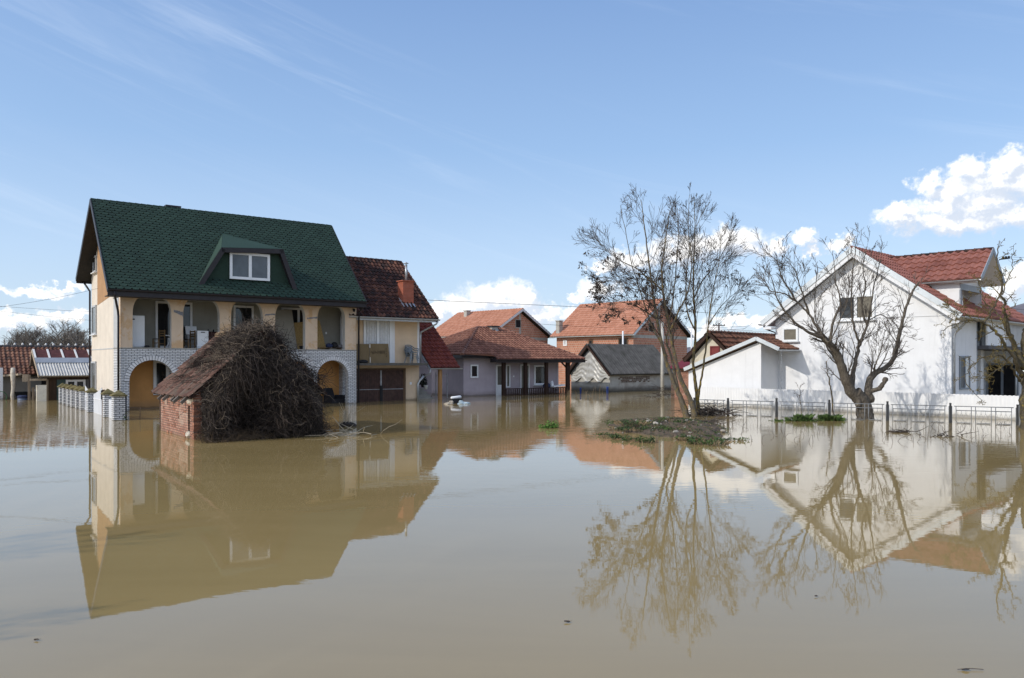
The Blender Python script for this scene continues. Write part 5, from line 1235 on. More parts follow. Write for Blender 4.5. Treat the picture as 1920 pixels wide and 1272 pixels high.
def creeper():
    F = HF; e = F.root('dry_creeper', 'brown tangle of dry creeper draped over the brick hut', 'creeper')
    rr = random.Random(21)
    # outer surface of the mass in the hut's axes: for height fraction and angle
    top = Vector((HXR+.15, .4, HRZ+.12))
    KX = (HF.x(606, -.8)-.15)/(5.2-.15)
    # silhouette over the front: x extent at each height
    def prof(u):      # u from 0 (left) to 1 (right) along the front: surface height
        x = .15+u*(HL+1.0-.15)
        xq = x
        pts = [(.0,1.0),(.6,1.55),(1.3,2.42),(1.75,2.98),(2.15,3.30),(2.6,3.26),(3.0,2.85),(3.35,2.58),(3.85,2.46),(4.3,1.9),(4.75,1.05),(5.05,.3),(5.3,-.1)]
        for (a, za), (b, zb) in zip(pts, pts[1:]):
            if a <= x <= b: return .15+(x-.15)*KX, za+(zb-za)*(x-a)/(b-a)
        return x*KX, 0
    def surf(u, f):
        """f: 0 at the ridge line, 1 at the water, hanging outwards"""
        x, zt = prof(u); out = .25+.75*f**.8+.25*math.sin(u*9+f*3)+.16*math.sin(u*23+1)
        hollow = max(0, 1-((u-.27)/.17)**2)*max(0, 1-((f-.72)/.42)**2)
        out -= .95*hollow
        return Vector((x, -.15-out*.78, zt*(1-f)-.05*f))
    # dark inner core
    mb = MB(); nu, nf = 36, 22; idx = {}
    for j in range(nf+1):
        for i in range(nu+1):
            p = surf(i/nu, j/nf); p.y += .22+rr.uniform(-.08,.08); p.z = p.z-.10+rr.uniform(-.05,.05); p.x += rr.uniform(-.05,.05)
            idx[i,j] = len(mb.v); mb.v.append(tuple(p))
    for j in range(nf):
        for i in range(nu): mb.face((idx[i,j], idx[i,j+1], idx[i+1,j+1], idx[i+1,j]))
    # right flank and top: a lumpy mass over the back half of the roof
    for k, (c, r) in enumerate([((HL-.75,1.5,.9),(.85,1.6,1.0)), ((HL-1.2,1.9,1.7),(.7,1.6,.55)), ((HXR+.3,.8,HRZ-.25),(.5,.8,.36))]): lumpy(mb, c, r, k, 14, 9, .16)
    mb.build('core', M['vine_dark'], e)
    # strands
    mb = MB()
    def strand(p, d, n, st, grav, wob, r, hug=None):
        pts = [p.copy()]
        for i in range(n):
            d = (d+Vector((rr.gauss(0,wob), rr.gauss(0,wob), rr.gauss(0,wob)-grav))).normalized(); p = p+d*st; pts.append(p.copy())
            if p.z < .0: break
        mb.rv = rr.random(); mb.tube(pts, [r*(1-.6*i/len(pts)) for i in range(len(pts))], 3, False)
    for _ in range(6400):
        u = rr.random()**.9; f = rr.random()**1.15*.92; p = surf(u, f); p += Vector((rr.uniform(-.1,.1), rr.uniform(-.12,.16), rr.uniform(-.06,.08)))
        d = surf(min(1,u+.02), min(1,f+.12))-surf(u, f) if rr.random() < .6 else Vector((rr.gauss(0,1), rr.gauss(0,.5), rr.gauss(0,.7)))
        strand(p, d.normalized() if d.length > 0 else Vector((0,0,-1)), rr.randint(4, 9), rr.uniform(.06,.13), .13, .50, rr.uniform(.004,.012))
    for _ in range(1100):       # long hanging stems
        u = rr.uniform(.05, .98); p = surf(u, rr.uniform(0,.25)); p += Vector((0,rr.uniform(-.15,.1),0))
        strand(p, Vector((rr.gauss(0,.25), -.35, -.6)).normalized(), rr.randint(6, 14), rr.uniform(.08,.14), .24, .30, rr.uniform(.005,.011))
    for _ in range(2600):       # over the ridge and the back slope
        q = rr.random()
        if q < .5:
            y = rr.uniform(-.3, 2.3)*rr.random()**.5; x = HXR+rr.uniform(-.75, .7)*(1-.15*y); p = Vector((x, y, HZU(x)+.07+rr.random()*.16)); d = Vector((rr.gauss(0,1), rr.gauss(0,.7), .15))
        else:
            x = rr.uniform(HXR, HL-.1); y = rr.uniform(-.2, HD-1.6); p = Vector((x, y, max(.2, HZU(min(x,HL)))+.10+rr.random()*.35)); d = Vector((rr.gauss(.4,.6), rr.gauss(0,.8), -.2))
        strand(p, d.normalized(), rr.randint(4, 9), rr.uniform(.06,.13), .10, .4, rr.uniform(.005,.011))
    for _ in range(260):        # whiskers breaking the outline
        u = rr.uniform(.12, .98); p = surf(u, rr.uniform(0,.12)); p.y += .25
        strand(p, Vector((rr.gauss(0,.7), rr.gauss(0,.4), 1)).normalized(), rr.randint(3, 6), rr.uniform(.04,.08), .12, .3, .006)
    for _ in range(1100):        # thin cover creeping down the tiled slope
        x = HXR-abs(rr.gauss(0,.85)); y = rr.uniform(-.15, 3.6)
        if x < .2: continue
        p = Vector((x, y, HZU(x)+.12)); strand(p, Vector((-1, rr.gauss(0,.8), -.6)).normalized(), rr.randint(3, 7), .10, .05, .35, .007)
    mb.build('stems', M['vine'], e)
    mb = MB()
    for _ in range(900):
        u = rr.uniform(.03, .98); f = rr.random()**1.5*.9; p = surf(u, f); p += Vector((rr.uniform(-.1,.1), rr.uniform(-.16,.02), rr.uniform(0,.1)))
        strand(p, Vector((rr.gauss(0,1), rr.gauss(-.2,.5), rr.gauss(0,.6))).normalized(), rr.randint(3, 8), rr.uniform(.06,.14), .10, .45, rr.uniform(.004,.009))
    for _ in range(1300):  # extra pale stems along the top paint in its sunlit tone
        x = HXR-abs(rr.gauss(0,.6)); y = rr.uniform(-.25, 1.8); p = Vector((x, y, HZU(x)+.16+rr.random()*.1)); strand(p, Vector((rr.gauss(0,1), rr.gauss(0,1), rr.uniform(-.2,.4))).normalized(), rr.randint(3, 7), rr.uniform(.05,.11), .06, .45, .006)
    mb.build('pale_sunlit_stems', M['vine_pale_sunlit'], e)
    # flattened dead growth at the foot of the front
    mb = MB()
    for _ in range(2600):
        x = rr.uniform(.05, 3.3); y = -.15-rr.random()**1.2*1.25*(1-.12*x); hh = .38*max(0, 1-abs((x-1.2)/2.3)**2)*(1-(abs(y)/1.5))
        p = Vector((x, y, rr.uniform(0, max(.04, hh)))); strand(p, Vector((rr.gauss(0,1), rr.gauss(0,.7), rr.uniform(-.1,.6))).normalized(), rr.randint(2, 5), rr.uniform(.05,.10), .15, .4, rr.uniform(.004,.008))
    mb.build('dead_undergrowth', M['straw_dark'], e)
M['vine_pale_sunlit'] = plain('pale_sunlit_vine', (.23,.18,.135), .9, .3, 6, rnd=.6)
M['straw_dark'] = plain('dead_undergrowth', (.15,.105,.065), .95, .3, 6, rnd=.6)
creeper()

# ---------------------------------------------------------------- trees
class TreeGen:
    def __init__(s, seed): s.r = random.Random(seed); s.trunk = MB(); s.crown = MB(); s.tips = []
    def curve(s, pts, n=5):
        """smooth polyline through control points"""
        P = [Vector(p) for p in pts]; out = []
        for i in range(len(P)-1):
            p0, p1, p2, p3 = P[max(i-1,0)], P[i], P[i+1], P[min(i+2,len(P)-1)]
            for k in range(n):
                t = k/n; out.append(.5*((2*p1)+(p2-p0)*t+(2*p0-5*p1+4*p2-p3)*t*t+(3*p1-p0-3*p2+p3)*t**3))
        out.append(P[-1]); return out
    def limb(s, pts, r0, r1, mb=None, n=8, jag=.0, sub=5):
        c = s.curve(pts, sub); m = len(c)
        if jag: c = [c[0]]+[p+Vector((s.r.gauss(0,jag), s.r.gauss(0,jag), s.r.gauss(0,jag*.5))) for p in c[1:]]
        rad = [(r0+(r1-r0)*(i/(m-1))**.62)*(1+s.r.uniform(-.08,.08)) for i in range(m)]
        (mb or s.trunk).tube(c, rad, n); return c, rad
    def grow(s, p, d, length, r, level, cfg):
        nseg = max(3, int(length/cfg['seg'])); st = length/nseg; pts = [p.copy()]; dirs = [d.copy()]
        for i in range(nseg):
            d = (d+Vector((s.r.gauss(0,cfg['wob']), s.r.gauss(0,cfg['wob']), s.r.gauss(0,cfg['wob'])+cfg['up']))).normalized()
            p = p+d*st; pts.append(p.copy()); dirs.append(d.copy())
        rad = [max(cfg['rmin'], r*(1-.8*i/nseg)) for i in range(nseg+1)]
        s.crown.rv = s.r.random(); s.crown.tube(pts, rad, 5 if r > .02 else (4 if r > .011 else 3), False)
        if level >= cfg['levels']: s.tips.append((pts[-1], d)); return
        nb = s.r.randint(*cfg['nb'][min(level, len(cfg['nb'])-1)])
        for k in range(nb):
            f = s.r.uniform(cfg.get('start', .25), 1.0); i = min(nseg-1, int(f*nseg)); q = pts[i].lerp(pts[i+1], f*nseg-i if f < 1 else 1)
            side = dirs[i].orthogonal().normalized(); side.rotate(Matrix.Rotation(s.r.uniform(0, 2*math.pi), 3, dirs[i]))
            a = s.r.uniform(*cfg['ang']); nd = (dirs[i]*math.cos(a)+side*math.sin(a)).normalized()
            s.grow(q, nd, length*s.r.uniform(*cfg['ratio'])*(1.1-.5*f), max(cfg['rmin'], rad[i]*.62), level+1, cfg)
    def sprout(s, c, rad, f0, f1, n, length, cfg, ang=(.5,1.1), rs=.5, taper=.5, bias=None):
        m = len(c)-1
        for k in range(n):
            f = f0+(f1-f0)*(k+s.r.random())/n; i = min(m-1, int(f*m)); q = c[i].lerp(c[i+1], f*m-i); t = (c[i+1]-c[i]).normalized()
            side = t.orthogonal().normalized(); side.rotate(Matrix.Rotation(s.r.uniform(0, 2*math.pi), 3, t))
            if bias is not None: side = (side+Vector(bias)).normalized()
            a = s.r.uniform(*ang); d = (t*math.cos(a)+side*math.sin(a)).normalized()
            s.grow(q, d, length*s.r.uniform(.6,1.2)*(1-taper*(f-f0)/max(.01, f1-f0)), max(cfg['rmin'], min(rad[i]*rs, .04)), 0, cfg)
def pv(D, *pts):
    """points of a limb: (u, v, offset in depth)"""
    return [at(u, v, D+o) for u, v, o in pts]
def mound_z(): return .12

def leaning_trees():
    D = 34.0
    cfg = dict(seg=.30, wob=.055, up=.05, levels=2, nb=[(4,7),(2,4)], ang=(.3,.8), ratio=(.42,.75), rmin=.0058, start=.15)
    T = TreeGen(5); e = empty('bare_tree', at(1296, 780, D), 0, 'tall leaning bare tree of several grey stems with withered leaf clusters, on the mound', 'tree')
    stems = [ (pv(D, (1290,786,0),(1279,752,.0),(1262,715,.1),(1248,672,.2),(1238,630,.2),(1229,585,.3),(1222,530,.3),(1214,470,.4),(1207,415,.4),(1202,375,.5)), .145, .012),
              (pv(D, (1303,784,-.2),(1294,748,-.2),(1276,710,-.3),(1266,672,-.4),(1256,620,-.5),(1247,570,-.7),(1241,510,-.8),(1248,450,-.9),(1256,395,-1.0)), .15, .012),
              (pv(D, (1286,784,.3),(1275,748,.35),(1268,712,.5),(1258,668,.7),(1250,640,.8),(1258,590,1.0),(1266,520,1.2),(1272,450,1.3),(1270,390,1.4)), .10, .010),
              (pv(D, (1250,670,.2),(1238,640,.5),(1222,610,.8),(1205,560,1.0),(1186,500,1.2),(1172,430,1.3),(1163,385,1.4)), .06, .008),
              (pv(D, (1256,622,-.5),(1270,590,-.8),(1290,545,-1.0),(1297,490,-1.2),(1290,430,-1.3),(1293,365,-1.3)), .055, .008),
              (pv(D, (1232,600,.3),(1212,585,0),(1186,572,-.3),(1155,563,-.6),(1120,545,-.9)), .042, .007),
              (pv(D, (1222,530,.3),(1196,505,.2),(1165,490,0),(1130,462,-.2),(1112,440,-.3)), .038, .007),
              (pv(D, (1241,545,-.7),(1215,520,-.9),(1185,512,-1.2),(1150,520,-1.4),(1110,520,-1.5)), .036, .007),
              (pv(D, (1226,560,.3),(1200,545,.6),(1165,540,1.0),(1128,552,1.2)), .034, .007) ]
    for k, (p, r0, r1) in enumerate(stems):
        c, rad = T.limb([q-e.location for q in p], r0, r1, n=9 if r0 > .08 else 6, jag=.008)
        big = r0 > .08
        T.sprout(c, rad, .42 if big else .40, 1.0, 24 if big else 13, 2.6 if big else 1.8, cfg, rs=.30, taper=.72, bias=(0,0,.3), ang=(.45,1.1))
    tr = T.trunk.build('trunk', M['bark'], e); T.crown.build('crown', M['twig'], e)
    # withered leaf clusters hanging mostly low on the left
    lv = MB(); rr = random.Random(9)
    tips = [(p, d) for p, d in T.tips if p.x < 1.0 and 1.6 < p.z < 7.4 and rr.random() < (.75 if p.z < 5.2 else .3)]
    for p, d in rr.sample(tips, min(len(tips), 420)):
        if rr.random() < .30+.05*max(0, p.z-3.5): continue
        for _ in range(rr.randint(5, 13)):
            lv.rv = rr.random(); c = p+Vector((rr.gauss(0,.05), rr.gauss(0,.05), -rr.random()*.13)); a = Vector((rr.gauss(0,1), rr.gauss(0,1), rr.gauss(0,1)-.8)).normalized(); b = a.orthogonal().normalized()*rr.uniform(.024,.042); l = rr.uniform(.09,.16)
            lv.poly(c, c+a*l*.5+b, c+a*l, c+a*l*.5-b)
    lv.build('withered_leaves', M['dry_leaf'], e)
    D2 = 34.8
    T = TreeGen(17); e = empty('bare_tree', at(1308, 778, D2), 0, 'slender bare tree with ochre lichen on its upright stems, right of the leaning one', 'tree')
    stems = [ (pv(D2, (1309,782,0),(1308,752,0),(1303,712,.1),(1300,680,.1),(1304,630,.2),(1302,580,.3),(1300,530,.3),(1302,470,.4),(1303,420,.4),(1302,380,.4)), .115, .010),
              (pv(D2, (1308,752,0),(1313,722,-.2),(1320,680,-.3),(1326,630,-.4),(1331,585,-.5),(1340,530,-.6),(1348,490,-.6),(1352,440,-.7)), .065, .009),
              (pv(D2, (1304,620,.2),(1290,590,.4),(1286,550,.5),(1288,505,.7),(1296,455,.8),(1312,410,.8),(1330,380,.8)), .045, .008),
              (pv(D2, (1301,560,.3),(1318,525,.4),(1340,500,.5),(1362,460,.6),(1375,430,.7)), .035, .007),
              (pv(D2, (1328,610,-.4),(1348,580,-.3),(1372,555,-.2),(1392,540,-.1)), .030, .006) ]
    for k, (p, r0, r1) in enumerate(stems):
        c, rad = T.limb([q-e.location for q in p], r0, r1, n=8 if r0 > .08 else 6, jag=.008)
        T.sprout(c, rad, .40, 1.0, 24 if r0 > .06 else 13, 2.35 if r0 > .06 else 1.7, cfg, rs=.30, taper=.72, bias=(.1,0,.3), ang=(.45,1.1))
    T.trunk.build('trunk', M['bark_ochre'], e); T.crown.build('crown', M['twig'], e)
    lv = MB()
    for p, d in rr.sample(T.tips, 130):
        if p.z > 6.5: continue
        for _ in range(rr.randint(3, 7)):
            lv.rv = rr.random(); c = p+Vector((rr.gauss(0,.04), rr.gauss(0,.04), -rr.random()*.1)); a = Vector((rr.gauss(0,1), rr.gauss(0,1), rr.gauss(0,1)-.8)).normalized(); b = a.orthogonal().normalized()*.03; l = rr.uniform(.08,.14)
            lv.poly(c, c+a*l*.5+b, c+a*l, c+a*l*.5-b)
    lv.build('withered_leaves', M['dry_leaf'], e)
leaning_trees()
for k, (x, y, rz, sc) in enumerate(((-12.6, 6.4, 2.1, .56), (-9.6, 4.1, .7, .40))):
    src = [o for o in COL.objects if o.name == 'bare_tree.001'][0]; c = copy_tree(src); c.location = (x, y, 0); c.rotation_euler = (0, 0, rz); c.scale = (sc,)*3
    c['label'] = ('taller bare tree standing left of the view, its shadow streaking across the near water', 'smaller bare tree standing left of the view, its shadow crossing the lower left corner')[k]

def fruit_tree():
    D = 32.6; T = TreeGen(31); e = empty('old_fruit_tree', G(1622, 786), 0, 'old bare fruit tree with thick forked trunk, in front of the white gable', 'tree')
    cfg = dict(seg=.24, wob=.08, up=.07, levels=2, nb=[(3,6),(2,3)], ang=(.35,.85), ratio=(.38,.66), rmin=.0066)
    L = [ (pv(D, (1624,795,0),(1621,775,0),(1616,752,0),(1604,738,0)), .35, .28),
          (pv(D, (1612,752,0),(1592,728,-.1),(1582,700,-.2),(1572,670,-.3),(1556,646,-.4),(1540,630,-.5)), .27, .12),
          (pv(D, (1620,765,0),(1628,738,.1),(1630,715,.2),(1640,700,.3),(1660,690,.4),(1676,672,.5),(1684,640,.5),(1692,605,.6),(1700,575,.6),(1712,545,.7),(1722,530,.7)), .21, .03),
          (pv(D, (1628,735,.1),(1645,730,-.1),(1655,722,-.2),(1661,709,-.2)), .11, .085),
          (pv(D, (1544,634,-.5),(1522,626,-.7),(1500,612,-.8),(1478,592,-.9),(1460,566,-1.0),(1452,540,-1.0),(1440,500,-1.1)), .085, .012),
          (pv(D, (1545,633,-.5),(1530,610,-.3),(1516,588,-.2),(1492,565,0),(1468,550,.1),(1444,545,.2),(1431,520,.2)), .08, .012),
          (pv(D, (1556,646,-.4),(1560,615,-.4),(1568,590,-.5),(1576,570,-.6),(1572,545,-.6),(1566,520,-.6),(1562,470,-.7)), .075, .010),
          (pv(D, (1516,588,-.2),(1508,560,-.2),(1499,535,-.3),(1490,505,-.3),(1474,492,-.3)), .055, .010),
          (pv(D, (1492,565,0),(1478,540,.1),(1466,520,.1),(1456,490,.2),(1436,474,.2)), .05, .010),
          (pv(D, (1596,735,.1),(1600,700,.3),(1606,670,.4),(1614,640,.5),(1626,610,.6),(1632,575,.6),(1640,530,.7),(1650,490,.7)), .13, .012),
          (pv(D, (1612,645,.5),(1600,610,.3),(1596,570,.2),(1598,520,.1),(1604,470,0),(1608,440,0)), .06, .010),
          (pv(D, (1626,610,.6),(1616,575,.8),(1622,540,.9),(1618,500,1.0),(1626,462,1.0)), .06, .010),
          (pv(D, (1580,690,-.2),(1560,665,.1),(1545,640,.3),(1530,600,.5),(1528,560,.6),(1534,500,.7)), .06, .009),
          (pv(D, (1630,600,.6),(1652,590,.6),(1668,605,.5),(1682,640,.5)), .03, .010),
          (pv(D, (1546,634,-.5),(1556,640,-.9),(1575,600,-1.0),(1590,560,-1.1),(1592,510,-1.2)), .05, .009),
          (pv(D, (1640,702,.3),(1640,688,.1),(1645,675,0),(1652,655,0),(1660,620,0)), .05, .012) ]
    for k, (p, r0, r1) in enumerate(L):
        c, rad = T.limb([q-e.location for q in p], r0, r1, n=10 if r0 > .1 else 7, jag=.014 if r0 > .05 else .01)
        if r0 < .3 and k != 3:
            nsp = 22 if k in (2, 9) else (14 if k != 1 else 16)
            T.sprout(c, rad, .22, 1.0, nsp, 1.22, cfg, rs=.34, taper=.3, bias=(0,0,.5), ang=(.45,1.1))
    mb = T.trunk
    for _ in range(16):
        q = random.Random(_).choice(L[1:3])[0]; 
    rr = random.Random(3)
    lumpy(mb, at(1634,748,D)-e.location, (.12,.12,.17), 3, 9, 6, .2); lumpy(mb, at(1660,712,D-.2)-e.location, (.12,.1,.1), 4, 8, 5, .15); lumpy(mb, at(1610,758,D-.2)-e.location, (.14,.12,.2), 6, 8, 5, .2); lumpy(mb, at(1622,788,D)-e.location, (.39,.36,.14), 7, 12, 5, .12)
    T.trunk.build('trunk', M['bark_old'], e); T.crown.build('crown', M['twig_grey'], e)
fruit_tree()

def lichen_tree():
    D = 27.6; T = TreeGen(8); e = empty('lichen_tree', at(1921, 805, D), 0, 'bare tree covered in yellow lichen, cut by the right edge of the view', 'tree')
    cfg = dict(seg=.13, wob=.20, up=.03, levels=2, nb=[(4,7),(2,4)], ang=(.7,1.35), ratio=(.28,.5), rmin=.0065)
    L = [ (pv(D, (1926,812,0),(1925,770,0),(1926,725,0),(1927,690,0),(1926,650,.1),(1925,615,.1)), .25, .15),
          (pv(D, (1921,690,0),(1905,655,0),(1893,625,-.1),(1886,597,-.2),(1880,570,-.3),(1877,530,-.3),(1872,500,-.4),(1868,462,-.4)), .12, .014),
          (pv(D, (1916,705,0),(1902,672,-.3),(1884,646,-.4),(1866,622,-.5),(1846,606,-.6),(1822,601,-.7),(1795,606,-.8),(1762,622,-.9)), .10, .010),
          (pv(D, (1912,715,-.1),(1898,690,-.5),(1880,668,-.8),(1862,668,-1.0),(1840,672,-1.1),(1820,690,-1.2),(1808,715,-1.3),(1842,752,-1.4)), .05, .008),
          (pv(D, (1846,606,-.6),(1856,590,-.6),(1872,562,-.6),(1882,540,-.5),(1896,505,-.5),(1902,470,-.5)), .045, .010),
          (pv(D, (1893,625,-.1),(1880,600,.2),(1866,585,.4),(1850,572,.5),(1838,545,.5),(1834,520,.6)), .045, .010),
          (pv(D, (1900,665,-.3),(1876,690,-.5),(1860,700,-.7),(1848,712,-.8)), .04, .008),
          (pv(D, (1922,640,.1),(1935,600,.2),(1942,560,.2),(1930,520,.2)), .10, .014),
          (pv(D, (1922,650,.1),(1955,620,-.2),(1990,590,-.3),(2010,540,-.3)), .10, .014),
          (pv(D, (1822,601,-.7),(1812,590,-.7),(1796,586,-.8),(1780,582,-.9)), .02, .007) ]
    for k, (p, r0, r1) in enumerate(L):
        c, rad = T.limb([q-e.location for q in p], r0, r1, n=10 if r0 > .1 else 7, jag=.03)
        if k: T.sprout(c, rad, .18, 1.0, 15, .62, cfg, rs=.4, taper=.2, ang=(.7,1.4))
    T.trunk.build('trunk', M['bark_lichen'], e); T.crown.build('crown', M['twig_lichen'], e)
lichen_tree()

def saplings():
    for (u, v, D, pts, r, lab, n, ln) in [
        (1563, 779, 33, [(1563,784,0),(1560,745,0),(1556,720,-.1),(1552,700,-.1),(1549,678,-.1)], .045, 'dead leaning stem with stub branches beside the fruit tree', 7, .55),
        (1503, 781, 32.6, [(1503,786,0),(1502,765,0),(1500,745,0),(1501,722,0)], .018, 'thin bare sapling rising from the grass tuft by the fence', 9, .5)]:
        T = TreeGen(u); e = empty('sapling', G(u, v+2), 0, lab, 'sapling'); cfg = dict(seg=.12, wob=.15, up=.03, levels=1, nb=[(2,4)], ang=(.5,1.1), ratio=(.3,.6), rmin=.006)
        c, rad = T.limb([q-e.location for q in pv(D, *pts)], r, r*.4, n=6, jag=.015); T.sprout(c, rad, .35, 1, n, ln, cfg, rs=.4)
        T.trunk.build('stem', M['bark'], e); T.crown.build('twigs', M['twig_grey'], e)
saplings()

def woodland():
    """far bare wood on the left, one mass"""
    rr = random.Random(77); mb = MB(); br = MB()
    def far_tree(x, y, h):
        n = int(34+rr.random()*18); c = Vector((x, y, -.3)); mb.rv = rr.random()
        mb.tube([c, c+Vector((rr.gauss(0,.3),0,h*.35)), c+Vector((rr.gauss(0,.5),0,h*.8))], [.22,.16,.06], 4, False)
        for k in range(n):
            f = rr.uniform(.06, .85); p = c+Vector((0,0,h*f)); a = rr.uniform(0, 6.28); L_ = h*rr.uniform(.16,.36)*(1.15-f*.6); d = Vector((math.cos(a)*.8, math.sin(a)*.8, rr.uniform(.5,1.2))).normalized()
            q = p+d*L_; mb.rv = rr.random(); mb.tube([p, p.lerp(q,.5)+Vector((0,0,-.1)), q], [.06,.045,.02], 3, False)
            for j in range(5):
                s_ = p.lerp(q, rr.uniform(.3,1)); d2 = (d+Vector((rr.gauss(0,.7), rr.gauss(0,.7), rr.gauss(.2,.5)))).normalized(); q2 = s_+d2*L_*rr.uniform(.3,.55); mb.tube([s_, q2], [.03,.012], 3, False)
                for m_ in range(3):
                    s2 = s_.lerp(q2, rr.uniform(.2,1)); mb.tube([s2, s2+(d2+Vector((rr.gauss(0,.8), rr.gauss(0,.8), rr.gauss(.2,.5)))).normalized()*L_*.25], [.016,.010], 3, False)
    for k in range(120):
        y = rr.uniform(125, 185); u = rr.uniform(-60, 215); x = (u-CX)/FPX*y
        prof = 6.0+3.2*max(0, 1-((u-70)/55)**2)+3.5*max(0, 1-((u-135)/32)**2)
        far_tree(x, y, prof*rr.uniform(.72,1.08))
    tag(mb.build('woodland', plain('winter_wood', (.20,.175,.15), .95, .25, .5, rnd=.5)), 'brown leafless wood beyond the barn roof', 'wood', kind='stuff')
    b = MB()
    for k in range(110):
        y = rr.uniform(112, 122); u = rr.uniform(-60, 215); x = (u-CX)/FPX*y
        for j in range(26):
            p = Vector((x+rr.gauss(0,1.2), y+rr.gauss(0,1), -.3)); mb_h = rr.uniform(2.2,4.2)
            b.rv = rr.random(); b.tube([p, p+Vector((rr.gauss(0,.4), rr.gauss(0,.4), mb_h*.6)), p+Vector((rr.gauss(0,.8), rr.gauss(0,.8), mb_h))], [.05,.035,.015], 3, False)
    tag(b.build('undergrowth', plain('olive_scrub', (.16,.13,.075), .95, .3, .5, rnd=.5)), 'olive brown scrub along the foot of the leafless wood', 'scrub', kind='stuff')
woodland()

# ---------------------------------------------------------------- mound with weeds, tufts, debris
def leaf_clump(mb, c, r, h, n, rr, size=(.04,.09), blade=False):
    for _ in range(n):
        a = rr.uniform(0, 6.28); d = r*rr.random()**.5; p = c+Vector((d*math.cos(a), d*math.sin(a), rr.random()*h*(1-(d/r)**2*.7)))
        mb.rv = rr.random()
        if blade:
            t = Vector((math.cos(a)*.5*rr.random(), math.sin(a)*.5*rr.random(), 1)).normalized()*rr.uniform(.5,1)*h; s = Vector((-math.sin(a), math.cos(a), 0))*.008
            q = Vector((p.x, p.y, c.z-.03)); mb.poly(q-s, q+s, q+t*.7+s*.6+Vector((0,0,0)), q+t+Vector((t.x,t.y,-.02)))
        else:
            u = Vector((rr.gauss(0,1), rr.gauss(0,1), rr.gauss(.5,.6))).normalized(); l = rr.uniform(*size); v = u.orthogonal().normalized(); v.rotate(Matrix.Rotation(rr.uniform(0,6.28), 3, u)); v *= l*.36
            mb.poly(p, p+u*l*.45+v, p+u*l, p+u*l*.45-v)
def mound():
    rr = random.Random(12); pts = [(1122,793),(1128,800),(1150,808),(1180,815),(1215,820),(1260,824),(1300,827),(1335,829),(1362,827),(1383,815),(1378,804),(1350,797),(1320,792),(1300,788),(1262,786),(1230,786),(1200,788),(1160,790)]
    ring = [G(u, v) for u, v in pts]; c = sum(ring, Vector())/len(ring); ring = [c+(q-c)*.90 for q in ring]
    e = empty('earth_mound', (c.x, c.y, 0), 0); tag(e, kind='structure')
    mb = MB(); n = 96; m = 16; idx = {}
    def ringp(f):
        k = f*len(ring); i = int(k) % len(ring); t = k-int(k); p0, p1, p2, p3 = [ring[(i+q) % len(ring)] for q in (-1,0,1,2)]
        return .5*((2*p1)+(p2-p0)*t+(2*p0-5*p1+4*p2-p3)*t*t+(3*p1-p0-3*p2+p3)*t**3)
    def hh(r, a): return .34*(1-r**2.2)*(1+.0*a)-.05
    for j in range(m+1):
        r = 1.12*j/m
        for i in range(n):
            p = c+(ringp(i/n)-c)*r; z = hh(r, i)+rr.uniform(-.035,.035)*(1 if r < 1 else .3)+.03*math.sin(p.x*4+p.y*3)
            idx[i,j] = len(mb.v); mb.v.append((p.x-c.x, p.y-c.y, z))
    for j in range(m):
        for i in range(n): mb.face((idx[i,j], idx[i,j+1], idx[(i+1)%n,j+1], idx[(i+1)%n,j]))
    mb.build('soil', M['soil'], e).data.polygons.foreach_set('use_smooth', [False]*len(mb.f))
    st = MB()
    for _ in range(80):
        a, r = rr.random(), rr.random()**.6*.98; p = c+(ringp(a)-c)*r; s = rr.uniform(.015,.05) if rr.random() < .9 else rr.uniform(.07,.13); st.rv = rr.random(); lumpy(st, (p.x-c.x, p.y-c.y, hh(r,0)+s*.3), (s, s*rr.uniform(.6,1), s*.6), rr.random(), 6, 4, .25)
    st.build('stones', M['stone'], e)
    w = MB(); w2 = MB(); g = MB()
    spots = [(1188,793,.55,.26,900),(1165,797,.4,.2,420),(1205,798,.3,.16,260),(1250,799,.42,.15,420),(1285,800,.35,.13,300),(1210,814,.28,.2,420),(1180,812,.25,.13,200),(1298,812,.3,.22,420),(1278,810,.22,.2,250),(1332,818,.42,.22,620),(1300,817,.2,.16,220),(1360,812,.42,.14,420),(1335,801,.3,.12,240),(1150,808,.35,.16,300),(1138,803,.3,.12,160),(1275,793,.3,.2,220),(1240,790,.3,.2,200),(1320,806,.3,.1,160)]
    for k, (u, v, r, h, nn) in enumerate(spots):
        p = G(u, v, .25); q = Vector((p.x-c.x, p.y-c.y, max(.02, .26-.2*(Vector((p.x-c.x,p.y-c.y,0)).length/2.6)**2)))
        [leaf_clump(w if (k+z_) % 3 else w2, q+Vector((rr.gauss(0,r*.5), rr.gauss(0,r*.35), 0)), r*rr.uniform(.25,.6), h*rr.uniform(.4,1), nn//9, rr, (.025,.065)) for z_ in range(9)]
        leaf_clump(g, q, r*1.2, h*.8, nn//6, rr, blade=True)
    for _ in range(2600):
        a, r = rr.random(), rr.random()**.5; p = c+(ringp(a)-c)*r; bl = rr.random() < .55; leaf_clump(g if bl else (w2 if rr.random() < .6 else w), Vector((p.x-c.x, p.y-c.y, hh(r,0))), .10, .07, 4, rr, (.02,.05), blade=bl)
    w.build('weeds', M['leaf'], e)['kind'] = 'stuff'; w2.build('dark_weeds', M['leaf2'], e)['kind'] = 'stuff'; g.build('grass_blades', M['straw'], e)['kind'] = 'stuff'
mound()
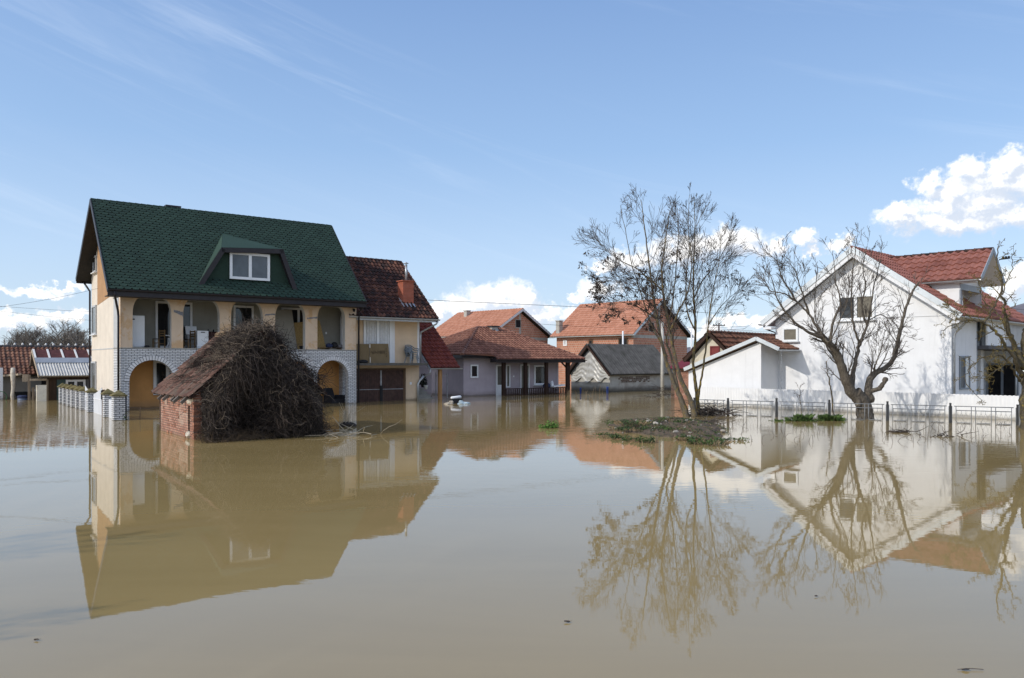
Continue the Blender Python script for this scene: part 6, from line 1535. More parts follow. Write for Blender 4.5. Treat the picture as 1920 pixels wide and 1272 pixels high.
def clump(name, u, v, r, h, n, lab, cat, mat='grass', blade=True, seed=0, group=None, flat=.6):
    rr = random.Random(seed); p = G(u, v); e = MB()
    for _ in range(12):
        k = rr.uniform(.35,1); o = Vector((rr.gauss(0,r*.55), rr.gauss(0,r*.5*flat), 0)); leaf_clump(e, o, r*.42*k, h*k*max(.3, 1-(abs(o.x)/r)**2*.7), int(n/14*k)+3, rr, blade=blade)
    o = e.build(name, M[mat], None, (p.x, p.y, 0)); tag(o, lab, cat, group); return o
clump('grass_tuft', 1506, 790, .55, .40, 1300, 'wide green grass tuft in the water at the foot of the thin sapling', 'grass tuft', seed=1)
clump('grass_tuft', 1556, 789, .50, .38, 1100, 'green grass tuft in the water at the foot of the dead leaning stem', 'grass tuft', seed=2)
clump('grass_tuft', 1458, 790, .34, .2, 360, 'low sparse grass patch left of the wide tuft', 'grass tuft', seed=3)
clump('grass_tuft', 1530, 787, .22, .10, 120, 'flat thin grass strip between the two green tufts', 'grass tuft', seed=7)
M['leaf_bright'] = plain('bright_green_weed', (.12,.24,.045), .7, .3, 3, rnd=.5)
clump('weed_bush', 1035, 803, .32, .40, 700, 'fresh green weed bush standing alone in open water', 'weed', 'leaf_bright', False, seed=4)
def debris():
    rr = random.Random(6)
    def pile(name, u, v, r, n, lab, mat, seed, ln=(.5,1.4), h=.25):
        rr = random.Random(seed); p = G(u, v); mb = MB()
        for _ in range(n):
            a = rr.uniform(0, 6.28); q = Vector((rr.gauss(0,r), rr.gauss(0,r*.5), rr.random()*h)); d = Vector((math.cos(a), math.sin(a)*.6, rr.gauss(.05,.25))).normalized(); l = rr.uniform(*ln); mb.rv = rr.random()
            pts = [q]; 
            for k in range(4): d = (d+Vector((rr.gauss(0,.2), rr.gauss(0,.2), rr.gauss(-.05,.15)))).normalized(); pts.append(pts[-1]+d*l/4)
            mb.tube(pts, [.014,.012,.010,.008,.005], 4, False)
        return tag(mb.build(name, M[mat], None, (p.x, p.y, 0)), lab, 'brushwood')
    pile('brushwood', 1332, 779, .45, 190, 'pile of cut dry branches beside the tree trunks', 'twig', 1)
    pile('brushwood', 1318, 796, .25, 60, 'thin grey twigs lying at the back edge of the mound', 'twig_grey', 2, (.4,1.2), .12)
    pile('brushwood', 1690, 811, .2, 34, 'flat drift of black twigs floating below the fruit tree', 'twig', 3, (.2,.6), .05)
    pile('brushwood', 1762, 818, .4, 16, 'few floating twigs in the white reflection', 'twig', 4, (.2,.6), .05)
    pile('brushwood', 642, 816, .55, 22, 'pale dead stalks leaning out of the water by the hut', 'pale_stalk', 5, (.5,1.3), .1)
    pile('brushwood', 1240, 745, .5, 60, 'tangled dark shrub remains against the grey shed wall', 'twig', 6, (.4,1.1), .7)
    for u, v, lab, s, ln, w in ((652, 800, 'dark muddy clod with dead stalks standing in the water by the hut', 3, .8, .28),):
        p = G(u, v); mb = MB(); rr2 = random.Random(s); lumpy(mb, (0,0,.0), (w*1.1,w*.8,.16), s, 12, 6, .2); 
        e = empty('mud_clod', (p.x, p.y, 0), 0, lab, 'mud clod'); mb.build('clod', M['soil_dark'], e); mb = MB()
        for _ in range(9): q = Vector((rr2.gauss(0,.1), rr2.gauss(0,.06), .1)); mb.rv = rr2.random(); mb.tube([q, q+Vector((rr2.gauss(0,.05), 0, .35)), q+Vector((rr2.gauss(0,.14), 0, rr2.uniform(.5,.8)))], [.012,.009,.005], 4, False)
        mb.build('stalks', M['pale_stalk'], e)
    # scattered stalks poking out of the shallow water, right
    rr = random.Random(15)
    def stalks(name, lab, area, n, mat, hmax=.35, grp=None):
        us = [a for a in area]; mb = MB(); o = None
        for _ in range(n):
            p = G(rr.uniform(*area[0]), rr.uniform(*area[1])); o = o or p.copy(); q = p-o; mb.rv = rr.random(); h = rr.uniform(.08, hmax); b = Vector((rr.gauss(0,.12), rr.gauss(0,.08), 0))
            mb.tube([q-Vector((0,0,.05)), q+b*.4+Vector((0,0,h*.6)), q+b+Vector((0,0,h*rr.uniform(.7,1)))], [.008,.006,.004], 3, False)
        ob = mb.build(name, M[mat], None, tuple(o)); tag(ob, lab, 'stalks', kind='stuff')
    stalks('dead_stalks', 'scattered thin stalks standing in the shallows before the wire fence', ((1390,1900),(795,830)), 110, 'twig_grey')
    stalks('reed_stalks', 'short dry reed stalks in front of the grey shed', ((1050,1130),(742,752)), 46, 'straw', .9)
    stalks('mound_stalks', 'thin dead stalks standing around the mound', ((1140,1400),(790,832)), 60, 'twig_grey', .5)
M['leaf_bright'] = plain('bright_green_weed', (.12,.24,.045), .7, .3, 3, rnd=.5)
M['pale_stalk'] = plain('pale_dead_stalk', (.42,.36,.27), .9, .2, 3, rnd=.3)
M['soil_dark'] = plain('dark_wet_mud', (.03,.025,.02), .9, .4, 6, b=1)
debris()
# ---------------------------------------------------------------- fences
def wire_fence():
    a, b = G(1456, 782), G(1782, 793.5); d = (b-a).normalized(); ang = math.atan2(d.y, d.x); F = Frame(a.x, a.y, math.degrees(ang))
    H = F.root('wire_fence', 'grey metal frame fence with dark posts in the flood before the white house', 'fence')
    us = [1302, 1365, 1456, 1555, 1664, 1782, 1908]; xs = [F.x(u) for u in us]
    for x in xs:
        mb = MB(); h = F.Y(us[xs.index(x)], [745,746,746,749,752,755,758][xs.index(x)]).z; mb.box(x-.038, x+.038, -.038, .038, -.5, h-.04); mb.prism([(x-.042,-.042,h-.038), (x+.042,-.042,h-.038), (x+.042,.042,h-.038), (x-.042,.042,h-.038)], (0,0,.02)); mb.build('post', M['post_dark'], H)
    for x0, x1 in zip(xs, xs[1:]):
        mb = MB(); zt = .66; r = .017; a0, a1 = x0+.12, x1-.12
        mb.tube([(a0,0,zt), (a1,0,zt)], r, 5); mb.tube([(a0+.06,0,zt-.16), (a1-.06,0,zt-.16)], r, 5)
        n = 3
        for i in range(n+1):
            x = a0+(a1-a0)*i/n
            for o in (-.07, .07): mb.tube([(x+o,0,-.3), (x+o,0,zt)], r*.9, 5)
        for i in range(n):
            p, q = a0+(a1-a0)*i/n+.1, a0+(a1-a0)*(i+1)/n-.1; mb.tube([(p,0,.02), (q,0,.02)], r, 5)
            k = max(3, int((q-p)/.14)); 
            for j in range(k):
                u0, u1 = p+(q-p)*j/k, p+(q-p)*(j+1)/k; um = (u0+u1)/2
                mb.tube([(u0,0,.40), (um,0,.22), (u1,0,.40)], .006, 3, False); mb.tube([(u0,0,.03), (um,0,.22), (u1,0,.03)], .006, 3, False); mb.tube([(u0,0,zt-.17), (u0,0,.40)], .006, 3, False)
        mb.build('mesh_panel', M['fence_wire'], H)
M['post_dark'] = plain('dark_post', (.03,.032,.036), .6, .3, 6)
M['fence_wire'] = plain('grey_fence_wire', (.19,.20,.21), .5, .15, 5, metal=.2)
wire_fence()
def sheet_fence():
    F = WHF; y = -2.45; H = F.root('sheet_fence', 'white ribbed sheet fence standing before the white house and its annex', 'fence')
    xa, xb = F.x(1303, y), F.x(1911, y); n = 4
    for k in range(n):
        x0, x1 = xa+(xb-xa)*k/n+.01, xa+(xb-xa)*(k+1)/n-.01; mb = MB(); m = int((x1-x0)/.035); base = 0; zt = .985
        for i in range(m+1):
            x = x0+(x1-x0)*i/m; w = .009*math.sin(2*math.pi*i*.035/.16); z = zt+.012*math.cos(2*math.pi*i*.035/.16)
            mb.v.append((x, y+w, -.5)); mb.v.append((x, y+w, z)); mb.v.append((x, y+w+.012, z)); mb.v.append((x, y+w+.012, -.5))
        for i in range(m):
            b = i*4
            for q in range(3): mb.face((b+q, b+4+q, b+5+q, b+1+q))
        mb.build('sheet_panel', M['sheet_white'], H)
M['sheet_white'] = render('white_sheet', (.72,.73,.745), (.50,.48,.43), .30, amt=.5, var=.04)
sheet_fence()
def pillar_fence():
    a = G(222, 788); F = Frame(a.x, a.y, 37.03); H = F.root('pillar_fence', 'row of white brick pillars with mossy caps running back past the cream gable', 'fence')
    vs = [788, 783, 772, 771.2, 768.2, 765, 762.3, 759.6, 757]; us = [222, 203, 172, 158, 149.5, 140.5, 133, 125, 118]; ys = []
    for i, u in enumerate(us):
        y = F.y(u, 0); y = max(0, y); ys.append(y); h = .98 if i < 2 else .93; w = .215 if i == 0 else .19
        mb = MB(); mb.box(-w, w, y-w, y+w, -.5, h); p = mb.build('pillar', M['pillar_brick'], H)
        mb = MB(); rr = random.Random(i); q = w+.07; b = len(mb.v)
        n = 4; pts = [(-q,y-q,h+.004), (q,y-q,h+.004), (q,y+q,h+.004), (-q,y+q,h+.004)]
        mb.prism(pts, (0,0,.05)); t = Vector((rr.uniform(-.03,.03), y+rr.uniform(-.03,.03), h+.25)); qq = q-.02; c = [Vector((-qq,y-qq,h+.055)), Vector((qq,y-qq,h+.055)), Vector((qq,y+qq,h+.055)), Vector((-qq,y+qq,h+.055))]
        for k in range(4):
            m_ = (c[k]+c[(k+1)%4]+t)/3+Vector((0,0,.02)); mb.poly(c[k], c[(k+1)%4], m_); mb.poly(c[(k+1)%4], t, m_); mb.poly(t, c[k], m_)
        mb.build('pillar_cap', M['moss'], p)
    for i in range(2, len(ys)-1):
        y0, y1 = ys[i]+.2, ys[i+1]-.2
        if y1-y0 > .15:
            mb = MB(); mb.box(-.02, .02, y0, y1, .50, .56); mb.box(-.02, .02, y0, y1, .05, .10)
            k = max(2, int((y1-y0)/.13))
            for j in range(k): yy = y0+(y1-y0)*(j+.5)/k; mb.box(-.012, .012, yy-.035, yy+.035, -.4, .72)
            mb.build('picket_panel', M['galv'], H)
    mb = MB(); mb.box(-.02, .02, ys[0]+.22, ys[1]-.2, -.3, .78); mb.build('sheet_infill', M['galv'], H)
    g = F.root('metal_gate', 'pale grey double sheet gate with curved top between the brick pillars', 'gate')
    yA, yB, yC = F.y(190.5, 0), F.y(175.5, 0), F.y(162.5, 0)
    for y0, y1, up in ((yA, yB, 1), (ys[2]+.22, ys[3]-.21, -1)):
        mb = MB(); top = []
        for i in range(11):
            f = i/10; z = 1.22-.36*(f if up > 0 else (f))**.8 if up > 0 else .86+.34*(f)**1.4; top.append((0, y0+(y1-y0)*f, z))
        mb.prism([(0,y0,-.4), (0,y1,-.4)]+top[::-1], (.025,0,0)); lf = mb.build('gate_leaf', M['galv'], g)
        mb = MB(); mb.box(-.02, -.003, y0+.02, y1-.02, .66, .70); mb.build('gate_rail', M['white_trim'], lf)
    mb = MB(); yp = F.y(194, 0); mb.box(-.05, .05, yp-.05, yp+.05, -.5, 1.15); mb.build('gate_post', M['rust_post'], g)
    mb = MB(); mb.box(-.09, -.052, yp-.10, yp+.10, .72, 1.12); mb.build('letter_box', M['black'], g)
    # chain-link fence from the first pillar towards the hut
    C = F.root('chain_link_fence', 'sagging chain link fence with a black post, between the first pillar and the hut', 'fence')
    x0, x1 = F.x(235.5, -.1), F.x(306, -.1)+.5; mb = MB(); mb.tube([(x0,-.1,-.4), (x0,-.1,.98)], .045, 6); mb.build('post', M['black'], C)
    mb = MB(); mb.tube([(F.x(262,-.1),-.1,-.3), (F.x(262,-.1)+.02,-.1,.50)], .018, 5); mb.build('stake', M['rust_post'], C)
    mb = MB(); zt = lambda x: .52-.10*math.sin((x-x0)/(x1-x0)*math.pi)
    n = int((x1-x0)/.075)
    for s in (-1, 1):
        for i in range(-8, n+8):
            x = x0+i*.075; pts = []
            for k in range(13):
                z = -.05+k*.045; xx = x+s*(z)*.9
                if x0 <= xx <= x1 and z <= zt(xx): pts.append((xx, -.1, z))
            if len(pts) > 1: mb.tube(pts, .0035, 3, False)
    for z in (0, .17): mb.tube([(x0+(x1-x0)*i/10, -.1, (zt(x0+(x1-x0)*i/10) if z else 0)*1.0+.02) for i in range(11)], .007, 4, False)
    mb.build('wire_mesh', M['wire_dark'], C)
    b = MB(); rr = random.Random(4); p = F.w(x0-.08, -.12); leaf_clump(b, Vector((0,0,.0)), .12, .45, 120, rr); tag(b.build('weed', M['leaf'], None, (p.x, p.y, 0)), 'green weed growing at the foot of the first brick pillar', 'weed')
M['pillar_brick'] = brick('pillar_brick', (.70,.70,.70), (.60,.61,.63), (.07,.075,.085), .26, .085, .013, .6, .6, .05, var=.2, band=(.0,.16,(.09,.085,.06)))
M['rust_post'] = plain('rusty_post', (.16,.10,.06), .85, .35, 7)
M['wire_dark'] = plain('rusty_wire', (.13,.11,.09), .7, .2, 5)
pillar_fence()

# ---------------------------------------------------------------- poles and cables
def pole(name, u, vtop, D, r, lab, mat='concrete_pale', base=None, arm=0):
    p = at(u, 678, D); e = empty(name, (p.x, p.y, 0), 0, lab, 'utility pole'); h = at(u, vtop, D).z
    mb = MB(); mb.tube([(0,0,-.5), (0,0,h)], [r, r*.72], 12 if r > .08 else 8); mb.build('shaft', M[mat], e)
    if arm:
        for z in (h-.35, h-1.1)[:arm]:
            mb = MB(); mb.box(-.75, .75, -.05, .05, z, z+.09); ar = mb.build('crossarm', M['dark_wood'], e)
            mb = MB(); [mb.lathe([(.04,0), (.06,.08), (.03,.16)], (x,0,z+.09), 6) for x in (-.65,-.25,.25,.65)]; mb.build('insulator', M['black'], ar)
    return e, h
M['concrete_pale'] = plain('pale_concrete', (.47,.455,.42), .9, .12, 3, b=.3, dirt=(.36,.35,.32), dscale=2)
pole('utility_pole', 1242, 604, 54.5, .135, 'thick pale concrete pole rising from the water behind the leaning tree')
pole('utility_pole', 1296.5, 600, 62, .075, 'slim pale pole between the brick house and the cream cottage', 'white_trim')
pole('utility_pole', 1168, 621, 70, .10, 'short white pole showing above the grey sheet roof', 'white_trim')
e, h = pole('utility_pole', 1348, 606, 95, .12, 'distant dark pole with two crossarms above the cream cottage', 'dark_wood', arm=2)
def cable(a, b, sag, r, lab):
    a, b = Vector(a), Vector(b); pts = []
    for i in range(17):
        f = i/16; p = a.lerp(b, f); p.z -= sag*4*f*(1-f); pts.append(p-a)
    mb = MB(); mb.tube(pts, r, 4); tag(mb.build('overhead_cable', M['black'], None, tuple(a)), lab, 'cable')
g1 = at(184, 541, 41.2)
cable(at(-260, 592, 33), g1, .35, .0065, 'upper dark cable running from the left edge to the cream gable')
cable(at(-200, 556, 55), at(290, 589, 55), .2, .008, 'middle of the thin cables crossing the sky left of the cream gable')
cable(at(-200, 557, 54), at(290, 610, 56), .2, .008, 'lowest of the thin cables crossing the sky left of the cream gable')
cable(at(803, 563, 50), at(1400, 590, 70), .0, .014, 'long cable from the dark tiled roof across the clouds to the right')
cable(at(1000, 607, 78), at(1400, 612, 84), .35, .014, 'cable hanging just above the second brick roof')
cable(at(1242, 606, 54.5), at(1480, 620, 50), .25, .0065, 'thin cable from the concrete pole towards the white house')
b0 = WH['br']
cable((b0.x, b0.y, b0.z), at(2010, 480, 34), .05, .0065, 'topmost cable leaving the bracket on the dormer to the right')
cable((b0.x, b0.y, b0.z-.08), at(2010, 497, 32), .05, .0065, 'middle cable leaving the bracket on the dormer to the right')
cable((b0.x, b0.y, b0.z-.14), at(2010, 585, 26), .05, .0065, 'lowest cable leaving the dormer bracket and dropping steeply')
cable(at(1815, 568, 39), at(2010, 588, 32), .06, .0065, 'cable crossing before the wooded hill at the right edge')

# ---------------------------------------------------------------- things on the loggia of the green-roofed house
ZF = 3.074
def onA(name, u, y, lab, cat, z=ZF, rz=0, group=None):
    p = A.w(A.x(u, y), y); return empty(name, (p.x, p.y, z), A.a+rz, lab, cat, group)
def loggia_things():
    y = .62; w = A.x(271.4,y)-A.x(246,y)
    e = onA('fridge', 258.7, y, 'tall white fridge standing in the first loggia arch from the left', 'fridge'); h = A.Y(260, 592, y).z-ZF
    mb = MB(); mb.box(-w/2, w/2, .04, .6, .03, h); mb.build('body', M['white_plastic'], e)
    for z0, z1 in ((.08, h*.985),):
        mb = MB(); mb.box(-w/2+.004, w/2-.004, -.0, .037, z0, z1); dd = mb.build('door', M['enamel'], e)
        mb = MB(); mb.box(-w/2+.03, -w/2+.16, -.02, -.002, h-.22, h-.16); mb.build('handle', M['black'], dd)
    mb = MB(); [mb.box(sx*w*.4-.03, sx*w*.4+.03, .1, .5, 0, .029) for sx in (-1,1)]; mb.build('foot', M['black'], e)
    def chair(u, yy, lab, rz):
        e = onA('wooden_chair', u, yy, lab, 'chair', rz=rz, group='wooden chairs on the loggia'); W_ = M['chair_wood']
        mb = MB(); mb.box(-.21, .21, -.21, .21, .43, .47); mb.build('seat', M['seat_dark'], e)
        for sx in (-1, 1):
            for sy in (-1, 1):
                mb = MB(); mb.box(sx*.19-.022, sx*.19+.022, sy*.19-.022, sy*.19+.022, 0, .429 if sy < 0 else .92); mb.build('leg', W_, e)
        mb = MB(); 
        for z in (.62, .74, .86): mb.box(-.165, .165, .175, .205, z-.035, z+.03)
        mb.build('backrest', W_, e)
        mb = MB(); [mb.box(sx*.19-.012, sx*.19+.012, -.165, .165, .2, .23) for sx in (-1,1)]; mb.box(-.165, .165, -.2, -.18, .26, .29); mb.build('stretcher', W_, e)
    chair(298, .6, 'brown wooden chair standing between the fridge and the second pillar', R(-62))
    chair(355, .62, 'brown wooden chair right of the second pillar, beside the dishwasher', R(-70))
    # folded white plastic trestle, right edge behind the second pillar
    e = onA('folding_stand', 317, .7, 'white plastic folding stand leaning behind the second pillar', 'folding stand'); mb = MB(); mb.bar((-.14,0,.0), (.16,.02,.55), .06, .05); mb.bar((.16,-.03,.0), (-.02,-.03,.5), .05, .045); mb.build('leg', M['enamel'], e); mb = MB(); mb.box(-.22, .22, -.12, .14, .62, .66); mb.bar((.16,.02,.55),(.0,.02,.62), .06,.05); mb.build('top', M['enamel'], e)
    mb = MB(); [mb.box(-.05+.06*k, -.02+.06*k, .05, .08, .05, .5) for k in range(4)]; mb.build('slat', M['enamel'], e)
    # dishwasher and other appliances
    y = .5; w = A.x(391,y)-A.x(370,y); e = onA('dishwasher', 380.5, y, 'small white dishwasher with a dark handle recess on the loggia', 'dishwasher'); h = A.Y(380, 620.5, y).z-ZF
    mb = MB(); mb.box(-w/2, w/2, .03, .55, .02, h); mb.build('body', M['enamel'], e); mb = MB(); mb.box(-w/2+.004, w/2-.004, 0, .027, .1, h-.13); d_ = mb.build('door', M['white_plastic'], e); mb = MB(); mb.box(-w/2+.004, w/2-.004, 0, .027, h-.125, h-.004); c_ = mb.build('control_panel', M['enamel'], e); mb = MB(); mb.box(-.10, .10, -.012, -.001, h-.10, h-.06); mb.build('handle', M['black'], c_)
    y = 1.1; w = A.x(373,y)-A.x(352,y); e = onA('washing_machine', 362, y, 'white washing machine with raised lid behind the second chair', 'washing machine'); h = A.Y(362, 628, y).z-ZF
    mb = MB(); mb.box(-w/2, w/2, 0, .5, .02, h); mb.build('body', M['grey_enamel'], e); mb = MB(); mb.prism([(-w/2,.3,h+.02), (w/2,.3,h+.02), (w/2,.42,A.Y(362,611.5,y).z-ZF), (-w/2,.42,A.Y(362,611.5,y).z-ZF)], (0,.03,0)); mb.build('lid', M['enamel'], e)
    y = 1.15; w = A.x(404,y)-A.x(388,y); e = onA('cooker', 398, y, 'dark red cooker standing behind the dishwasher', 'cooker'); h = A.Y(396, 622, y).z-ZF
    mb = MB(); mb.box(-w/2, w/2, 0, .5, .02, h-.03); mb.build('body', M['dark_red'], e); mb = MB(); mb.box(-w/2-.02, w/2+.02, -.01, .51, h-.027, h); [mb.lathe([(.02,0),(.05,.03),(.02,.12)], (x,.2,h), 7) for x in (-.15,.12)]; mb.build('hob', M['black'], e)
    # big leaning panels
    y = 1.0; x0, x1 = A.x(519,y), A.x(551,y); h = A.Y(530, 581, y+.2).z-ZF; e = onA('door_leaf', 534, y, 'tall grey door leaf leaning under the fourth loggia arch', 'door leaf'); q = (x1-x0)/2
    mb = MB(); mb.prism([(-q,-.1,0), (q+.20,-.1,0), (q+.02,.25,h), (-q,.25,h)], (0,.04,.0)); mb.build('panel', M['panel_grey'], e)
    y = 1.15; e = onA('strand_board', 583, y, 'mottled yellow strand board sheet leaning behind the fifth pillar', 'board'); xs = [A.x(u, y)-A.x(583, y) for u in (549, 611, 602, 549)]; zs = [0, 0, A.Y(602, 601, y+.2).z-ZF, A.Y(549, 606, y+.2).z-ZF]
    mb = MB(); mb.prism([(xs[0],-.08,zs[0]), (xs[1],-.08,zs[1]), (xs[2],.22,zs[2]), (xs[3],.22,zs[3])], (0,.025,0)); mb.build('sheet', M['osb'], e)
    y = .35; e = onA('pallet', 620, y, 'wooden pallet lying under the last loggia arch', 'pallet'); w = A.x(642,y)-A.x(597,y); mb = MB()
    for k in range(4): mb.box(-w/2, w/2, .02+.17*k, .14+.17*k, .085, .105)
    pl = mb.build('deck_boards', M['brown_wood'], e); mb = MB(); [mb.box(-w/2+.02+(w-.1)*k/2, -w/2+.08+(w-.1)*k/2, .02, .65, 0, .083) for k in range(3)]; mb.build('bearer', M['grey_wood'], e)
    for u, yy, r, mt, lab, nm in ((617, .55, (.20,.16,.13), 'navy', 'crumpled blue bag on the left end of the pallet', 'bag'), (627, .55, (.19,.17,.17), 'black', 'round black bag on the middle of the pallet', 'bag'), (637, .6, (.24,.16,.10), 'greyrag', 'grey rag heap on the right end of the pallet', 'rag')):
        p = A.w(A.x(u,yy), yy); mb = MB(); lumpy(mb, (0,0,r[2]*.9), r, int(u), 12, 7, .12); tag(mb.build(nm, M[mt], None, (p.x, p.y, ZF+.107)), lab, nm)
    p = A.w(A.x(570,.5), .5); mb = MB(); mb.box(-.2,.2,-.15,.15,0,.16); mb.box(-.22,.22,-.17,.17,.162,.19); tag(mb.build('crate', M['black'], None, (p.x,p.y,ZF), (0,0,A.a)), 'low dark crate on the floor left of the fifth pillar', 'crate')
    p = A.w(A.x(275,.45), .45); mb = MB(); lumpy(mb, (0,0,.06), (.14,.1,.07), 4, 8, 5, .15); tag(mb.build('shoes', M['black'], None, (p.x,p.y,ZF)), 'dark pair of shoes on the floor right of the fridge', 'shoes')
    # armchair awash under the right ground-floor arch
    p = A.w(A.x(628,.9), .9); e = empty('armchair', (p.x, p.y, -.1), A.a+R(20), 'dark armchair half under water inside the right ground floor arch', 'armchair')
    mb = MB(); mb.box(-.36,.36,-.3,.35,-.2,.32); mb.build('seat', M['dark_cloth'], e); mb = MB(); mb.prism([(-.33,.30,.325), (.33,.30,.325), (.30,.52,.95), (-.30,.52,.95)], (0,.14,0)); mb.build('backrest', M['dark_cloth'], e)
    for s in (-1,1): mb = MB(); mb.box(s*.37,s*.50,-.3,.4,-.2,.55); mb.build('armrest', M['dark_cloth'], e)
M['enamel'] = plain('white_enamel', (.70,.72,.75), .3, .04, 2)
M['grey_enamel'] = plain('grey_enamel', (.33,.34,.36), .4, .1, 3)
M['chair_wood'] = wood('chair_wood', (.16,.10,.045))
M['seat_dark'] = plain('dark_seat', (.05,.035,.025), .7, .3, 5)
M['dark_red'] = plain('dark_red_enamel', (.05,.012,.012), .4, .2, 3)
M['panel_grey'] = plain('grey_beige_panel', (.27,.255,.22), .7, .1, 2)
M['greyrag'] = plain('grey_cloth', (.16,.15,.16), .95, .3, 8)
M['dark_cloth'] = plain('dark_upholstery', (.022,.022,.026), .9, .3, 6)
loggia_things()

# ---------------------------------------------------------------- things on the orange house balcony, steps and veranda
def balcony_things():
    F, zb = OB, OBZ
    def put(name, u, y, lab, cat, z=zb, rz=0, grp=None): p = F.w(F.x(u,y), y); return empty(name, (p.x, p.y, z+.004), F.a+rz, lab, cat, grp)
    for u0, u1, v0, lab, marks in ((669, 693.5, 645, 'plain brown cardboard sheet leaning on the balcony, left one of two', 0), (694.5, 730.5, 644.5, 'brown cardboard sheet with rows of dark marks leaning on the balcony', 1)):
        y = -.62; e = put('cardboard_sheet', (u0+u1)/2, y, lab, 'cardboard'); w = F.x(u1,y)-F.x(u0,y); h = F.Y(u0, v0, y).z-zb
        mb = MB(); n = 8
        for i in range(n):
            a, b = -w/2+w*i/n, -w/2+w*(i+1)/n; ya, yb_ = .02*math.sin(i*1.3), .02*math.sin((i+1)*1.3)
            mb.prism([(a,ya,0), (b,yb_,0), (b,yb_+.16,h), (a,ya+.16,h)], (0,.012,0))
        cb = mb.build('sheet', M['cardboard'], e)
        if marks:
            mb = MB(); rr = random.Random(2)
            def mark(x, z, hh): mb.box(x-.014, x+.014, .16*z/h-.035+0, .16*z/h-.031, z-hh/2, z+hh/2)
            for i in range(11): mark(-w/2+.10+i*.085, h*.55+rr.uniform(-.02,.02), rr.choice([.10,.14,.2]))
            for i in range(4): mark(w/2-.18+rr.uniform(-.02,.02), h*(.35+.13*i), .09)
            mb.build('printed_marks', M['print_dark'], cb)
        else:
            mb = MB(); mb.box(w/2-.05, w/2+.02, -.045, -.041, h*.8, h*1.0); mb.box(w/2-.03, w/2+.03, -.05, -.046, .02, h*.3); mb.build('tape', M['tape'], cb)
    p = F.w(F.x(680,-.8), -.8); mb = MB(); lumpy(mb, (0,0,.08), (.34,.12,.11), 3, 14, 6, .15); tag(mb.build('cloth_bundle', M['black'], None, (p.x,p.y,zb), (0,0,F.a)), 'black cloth bundle lying at the foot of the plain cardboard', 'cloth bundle')
    # stack of plastic chairs
    def pchair(k, lab):
        e = put('plastic_chair', 771, -.5, lab, 'chair', zb+.115*k, R(8), 'stacked plastic garden chairs'); e.location.x += .03*k; mt = M['grey_plastic']
        mb = MB(); mb.prism([(-.24,-.22,.40), (.24,-.22,.40), (.21,.22,.38), (-.21,.22,.38)], (0,0,.025)); mb.build('seat', mt, e)
        mb = MB()
        for i in range(5): x = -.2+.1*i; mb.prism([(x-.032,.22,.40), (x+.032,.22,.40), (x*1.05+.032,.36,.80), (x*1.05-.032,.36,.80)], (0,.02,0))
        mb.tube([(-.26,.36,.79), (-.18,.39,.86), (0,.40,.88), (.18,.39,.86), (.26,.36,.79)], .028, 6); mb.build('backrest', mt, e)
        for sx in (-1, 1):
            mb = MB(); mb.tube([(sx*.27,.35,.80), (sx*.31,.15,.67), (sx*.31,-.2,.65), (sx*.28,-.27,.55)], .028, 6); mb.build('armrest', mt, e)
            for sy in (-1, 1): mb = MB(); mb.bar((sx*.29,sy*.29,0), (sx*.23,sy*.2,.398), .055, .04); mb.build('leg', mt, e)
    pchair(0, 'grey plastic armchair at the bottom of the balcony stack'); pchair(1, 'grey plastic armchair in the middle of the balcony stack'); pchair(2, 'grey plastic armchair on top of the balcony stack')
    x = F.x(798.5, .9); p = F.w(x, .9); e = empty('flower_pot', (p.x, p.y, .60), 0, 'white flower pot on the steps under the porch roof', 'flower pot'); mb = MB(); mb.lathe([(.10,0), (.14,.24), (.15,.25), (.15,.27), (.12,.27), (.11,.2)], n=12); mb.build('pot', M['white_plastic'], e); mb = MB(); mb.lathe([(.118,.18), (.117,.215), (.01,.22)], n=10); mb.build('soil', M['soil_dark'], e)
    p = F.w(F.x(793, 1.3), 1.3); mb = MB(); leaf_clump(mb, Vector((0,0,.1)), .26, .75, 420, random.Random(8), (.05,.12)); pe = empty('potted_shrub', (p.x, p.y, .80), 0, 'dark leafy potted shrub at the top of the steps', 'plant'); mb.build('foliage', M['leaf_dark'], pe); mb = MB(); mb.lathe([(.10,-.08), (.14,.14), (.12,.15)], n=10); mb.build('pot', M['black'], pe)
    # veranda rail clutter
    C, yp, zr = LC, LCY, LCZ
    p = C.w(C.x(1048,yp), yp+.08); e = empty('white_board', (p.x, p.y, zr), C.a+R(2), 'white board lying on the right end of the veranda rail', 'board'); mb = MB(); w = C.x(1058,yp)-C.x(1037,yp); mb.prism([(-w/2,-.15,.005), (w/2,-.15,.09), (w/2,.25,.09), (-w/2,.25,.005)], (0,0,.10)); mb.build('slab', M['enamel'], e)
    p = C.w(C.x(1030,yp), yp+.3); mb = MB(); lumpy(mb, (0,0,.12), (.30,.2,.2), 6, 12, 6, .15); tag(mb.build('bag', M['navy'], None, (p.x,p.y,zr)), 'dark blue bag on the veranda rail behind the third post', 'bag')
    p = C.w(C.x(1039,yp), yp+.25); mb = MB(); lumpy(mb, (0,0,.2), (.13,.12,.26), 7, 10, 6, .15); tag(mb.build('bag', M['enamel'], None, (p.x,p.y,zr)), 'small white bag standing between the blue bag and the white board', 'bag')
M['print_dark'] = plain('dark_print', (.04,.03,.02), .9, .1, 3)
M['tape'] = plain('pale_tape', (.55,.5,.42), .4, .1, 3)
M['grey_plastic'] = plain('grey_plastic', (.20,.23,.26), .45, .1, 3)
M['leaf_dark'] = plain('dark_foliage', (.02,.035,.018), .7, .3, 4, rnd=.5)
balcony_things()

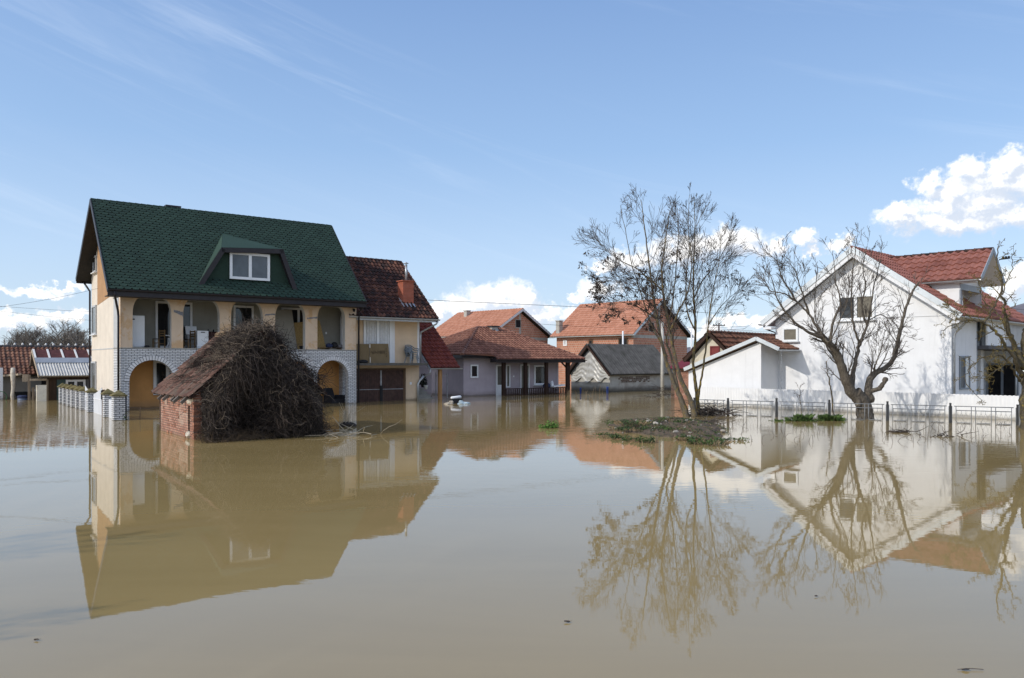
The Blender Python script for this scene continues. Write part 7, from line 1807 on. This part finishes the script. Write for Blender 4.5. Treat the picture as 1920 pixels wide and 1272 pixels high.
# ---------------------------------------------------------------- floating things
def floating():
    p = G(855, 756.5); e = empty('floating_crate', (p.x, p.y, 0), R(20), 'black crate with a white lid floating before the lilac house', 'crate')
    mb = MB(); mb.prism([(-.30,-.2,-.1), (.30,-.2,-.1), (.28,-.2,.26), (-.28,-.2,.26)], (0,.4,0)); mb.build('body', M['black'], e)
    mb = MB(); pts = [(-.30,0,.30), (.30,0,.36)]; mb.tube([(-.31,0,.30), (-.27,0,.31), (.25,0,.36), (.31,0,.36)], [.04,.085,.09,.05], 10); mb.build('lid', M['enamel'], e)
    p = G(869, 757.5); mb = MB(); lumpy(mb, (0,0,.0), (.36,.22,.10), 2, 14, 7, .25); lumpy(mb, (-.14,.05,.08), (.13,.10,.12), 5, 9, 5, .25); tag(mb.build('plastic_bag', plain('pale_blue_bag', (.36,.44,.48), .4, .15, 5), None, tuple(p)), 'pale blue plastic bag floating right of the black crate', 'plastic bag')
    p = G(841, 758.0); mb = MB(); lumpy(mb, (0,0,.02), (.26,.18,.09), 8, 12, 6, .2); lumpy(mb, (.14,.02,.10), (.14,.11,.11), 9, 9, 5, .15); tag(mb.build('plastic_bag', plain('beige_bag', (.36,.32,.26), .5, .2, 5), None, tuple(p)), 'beige plastic bag floating left of the black crate', 'plastic bag')
    for u, v, h, r, lab in ((1139, 738, .50, .085, 'bright blue plastic pipe stub by the corner of the grey shed'), (1088.5, 738.5, .44, .06, 'darker blue plastic pipe stub beside the veranda end post')):
        p = G(u, v); mb = MB(); mb.lathe([(r,-.3), (r,h-.06), (r*1.15,h-.05), (r*1.15,h), (r*.85,h), (r*.85,h-.1)], n=10); tag(mb.build('pipe_stub', M['blue'], None, tuple(p)), lab, 'pipe')
    rr = random.Random(5)
    for k, (u, v, lab) in enumerate(((1063, 1168, 'dead brown leaf floating alone in the near water'), (1530, 1120, 'tiny dead leaf floating below the white gable reflection'), (1810, 1258, 'thin twig with a leaf floating in the lower right corner'), (68, 1202, 'pale leaf floating in the lower left corner'))):
        p = G(u, v); mb = MB(); n = 7; s = (.022, .012, .024, .016)[k]; b = [(s*math.cos(2*math.pi*i/n)*1.3, s*.6*math.sin(2*math.pi*i/n), .012+rr.uniform(0,.008)) for i in range(n)]; mb.prism(b, (0,0,-.006)); mb.tube([(s,0,.012), (s*2.0,.01,.014)], .0018, 3)
        if k == 2: mb.tube([(-.06,0,.01), (.05,.01,.014), (.14,.0,.01)], .003, 3)
        tag(mb.build('floating_leaf', M['dry_leaf'], None, tuple(p)), lab, 'leaf')
floating()
